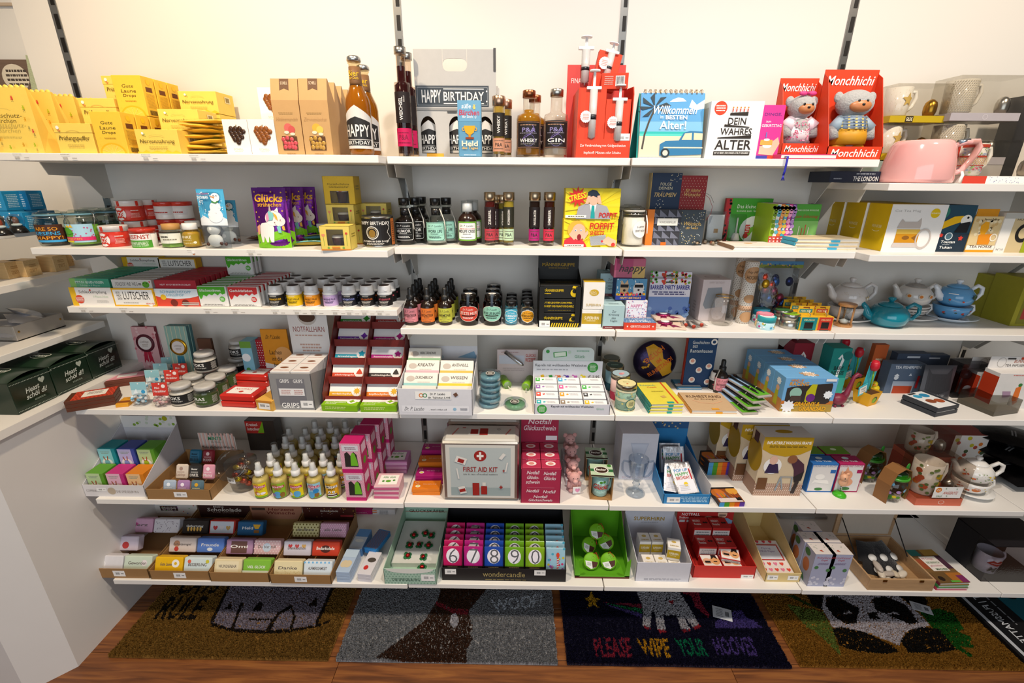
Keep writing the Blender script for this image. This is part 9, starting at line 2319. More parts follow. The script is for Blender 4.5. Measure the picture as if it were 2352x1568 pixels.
for t,(px0,px1,yb,yt)in enumerate(((210,345,1327,1306),(348,484,1331,1311),(485,620,1336,1315),(623,762,1340,1320))):
 a=At(z,px0,px1,yb,yt,.27)
 o=af('kraft chocolate tray with %s header, %s from the corner'%(('white balloon','dark brown','rosy brown','starry brown')[t],NTH[t]),a,KR,0,.112,[('R',.5,.65,1,.7,HEAD[t][0])]+[tuple([p[0]]+[(q-.7)*1.25+.42 if i==(3 if p[0]=='T' else 2)else q*1.35 if i==5 and p[0]=='T' else q for i,q in enumerate(p)][1:])if p[0]in 'TR' else('D',.02,.42,.98,.8)+p[5:]for p in HEAD[t][1]],STK(.5,.5,.2,.6)if t!=2 else None,None,.6,'kraft_tray')
 for j in range(3):
  for i in range(2):
   b=BARS[t][j*2+i]
   if not b:
    continue
   c,nm,word=b
   w_=a.w/2-.006
   q=MB().box(0,0,0,w_,.03,.05,c+':k',.003).aa('chocolate_bar')
   ink='#f0ece6' if c in('#7fb83a','#2a211e','#1f5a86','#b088a8','#c23c22','#5a7fc9')else '#6a5f5a'
   art(q,'printed_front',w_,.05,DEC.get(nm,[])+([('T',word,.42 if nm in('yellow daisy','blue trophy')else.5,.55,.42 if nm in('yellow daisy','blue trophy')else.66,.2,ink,.1,1)]if word else[]),flat((-w_/2,-.015,0),(1,0,0),(0,0,1)))
   put(q,(a.x+(i-.5)*(a.w/2-.001),a.yf+.024+.074*j,z+.012+.015*j),(-28,0,0))
   tag(q,'%s chocolate stack, %s row of the %s kraft tray'%(nm,('front','middle','rear')[j],NTH[t]),'chocolate','little chocolates in kraft trays')
   # loose bars
def choc(ak,px,py,c,ops,rot,n,dz=0,l_=.1):
 for i in range(n):
  lie('chocolate_slab',ak%('lowest','second','third','top')[i if i<n-1 else 3],'chocolate',px,py,.047,l_,.011,c,ops if i==n-1 else None,rot,dz+.0115*i,'loose chocolate slabs')
choc('pale blue wrapped chocolate with sheep, %s of the stack',790,1337,'#a9bdd6',[('C',.35,.35,.13,'#cfc0a0',1.2),('C',.62,.35,.13,'#cfc0a0',1.2),('R',.5,.82,1,.36,'#b5c9dc')],-2,4)
choc('sky blue wrapped chocolate behind the sheep one, %s of the stack',818,1277,'#5f92c9',[('R',.5,.3,1,.6,'#c2cfdc'),('C',.5,.4,.16,'#dfe3e0',.5)],-4,3)
choc('white wrapped chocolate with dark cat and red balloon, %s of the stack',838,1336,'#d3d0d6',[('C',.55,.62,.15,'#4a423c',.7),('C',.4,.28,.08,'#c2302c',1.2)],-6,3)
choc('blue and brown patterned chocolate, %s of the pile',852,1282,'#2f7fc0',[('N',0,.05,1,.95,7,18,.02,'#8a5a34'),('N',.04,.07,1.04,.97,7,18,.015,'#6a3f22')],-16,2,.02)
for i in range(2):
 B('pill_carton',('magenta carton at the back beside the starry tray','white and orange carton stack at the back')[i],'box',z,(806,856)[i],(855,908)[i],0,(1172,1171)[i],.05,('#a81a62','#cfc9c9')[i],([('T','soothers',.5,.5,.5,.16,'#f0d2e0'),('F',.5,.2,.6,.1,1,'#e0a0c0')],[('R',.1,.85,.2,.2,'#d9702c'),('R',.1,.5,.2,.2,'#d9702c'),('B',.5,.8,.4,.16,'#6a6a6a'),('B',.5,.5,.4,.16,'#6a6a6a'),('B',.5,.2,.4,.16,'#6a6a6a')])[i],y=-.07)
 # ---- ladybird display
a=At(z,884,1003,1341,1306,.31)
o=af('mint green ladybird counter display with curved lip',a,'#a5c4b0',0,.07,[('T','GLÜCKSKÄFER',.5,.68,.8,.22,'#2c4438',0,1),('R',.5,.62,1,.02,'#b83a2c')],[('N',0,0,1,1,16,7,.05,'#86a894'),('P',circ(.5,1.0,.46,.3,12,pi,2*pi),'#dcdcd4'),('T','DIE SPIEGELBURG',.42,.3,.52,.18,'#3f5a4c',0,0)]+STK(.84,.45,.26,.42),None,.95)
MB().box(0,.02,.0,a.w-.01,a.d-.1,.02,'#d6d8d4:k').aa('white_insert',o)
rnd=random.Random(9)
for k in range(9):
 q=aj('ladybird_clover',(a.x+(-.03,.012,.036,-.036,0,.034,-.032,.026,.03)[k],a.yf+(.2,.21,.2,.15,.152,.15,.1,.095,.05)[k],z+.022),(16,0,rnd.uniform(-60,60)))
 mb=MB()
 for i in range(4):
  mb.ball(.009*cos(i*pi/2),.009*sin(i*pi/2),.0015,.0082,.0082,.0012,'#1f6a3c:k',8,5)
 mb.aa('clover',q)
 MB().ball(0,0,.005,.0085,.0075,.006,'#a81c1c:o',10,8).aa('ladybird',q)
 MB().ball(.007,0,.005,.0035,.005,.0042,'#191414:g',8,6).aa('head',q)
 tag(q,'foil ladybird chocolate on a green clover, %s in the mint display'%('back row by the edge','back row centre','back row far side','middle row by the edge','middle row centre','middle row far side','front row by the edge','front row centre','lowest one at the lip')[k],'chocolate','ladybird clovers')
 # ---- sparkler numbers
a=At(z,1016,1299,1334,1306,.2)
o=af('black sparkler counter display with golden logo',a,'#1b1a1c',0,.16,None,[('T','wondercandle',.5,.55,.34,.42,'#a08f5c',0,0),('F',.5,.12,.36,.1,1,'#8a7a4a')]+STK(.07,.72,.09,.42)+STK(.79,.74,.09,.42),None,.95)
NUM=[('#c2185c','6',('#1f4aa0','#c2185c')),('#b81f7c','7',('#1f4aa0','#a82a7a')),('#1f4aa8','8',('#a82a7a','#1f86c9')),('#6fa81c','9',('#1f86c9','#dd7a1c')),('#86b01c','0',('#1f86c9','#dd7a1c')),('#9ac4d6','',())]
for i,(c,n,cc)in enumerate(NUM):
 w_=a.w/6-.006
 h_=.112
 if n:
  ops=[('R',.5,.68,1,.64,c),('C',.5,.7,.2,'#efeaf0',1.2),('T',n,.52,.7,.46,.46,'#5f5f64',0,-1),('L',[(.5,.48),(.5,.42)],.012,'#5f5f64'),('R',.5,.34,1,.08,'#231c1c'),('F',.5,.34,.6,.04,1,'#8a7a5c'),('R',.25,.16,.5,.3,cc[0]),('R',.75,.16,.5,.3,cc[1]),('S',.25,.16,.1,'#e6d9c0',5),('D',.6,.1,.9,.24,4,.012,'#efe6d2')]
 else:
  ops=[('D',0,.3,1,1,14,.04,['#c23a6a','#4aa5c0','#c9b83a','#8a4a9c']),('R',.62,.45,.1,.6,'#d9d2d2')]+[('R',.62,.2+.08*k,.1,.03,'#c2282c',25)for k in range(7)]+[('C',.62,.78,.05,'#d9482c',1.6),('T','Birthday',.3,.3,.5,.1,'#b81f7c',.2,1,80)]
 q=MB().box(0,0,0,w_,.004,h_,c+':g',.0005).aa('sparkler_pack')
 art(q,'printed_front',w_,h_,ops,flat((-w_/2,-.002,0),(1,0,0),(0,0,1)))
 put(q,(a.x-a.w/2+(i+.5)*a.w/6,a.yf+.012,z+.004),(-12,0,0))
 nm='number %s sparkler'%{'6':'six','7':'seven','8':'eight','9':'nine','0':'zero'}[n]if n else 'striped musical candle'
 tag(q,'%s pack, front of its slot in the black display'%nm,'candle','sparkler packs')
 for k in range(1,5):
  dup(q,(q.location.x,q.location.y+.024*k,z+.004+.004*k),'%s pack, %s in its slot of the black display'%(nm,ORD[k]))
 if i:
  MB().box(-a.w/2+i*a.w/6,-.005,.01,.0015,a.d-.03,.1,'#1b1a1c:k').aa('divider',o)
  # ---- green clover display
a=At(z,1320,1445,1328,1322,.2)
a.h=.012
o=af('green open display of round clover ornaments',a,'#5aa01c',0,.155,None,[('R',.5,.3,1,.6,'#5a2a1c')],None,.95)
for s in(-1,1):
 MB().prism([(s*a.w/2,0),(s*(a.w/2-.018),.01),(s*(a.w/2-.012),.07),(s*a.w/2,.085)],-a.d/2,-a.d/2+.002,'#5fa81c:k').aa('front_post',o)
for k,(dx,dy,dz,rx,ry)in enumerate(((-.032,.05,.026,-40,10),(.03,.05,.028,-36,-15),(-.036,.1,.05,-42,30),(.03,.11,.056,-40,-30),(-.004,.13,.085,-36,8))):
 q=aj('clover_ornament',(a.x+dx,a.yf+dy,z+dz),(rx,ry,0))
 Mr=Matrix.Rotation(pi/2,4,'X')
 MB().ab([(0,0),(.026,.001),(.029,.005),(.026,.009),(0,.01)],'#6fb01c:k',20,M=Mr).aa('round_card',q)
 art(q,'printed_front',.052,.052,[('P',[(.06,.5),(.94,.5),(.85,.2),(.5,.03),(.15,.2)],'#e0e0dc'),('P',[(.5,.5),(.94,.5),(.85,.2),(.6,.1)],'#4a2418'),('C',.6,.75,.12,'#86c23c',1,.8),('F',.34,.32,.3,.2,4,'#9aa89a')],flat((-.026,-.0105,-.026),(1,0,0),(0,0,1)))
 MB().tube([(0,-.004,.022),(.012,-.016,.03),(.022,-.02,.012)],.0012,'#b01c1c:k',5).aa('red_ribbon',q)
 tag(q,'round green clover ornament with red ribbon, %s'%('front by the black display','front by the white display','middle by the black display','middle by the white display','topmost of the pile')[k],'ornament','clover ornaments')
 # ---- brain box display
a=At(z,1458,1582,1335,1292,.2)
o=af('white brain-sweets counter display with cut-out lip',a,'#d0d0d8',0,.17,[('T','SUPERHIRN',.5,.56,.62,.1,'#b08c1c'),('F',.5,.46,.4,.04,1,'#b9b9c2')],[('F',.5,.12,.7,.1,2,'#9a9aa4')],None,.7)
for j in range(2):
 for i in range(3):
  if j==1 and i==2:
   continue
  aA('white and gold brain box in the white display, %s row, %s of the row'%(('front','rear')[j],NTH[i]),(.04,.045,.058),(a.x+(i-1)*.043,a.yf+.034+.07*j,z+.004+(.032 if j else 0)),0,True,'brain boxes in the display')
  if j:
   MB().box((i-1)*.043,-a.d/2+.104,.0025,.041,.046,.032,'#d0d0d8:k').aa('step_block',o)
aA('white and gold brain box lying turned on the front row',(.042,.045,.055),(a.x+.043,a.yf+.05,z+.064),-12,2,'brain boxes in the display')
# ---- moustache display
a=At(z,1590,1732,1327,1300,.2)
o=af('red moustache counter display with comic man on the back card',a,'#c4302a',0,.125,[('R',.5,.7,1,.6,'#b82c2a'),('T','NOTFALL',.24,.82,.32,.1,'#f0e6e2'),('T','Schnurrbärte',.26,.7,.44,.08,'#f0e6e2',.1),('C',.8,.84,.14,'#e0b89c',1.2),('R',.8,.95,.22,.1,'#241a18'),('R',.8,.81,.12,.03,'#241a18'),('P',[(.6,.5),(.72,.7),(.9,.7),(1,.6),(1,.5)],'#7fa8c9'),('C',.56,.66,.14,'#dcb09a',.8),('R',.58,.66,.2,.07,'#1f1816')]+[('R',.1+.13*i,.58,.1,.09,'#cfd2d2')for i in range(3)],STK(.88,.16,.2,.3),None,.6)
MO=[('R',.5,.5,1,1,'#b22826'),('T','EMERGENCY',.3,.66,.44,.22,'#f3e9e4'),('T','Moustaches',.28,.36,.4,.2,'#f3e9e4',.1),('P',[(.6,.5),(.68,.6),(.75,.52),(.82,.6),(.92,.5),(.82,.42),(.75,.46),(.68,.42)],'#241a18')]
MF=[('R',.5,.5,.94,.9,'#e6e0da'),('C',.3,.45,.3,'#dda88a',.8),('R',.3,.4,.3,.16,'#1f1816'),('C',.72,.5,.3,'#dca06a',1.1),('P',[(.56,.6),(.6,.95),(.86,.95),(.88,.6),(.72,.76)],'#1f1816'),('R',.72,.42,.2,.08,'#1f1816')]
for j in range(3):
 for i in range(2):
  q=ac('moustache_box','red moustache box in the comic display, %s row, %s of the row'%(('front','middle','rear')[j],NTH[i]),'box',None,'#b82a28',[('R',.5,.5,.94,.7,'#d6d0cc'),('F',.5,.5,.86,.6,4,'#8a8a8c')],MF if j==0 else MO,al='moustache boxes',loc=(a.x+(i-.5)*.068,a.yf+.036+.06*j,z+.004+.012*j),dims=(.064,.055,.036+.018*j))
ac('moustache_box','red moustache box lying tilted on the front row','box',None,'#b82a28',[('R',.5,.5,.94,.7,'#d6d0cc'),('F',.5,.5,.86,.6,4,'#8a8a8c')],MF,rot=-14,al='moustache boxes',loc=(a.x+.036,a.yf+.052,z+.043),dims=(.064,.05,.016),lean=8)
# ---- wish paper tray
a=At(z,1756,1836,1336,1316,.27)
o=af('cream cardboard tray of wish paper packs',a,'#d8bf84',0,.16,[('F',.5,.75,.6,.03,1,'#8a7a4a')],STK(.2,.5,.3,.5)+STK(.78,.5,.3,.5),None,.9,'cream_tray')
ag('wish_paper','wish paper pack with red hearts and framed white label','pack',a.w-.01,.14,.02,'#e3d8d4',[('H',.12+.19*i,.14,.1,('#d8483a','#dd7a9a')[i%2])for i in range(5)]+[('H',.15+.2*i,.3,.1,('#dd7a9a','#d8483a')[i%2])for i in range(4)]+[('H',.1+.22*i,.94,.09,'#c9404a')for i in range(4)]+[('R',.5,.63,.84,.46,'#b83a34'),('R',.5,.63,.76,.4,'#dcdce3'),('T','Flying',.5,.74,.3,.06,'#8a6a9a',.1,0),('T','Wish Paper',.5,.65,.5,.07,'#8a6a9a',.1,0)],(a.x,a.yf+.09,z+.003),(9,0,0))
# ---- angel boxes
a=At(z,1853,1899,1346,1273,.05)
AN=[('R',.5,.5,1,1,'#a5a8c0'),('T','Wichtel-Karussell',.5,.9,.8,.06,'#b03a40',.2,0),('T','Engel',.5,.82,.3,.06,'#b03a40',.2,0),('D',.05,.02,.95,.3,12,.04,'#c9c9d8'),('C',.2,.6,.05,'#4a7a4a'),('C',.8,.52,.05,'#4a7a4a'),('F',.5,.72,.6,.06,2,'#8a7a9a')]
o=ac('angel_box','lilac angel carousel box, front row first','box',a,'#b9b6c4',AN,[('R',.5,.5,1,1,'#d2cac6'),('P',[(.3,.3),(.5,.2),(.44,.4)],'#a8442c'),('D',.1,.4,.9,.9,10,.03,'#8a9a8a')],[('R',.5,.5,1,1,'#9a9cb0'),('C',.4,.5,.12,'#a8643c',1.6),('P',[(.1,.05),(.6,.02),(.3,.2)],'#3f7a3a'),('C',.3,.85,.1,'#3f6a3a')],al='lilac angel boxes')
for k,(dx,dy,nm)in enumerate(((.0555,0,'front row second'),(-.004,.053,'middle row first'),(.0515,.053,'middle row second'),(.02,.107,'alone in the rear row'))):
 dup(o,(a.x+dx,a.y+dy,z),'lilac angel carousel box, '+nm)
B('rose_carton','pale carton with golden rose prints at the back','box',z,1790,1900,0,1186,.05,'#a9a6a2',[('S',.25,.72,.36,'#8a7430',8,.8),('S',.75,.72,.36,'#8a7430',8,.8),('C',.25,.72,.1,'#c9a03c'),('C',.75,.72,.1,'#c9a03c'),('D',.02,.1,.98,.3,12,.03,'#6a5a4a')],y=-.06)
# ---- wooden worry-stone box
a=At(z,1992,2141,1356,1331,.2)
w_,d_,h_=a.w,a.d,a.h
o=aj('wooden_box',a.loc)
for nm,bx in(('front_wall',(0,-d_/2+.003,w_,.006)),('back_wall',(0,d_/2-.003,w_,.006)),('side_wall',(-w_/2+.003,0,.006,d_-.012)),('side_wall',(w_/2-.003,0,.006,d_-.012))):
 MB().box(bx[0],bx[1],0,bx[2],bx[3],h_,'#b08d66:w',.0006).aa(nm,o)
MB().box(0,0,0,w_-.012,d_-.012,.003,'#a9865e:w').aa('box_floor',o)
ld=MB().box(0,d_/2+.004,h_+.001,w_,.008,.12,'#a98a68:w',.0008).aa('open_lid',o)
MB().box(0,d_/2-.0008,h_+.012,w_-.03,.002,.1,'#b5aa9c:k').aa('lid_picture',o)
for s in(-1,1):
 MB().box(s*w_*.28,-d_/2-.001,h_-.01,.014,.003,.009,'#8a6a34:m',.001).aa('brass_clasp',o)
 MB().tube([(s*w_*.42,0,h_),(s*w_*.44,d_/2-.005,h_+.085)],.0022,'#1c1a1a:k',6,flat=.3).aa('lid_strap',o)
tag(o,'open wooden box with brass clasps and upright lid','box')
rnd=random.Random(21)
for k in range(9):
 q=MB().ball(0,0,.0,.017+.004*(k%3),.012,.0075,('#cdbfa8','#d9cfc0','#b5aaa0')[k%3]+':P',12,8).aa('worry_stone')
 put(q,(a.x-.04+.024*(k%4)+(.008 if k>3 else 0),a.yf+.028+.02*(k//4),z+.011+.012*(k//4)),(rnd.uniform(-8,8),rnd.uniform(-8,8),rnd.uniform(0,90)))
 tag(q,'smooth pale worry stone in the wooden box, %s counted from the front edge'%NTH[k],'stone','worry stones')
for k in range(6):
 q=an('velvet_pouch','black velvet pouch with white round tag, %s counted from the stones'%NTH[k],(a.x-.03+.03*(k%3),a.yf+.095+.035*(k//3),z+.012+.02*(k//3)),.06,.075,.022,'#121114:F',(30,0,-20+22*(k%3)),None,'velvet pouches')
 MB().ab([(.013,0),(.013,.0008),(0,.0008)],'#d6d4d0:k',14,.01,-.02,.023).aa('round_tag',q)
for i in range(3):
 p=S(z,2190,1357)
 ap('colourful photo-collage book, %s of the stack by the wooden box'%('lowest','middle','top')[i],(p.x-.006,p.y+.075,z+.0112*i),.105,.145,.011,('#b83a56','#3f8a4a','#8a6a3c')[i],('#b83a56','#3f8a4a','#7a2c3c')[i],1+i,[('R',.5,.5,1,1,'#7a5a34'),('R',.2,.9,.4,.2,'#2f7a72'),('R',.75,.9,.5,.2,'#b08a3c'),('R',.12,.55,.24,.3,'#9a4a2c'),('R',.88,.6,.24,.4,'#4a2c3c'),('R',.25,.15,.5,.3,'#6a4f2c'),('C',.2,.12,.07,'#2a1c14'),('R',.75,.14,.5,.28,'#a86a2c'),('R',.88,.1,.24,.2,'#7a2c5c'),('R',.5,.55,.56,.44,'#e3dcd4'),('T','99 Dinge,',.46,.69,.4,.08,'#b0405c',.2,0),('T','DIE EINFACH',.5,.58,.44,.06,'#3a6a3c'),('T','glücklich',.5,.48,.42,.07,'#c0708a',.2,0),('T','MACHEN',.55,.38,.38,.06,'#3a6a3c'),('R',.55,.03,.3,.05,'#5aa83c')]if i==2 else None,None,'photo-collage books')
 # ---- black mug carton
a=At(z,2252,2400,1336,1256,.14)
w_,d_,h_=a.w,a.d,a.h
o=aj('mug_carton',a.loc)
K_='#17151a:k'
MB().box(0,d_/2-.001,0,w_,.002,h_,K_).box(0,0,h_-.002,w_,d_,.002,K_).box(0,0,0,w_,d_,.002,'#2a2528:k').aa('black_shell',o)
MB().add([(-w_/2,d_/2,0),(-w_/2,-d_*.1,0),(-w_/2,-d_*.1,h_),(-w_/2,d_/2,h_)],[(0,1,2,3)],K_).aa('side_panel',o)
MB().add([(-w_/2,-d_/2,0),(w_/2,-d_/2,0),(w_/2,-d_/2,h_),(-w_/2,-d_/2,h_),(-w_/2,-d_*.1,0),(-w_/2,-d_*.1,h_)],[(0,1,2,3),(4,0,3,5)],'#c9c6cc:f').aa('film_window',o)
at(o,.036,.078,'#d3cdd0',-w_*.22,-.012,.003)
art(o,'mug_print',.07,.06,[('P',[(.1,.62),(.3,.86),(.45,.78),(.6,.88),(.85,.66),(.5,.5)],'#a8281c'),('R',.48,.68,.5,.03,'#d3cdd0'),('T','Mrs.',.55,.24,.62,.34,'#1c1a1c',.3,1)],lambda u,v,e:wrap(.0345,.07,.014)(u,v,e)+Vector((-w_*.22,-.012,0)),step=.006,e0=.002)
tag(o,'black gift carton with window showing a white lipstick-print mug','mug')
B('gift_box','pale gift card box with thin lines at the back','box',z,2052,2112,0,1190,.02,'#b5aeb4',[('R',.5,.6-.14*i,1,.008,'#8a7f86')for i in range(4)]+[('D',.05,.1,.95,.7,8,.02,'#7a5a4a')],y=-.045)
# side shelves in the corner
z=.847
P=[S(z,*q)for q in((38,953),(133,910),(217,872),(288,840))]
xf=sum(p.x for p in P)/4
for i in range(3):
 y0,y1=P[i].y,P[i+1].y-.003
 l_=y1-y0
 h=.098
 w_=.16
 o=MB().box(0,0,0,w_,l_,h,'#16291b:g',.001).aa('sweets_carton')
 MB().sheet(lambda u,v:Vector(((u-.5)*w_,(v-.5)*l_,h+.001+.012*sin(pi*v))),4,8,'#1a3020:g').aa('arched_lid',o)
 art(o,'printed_front',l_,h,[('T','Heast',.5,.6,.34,.16,'#c9cfc6',.3,1,4),('T','schöl di!',.56,.42,.52,.16,'#c9cfc6',.3,1,4),('H',.76,.74,.2,'#a9b3a6'),('F',.6,.24,.3,.06,2,'#8a9688')]+[('R',.02+.0333*k,(.08,.92)[m],.02,.02,'#a9b3a6',45)for k in range(30)for m in(0,1)],flat((w_/2,-l_/2,0),(0,1,0),(0,0,1)))
 art(o,'printed_lid',w_*.6,l_*.6,[('C',.5,.5,.4,'#b9bfb0',.7,.9),('T','Heast',.5,.5,.6,.24,'#c9cfc6',.3)],lambda u,v,e:Vector((u-w_*.3,v-l_*.3,h+.001+.012*sin(pi*(v/l_+.2))+e)),e0=.002)
 put(o,(xf-w_/2,(y0+y1)/2,z))
 tag(o,'dark green sweets carton with arched lid, %s from the wall'%('third','second','first')[i],'box','dark green sweets cartons')
z=1.0
p0,p1=S(z,43,785),S(z,151,749)
l_=p1.y-p0.y
o=aj('felt_tray',((p0.x+p1.x)/2-.12,(p0.y+p1.y)/2,z))
MB().box(0,0,0,.24,l_,.004,'#9a948c:k').box(.117,0,0,.006,l_,.05,'#9f9890:k',.001).box(-.117,0,0,.006,l_,.05,'#9f9890:k',.001).aa('tray_body',o)
for s in(-1,1):
 MB().box(0,s*(l_/2-.003),0,.23,.006,.05,'#9a938a:k',.001).aa('end_wall',o)
 MB().ball(.1205,s*(l_/2-.012),.03,.001,.004,.004,'#b08a4a:m',8,6).aa('brass_stud',o)
tag(o,'grey felt tray with brass studs on the side shelf','tray')
for i in range(4):
 an('clear_pouch','crumpled clear gift pouch in the grey tray, %s from its near end'%NTH[i],(p0.x-.06-.03*(i%2),p0.y+.03+.035*i,z+.012+.008*i),.11,.07,.03,'#d6d6da:o',(15,10*i,30*i),None,'clear gift pouches')
z=1.193
for i,(px,py,dx)in enumerate(((20,642,.0),(62,637,0),(128,625,0),(165,612,.01),(190,600,.02))):
 p=S(z,px,py)
 o=MB().box(0,0,0,.055,.05,.052,'#d2ae78:w',.001).aa('wooden_block')
 art(o,'engraved_print',.05,.052,[('T','ZEIT',.5,.35,.5,.2,'#b58c58'),('F',.5,.65,.5,.2,2,'#b58c58')],flat((.0275,-.025,0),(0,1,0),(0,0,1)))
 put(o,(p.x-.028-dx,p.y+.028,z))
 tag(o,'pale wooden block with engraved words, %s counted towards the wall'%NTH[i],'block','engraved wooden blocks')
for i,(px,py)in enumerate(((8,590),(60,597),(36,560))):
 p=S(z+.053,px,py)
 o=MB().ball(0,0,.011,.009,.008,.011,'#ded8ce:P',10,8).ball(0,0,.026,.007,.007,.007,'#ded8ce:P',10,8).ball(-.003,0,.036,.002,.002,.006,'#ded8ce:P',6,5).ball(.003,0,.036,.002,.002,.006,'#ded8ce:P',6,5).aa('rabbit_figurine')
 put(o,(-1.2-.035*i,-.28+.06*i,z+(.0525 if i!=2 else.0)))
 tag(o,'tiny white porcelain rabbit on the block shelf, '+('nearest','middle','farthest')[i],'figurine','porcelain rabbits')
z=1.345
for i,px in enumerate((8,45,82)):
 y=-.33+.062*i
 o=aj('snow_globe',(XX(px,y,z),y,z))
 MB().ab([(0,0),(.022,0),(.021,.005),(.016,.018),(0,.019)],'#171514:g',18).aa('base',o)
 MB().ball(0,0,.033,.0195,.0195,.0185,'#e3eef3:G',18,12).aa('glass_ball',o)
 MB().ball(0,0,.022,.012,.012,.005,'#e6e2da:k',10,6).ball(0,0,.033,.007,.007,.012,('#b84a2c','#8a5a4a','#c9a02c')[i]+':k',8,6).aa('inner_scene',o)
 tag(o,'small snow globe on black base with %s scene'%('red','brown','golden')[i],'snow globe','snow globes')
for i,(px,y,dz,yt)in enumerate(((62,-.265,0,443),(100,-.215,0,442),(30,-.22,.056,398),(84,-.17,.056,400),(30,-.22,0,443),(84,-.165,0,443))):
 x=XX(px,y,z)
 o=ac('globe_carton','bright blue snow globe carton, %s'%('front near the globes','front with dark round window','upper rear first','upper rear second','lower rear first','lower rear second')[i],'box',None,'#1f86b8',[('F',.5,.5,.7,.7,6,'#cfe6f0')]if i in(2,3)else[('C',.4,.5,.3,'#2a2018',1.1),('D',0,.5,1,1,8,.04,'#e6f3f8')],None,None,[('F',.5,.5,.7,.7,8,'#a9cfe0')],al='blue snow globe cartons',loc=(x-.03,y+.03,z+dz),dims=(.055,.05,.055))
 # signs above
o=MB().box(0,0,0,.16,.012,.1,'#6a5648:w',.001).aa('wooden_sign')
art(o,'sign_print',.16,.1,[('C',.55,.5,.42,'#cfc4b0',.9),('F',.6,.5,.5,.5,4,'#4a4038')],flat((-.08,-.006,0),(1,0,0),(0,0,1)))
put(o,(-1.236,.036,1.74))
tag(o,'brown wooden sign with cream oval at the top corner','sign')
o=MB().box(0,0,0,.05,.01,.15,'#a9b08c:F',.001).aa('green_panel')
put(o,(-1.168,.03,1.7),(0,8,0))
tag(o,'pale green textured panel hanging beside the wooden sign','panel')
# door mats
def pip(x,y,q):
 r=False
 for i in range(len(q)):
  (a,b),(c,d)=q[i-1],q[i]
  if(b>y)!=(d>y)and x<(c-a)*(y-b)/(d-b)+a:
   r=not r
 return r
def aL(ak,c0,c1,base,aM,sx,sy,k,back=.43,n=44000):
 """coir mat: backing plus cut pile whose tufts carry the pattern; pattern traced on the floor plane"""
 p0,p1=S(.012,*c0),S(.012,*c1)
 x0,x1,y0=p0.x,p1.x,(p0.y+p1.y)/2
 w_,y1=x1-x0,y0+back
 G=[]
 for L in aM:
  if isinstance(L[0],str):
   vs,fs,_=text2d(L[0],2)
   bl,br,tr,tl=L[1]
   q=[]
   for u,v in vs:
    u,v=u+.5,v+.5
    q.append(S(.012,*[(bl[m]*(1-u)+br[m]*u)*(1-v)+(tl[m]*(1-u)+tr[m]*u)*v for m in(0,1)]))
   polys=[[(q[i].x,q[i].y)for i in f]for f in fs]
  else:
   polys=[[(lambda s_:(s_.x,s_.y))(S(.012,sx+a/k,sy+b/k))for a,b in L[0]]]
  G.append(([(min(t[0]for t in P_),max(t[0]for t in P_),min(t[1]for t in P_),max(t[1]for t in P_),P_)for P_ in polys],L[-1]))
 o=MB().box(w_/2,back/2,0,w_,back,.006,base+':k',.001).aa('doormat')
 mb=MB()
 rnd=random.Random(3)
 for i in range(n):
  u,v=rnd.random(),rnd.random()**1.25
  x,y=x0+u*w_,y0+v*back
  c=base
  for polys,cc in G:
   for a,b,d,e,P_ in polys:
    if a<=x<=b and d<=y<=e and pip(x,y,P_):
     c=cc
     break
  r=.0027
  t=rnd.uniform(0,pi)
  dx,dy=r*cos(t),r*sin(t)
  lx,ly=rnd.uniform(-.002,.002),rnd.uniform(-.0025,.0015)
  X_,Y_=x-x0,y-y0
  mb.add([(X_-dx,Y_-dy,.005),(X_+dx,Y_+dy,.005),(X_+dx*.6+lx,Y_+dy*.6+ly,.0135),(X_-dx*.6+lx,Y_-dy*.6+ly,.0135)],[(0,1,2,3)],c+':k')
 f=mb.aa('coir_pile',o)
 f['kind']='stuff'
 put(o,(x0,y0,.0005))
 return tag(o,ak,'doormat','door mats')
K='#1d1714'
aL('natural coir mat with grey castle and rule lettering',(248,1503),(752,1515),'#84602a',[([(960,385),(1130,75),(1200,-300),(2200,-300),(2050,75),(1900,410),(1680,448),(1460,458),(1140,440)],'#8d8390'),([(950,380),(1140,440),(1460,458),(1680,448),(1900,410),(2030,365),(2030,385),(1910,430),(1680,475),(1460,490),(1180,475),(960,420)],K),([(950,380),(1110,60),(1130,60),(985,385)],K),([(2040,75),(2070,75),(1920,410),(1895,400)],K),([(1140,440),(1225,210),(1250,210),(1165,445)],K),([(1450,455),(1560,300),(1680,230),(1700,250),(1575,320),(1490,455)],K),([(1680,230),(1725,330),(1690,445),(1665,445),(1700,330)],K),([(1070,270),(1140,215),(1150,270)],K),([(1325,285),(1400,195),(1430,220),(1405,285)],K),([(1830,235),(1910,160),(1920,240)],K),([(1300,350),(1510,355),(1510,372),(1300,368)],K),('RULE',((350,1423),(447,1423),(482,1369),(393,1369)),K),('CATS',((398,1364),(490,1364),(530,1318),(445,1318)),K)],240,1330,3.92)
aL('grey mat with brown dog chest and red collar',(772,1511),(1281,1526),'#8f8f92',[([(1060,85),(1010,190),(900,360),(440,710),(700,745),(1310,760),(1310,640),(1370,520),(1340,480),(1370,430),(1330,290),(1340,240),(1490,70),(1500,-200),(1000,-200)],'#472c1e'),([(1020,165),(1180,240),(1330,250),(1330,300),(1180,290),(1010,205)],'#98303a'),([(1190+42*cos(t/2),355+70*sin(t/2))for t in range(13)],'#c5c2c8'),('WOOF!',((1135,1407),(1243,1393),(1247,1362),(1126,1376)),'#ccd0d6')],760,1340,4.2)
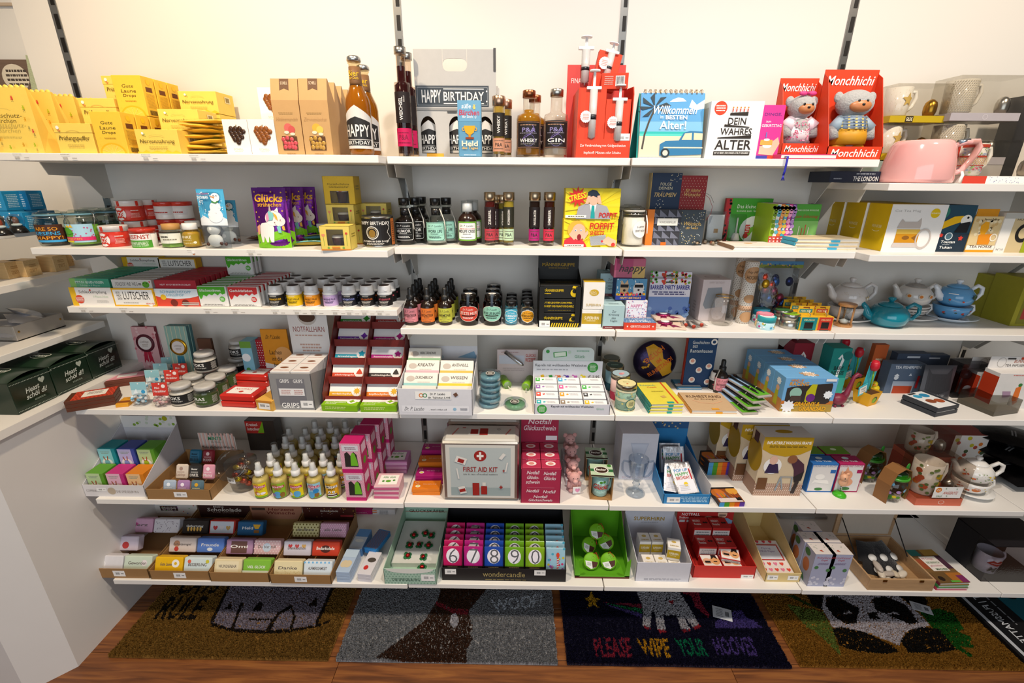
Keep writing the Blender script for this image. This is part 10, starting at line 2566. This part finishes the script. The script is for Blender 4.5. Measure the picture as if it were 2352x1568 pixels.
aL('midnight blue unicorn mat with colourful hoof lettering',(1303,1524),(1818,1529),'#15132a',[([(810,80),(870,240),(865,400),(940,425),(950,270),(980,270),(1010,440),(1090,450),(1060,300),(1190,305),(1240,440),(1325,440),(1250,290),(1350,420),(1415,395),(1300,200),(1220,85),(1220,-200),(800,-200)],'#bdbac0'),([(865,398),(945,422),(940,445),(880,430)],'#a82c38'),([(1010,440),(1090,445),(1090,472),(1025,470)],'#a82c38'),([(1240,438),(1325,432),(1325,460),(1255,466)],'#a82c38'),([(1350,420),(1415,392),(1425,415),(1375,442)],'#a82c38'),([(1120,165),(1170,160),(1160,195),(1125,190)],'#a82c38'),([(1240,90),(1340,120),(1370,220),(1500,330),(1515,300),(1490,270),(1440,200),(1410,100),(1380,-100),(1200,-100)],'#9c2c40'),([(480,180),(850,195),(860,235)],'#8a2c40'),([(480,185),(860,240),(860,285)],'#1f7a4a'),([(480,190),(860,290),(860,335)],'#5a4a8a'),([(370,75),(395,135),(465,140),(410,180),(455,240),(385,205),(330,240),(350,175),(285,135),(350,130)],'#c99a24'),([(1570,430),(1560,380),(1620,320),(1750,260),(1820,260),(1870,330),(1940,350),(2030,425)],'#54458a'),('PLEASE',((1370,1508),(1452,1510),(1447,1463),(1360,1465)),'#9c2c40'),('WIPE',((1478,1506),(1541,1510),(1534,1465),(1461,1466)),'#cf9a20'),('YOUR',((1567,1508),(1628,1507),(1613,1465),(1548,1466)),'#158058'),('HOOVES',((1648,1505),(1742,1506),(1725,1462),(1633,1463)),'#604a94')],1270,1340,4.2)
E_='#161413'
aL('coir mat with sitting panda among green leaves',(1840,1527),(2372,1536),'#8f6222',[([(250,180),(570,240),(660,400),(740,640),(500,410),(430,380)],'#6a7a34'),([(250,100),(320,100),(520,210),(440,190)],'#2f4a1c'),([(1420,240),(1600,220),(1730,260),(1820,400),(1770,420),(1880,470),(1910,570),(1780,550),(1900,630),(1880,650),(1700,540),(1520,360)],'#1c5a1c'),([(440,-100),(440,110),(480,190),(580,240),(600,100),(600,-100)],E_),([(1150,60),(1250,110),(1480,270),(1500,150),(1400,60)],E_),([(580,60),(570,220),(660,380),(980,440),(1250,545),(1300,430),(1520,370),(1440,280),(1250,110),(1200,-100),(620,-100)],'#c4bdc2'),([(600,120),(700,110),(900,220),(870,350),(800,360),(680,300),(600,190)],E_),([(1010,130),(1120,110),(1300,180),(1420,340),(1350,360),(1180,290),(1040,230)],E_),([(970,250),(1060,250),(1040,280),(1090,310),(990,315)],E_),([(760,260),(800,240),(850,260),(840,270),(800,258),(775,275)],'#c4bdc2'),([(1150,265),(1200,248),(1250,265),(1240,275),(1200,262),(1165,278)],'#c4bdc2'),([(660,400),(740,380),(950,430),(1180,540),(1250,600),(1100,620),(850,590),(720,540)],E_),([(1260,500),(1330,410),(1450,380),(1600,400),(1760,580),(1600,610),(1330,610)],E_)],1740,1340,3.843)
for i,(px,py,w_,l_,r_,lab)in enumerate(((1664,1420,.065,.05,-18,'white paper tag lying on the unicorn mat'),(2126,1407,.062,.04,-24,'white oval price tag lying on the panda mat'))):
 p=S(.014,px,py)
 o=ag('price_tag',lab,'tag',w_,l_,.001,'#c9ccd2',[('F',.35,.5,.4,.7,5,'#8a8d94'),('B',.75,.5,.2,.4,'#5a5d64')],(p.x,p.y+.02,.0145),(0,0,r_))
p=S(.02,2352,1519)
o=MB().box(.25,.22,0,.5,.44,.026,'#121214:g',.002).aa('boxed_doormat')
art(o,'printed_top',.44,.5,[('R',.62,.5,.76,1,'#121214'),('R',.5,.965,1,.025,'#b9bcc2'),('T','GS DOORMAT | FUSSMATTE',.46,.86,.8,.07,'#c9ccd0',.15),('F',.5,.79,.5,.02,1,'#8a8d92'),('R',.5,.36,1,.7,'#0f5a68'),('C',.4,.6,.06,'#121214',1,.7)],lambda u,v,e:Vector((.5-v,.44-u,.026+e)))
put(o,(p.x,p.y,.0005))
tag(o,'shrink-wrapped black doormat pack with teal picture at the picture edge','doormat')
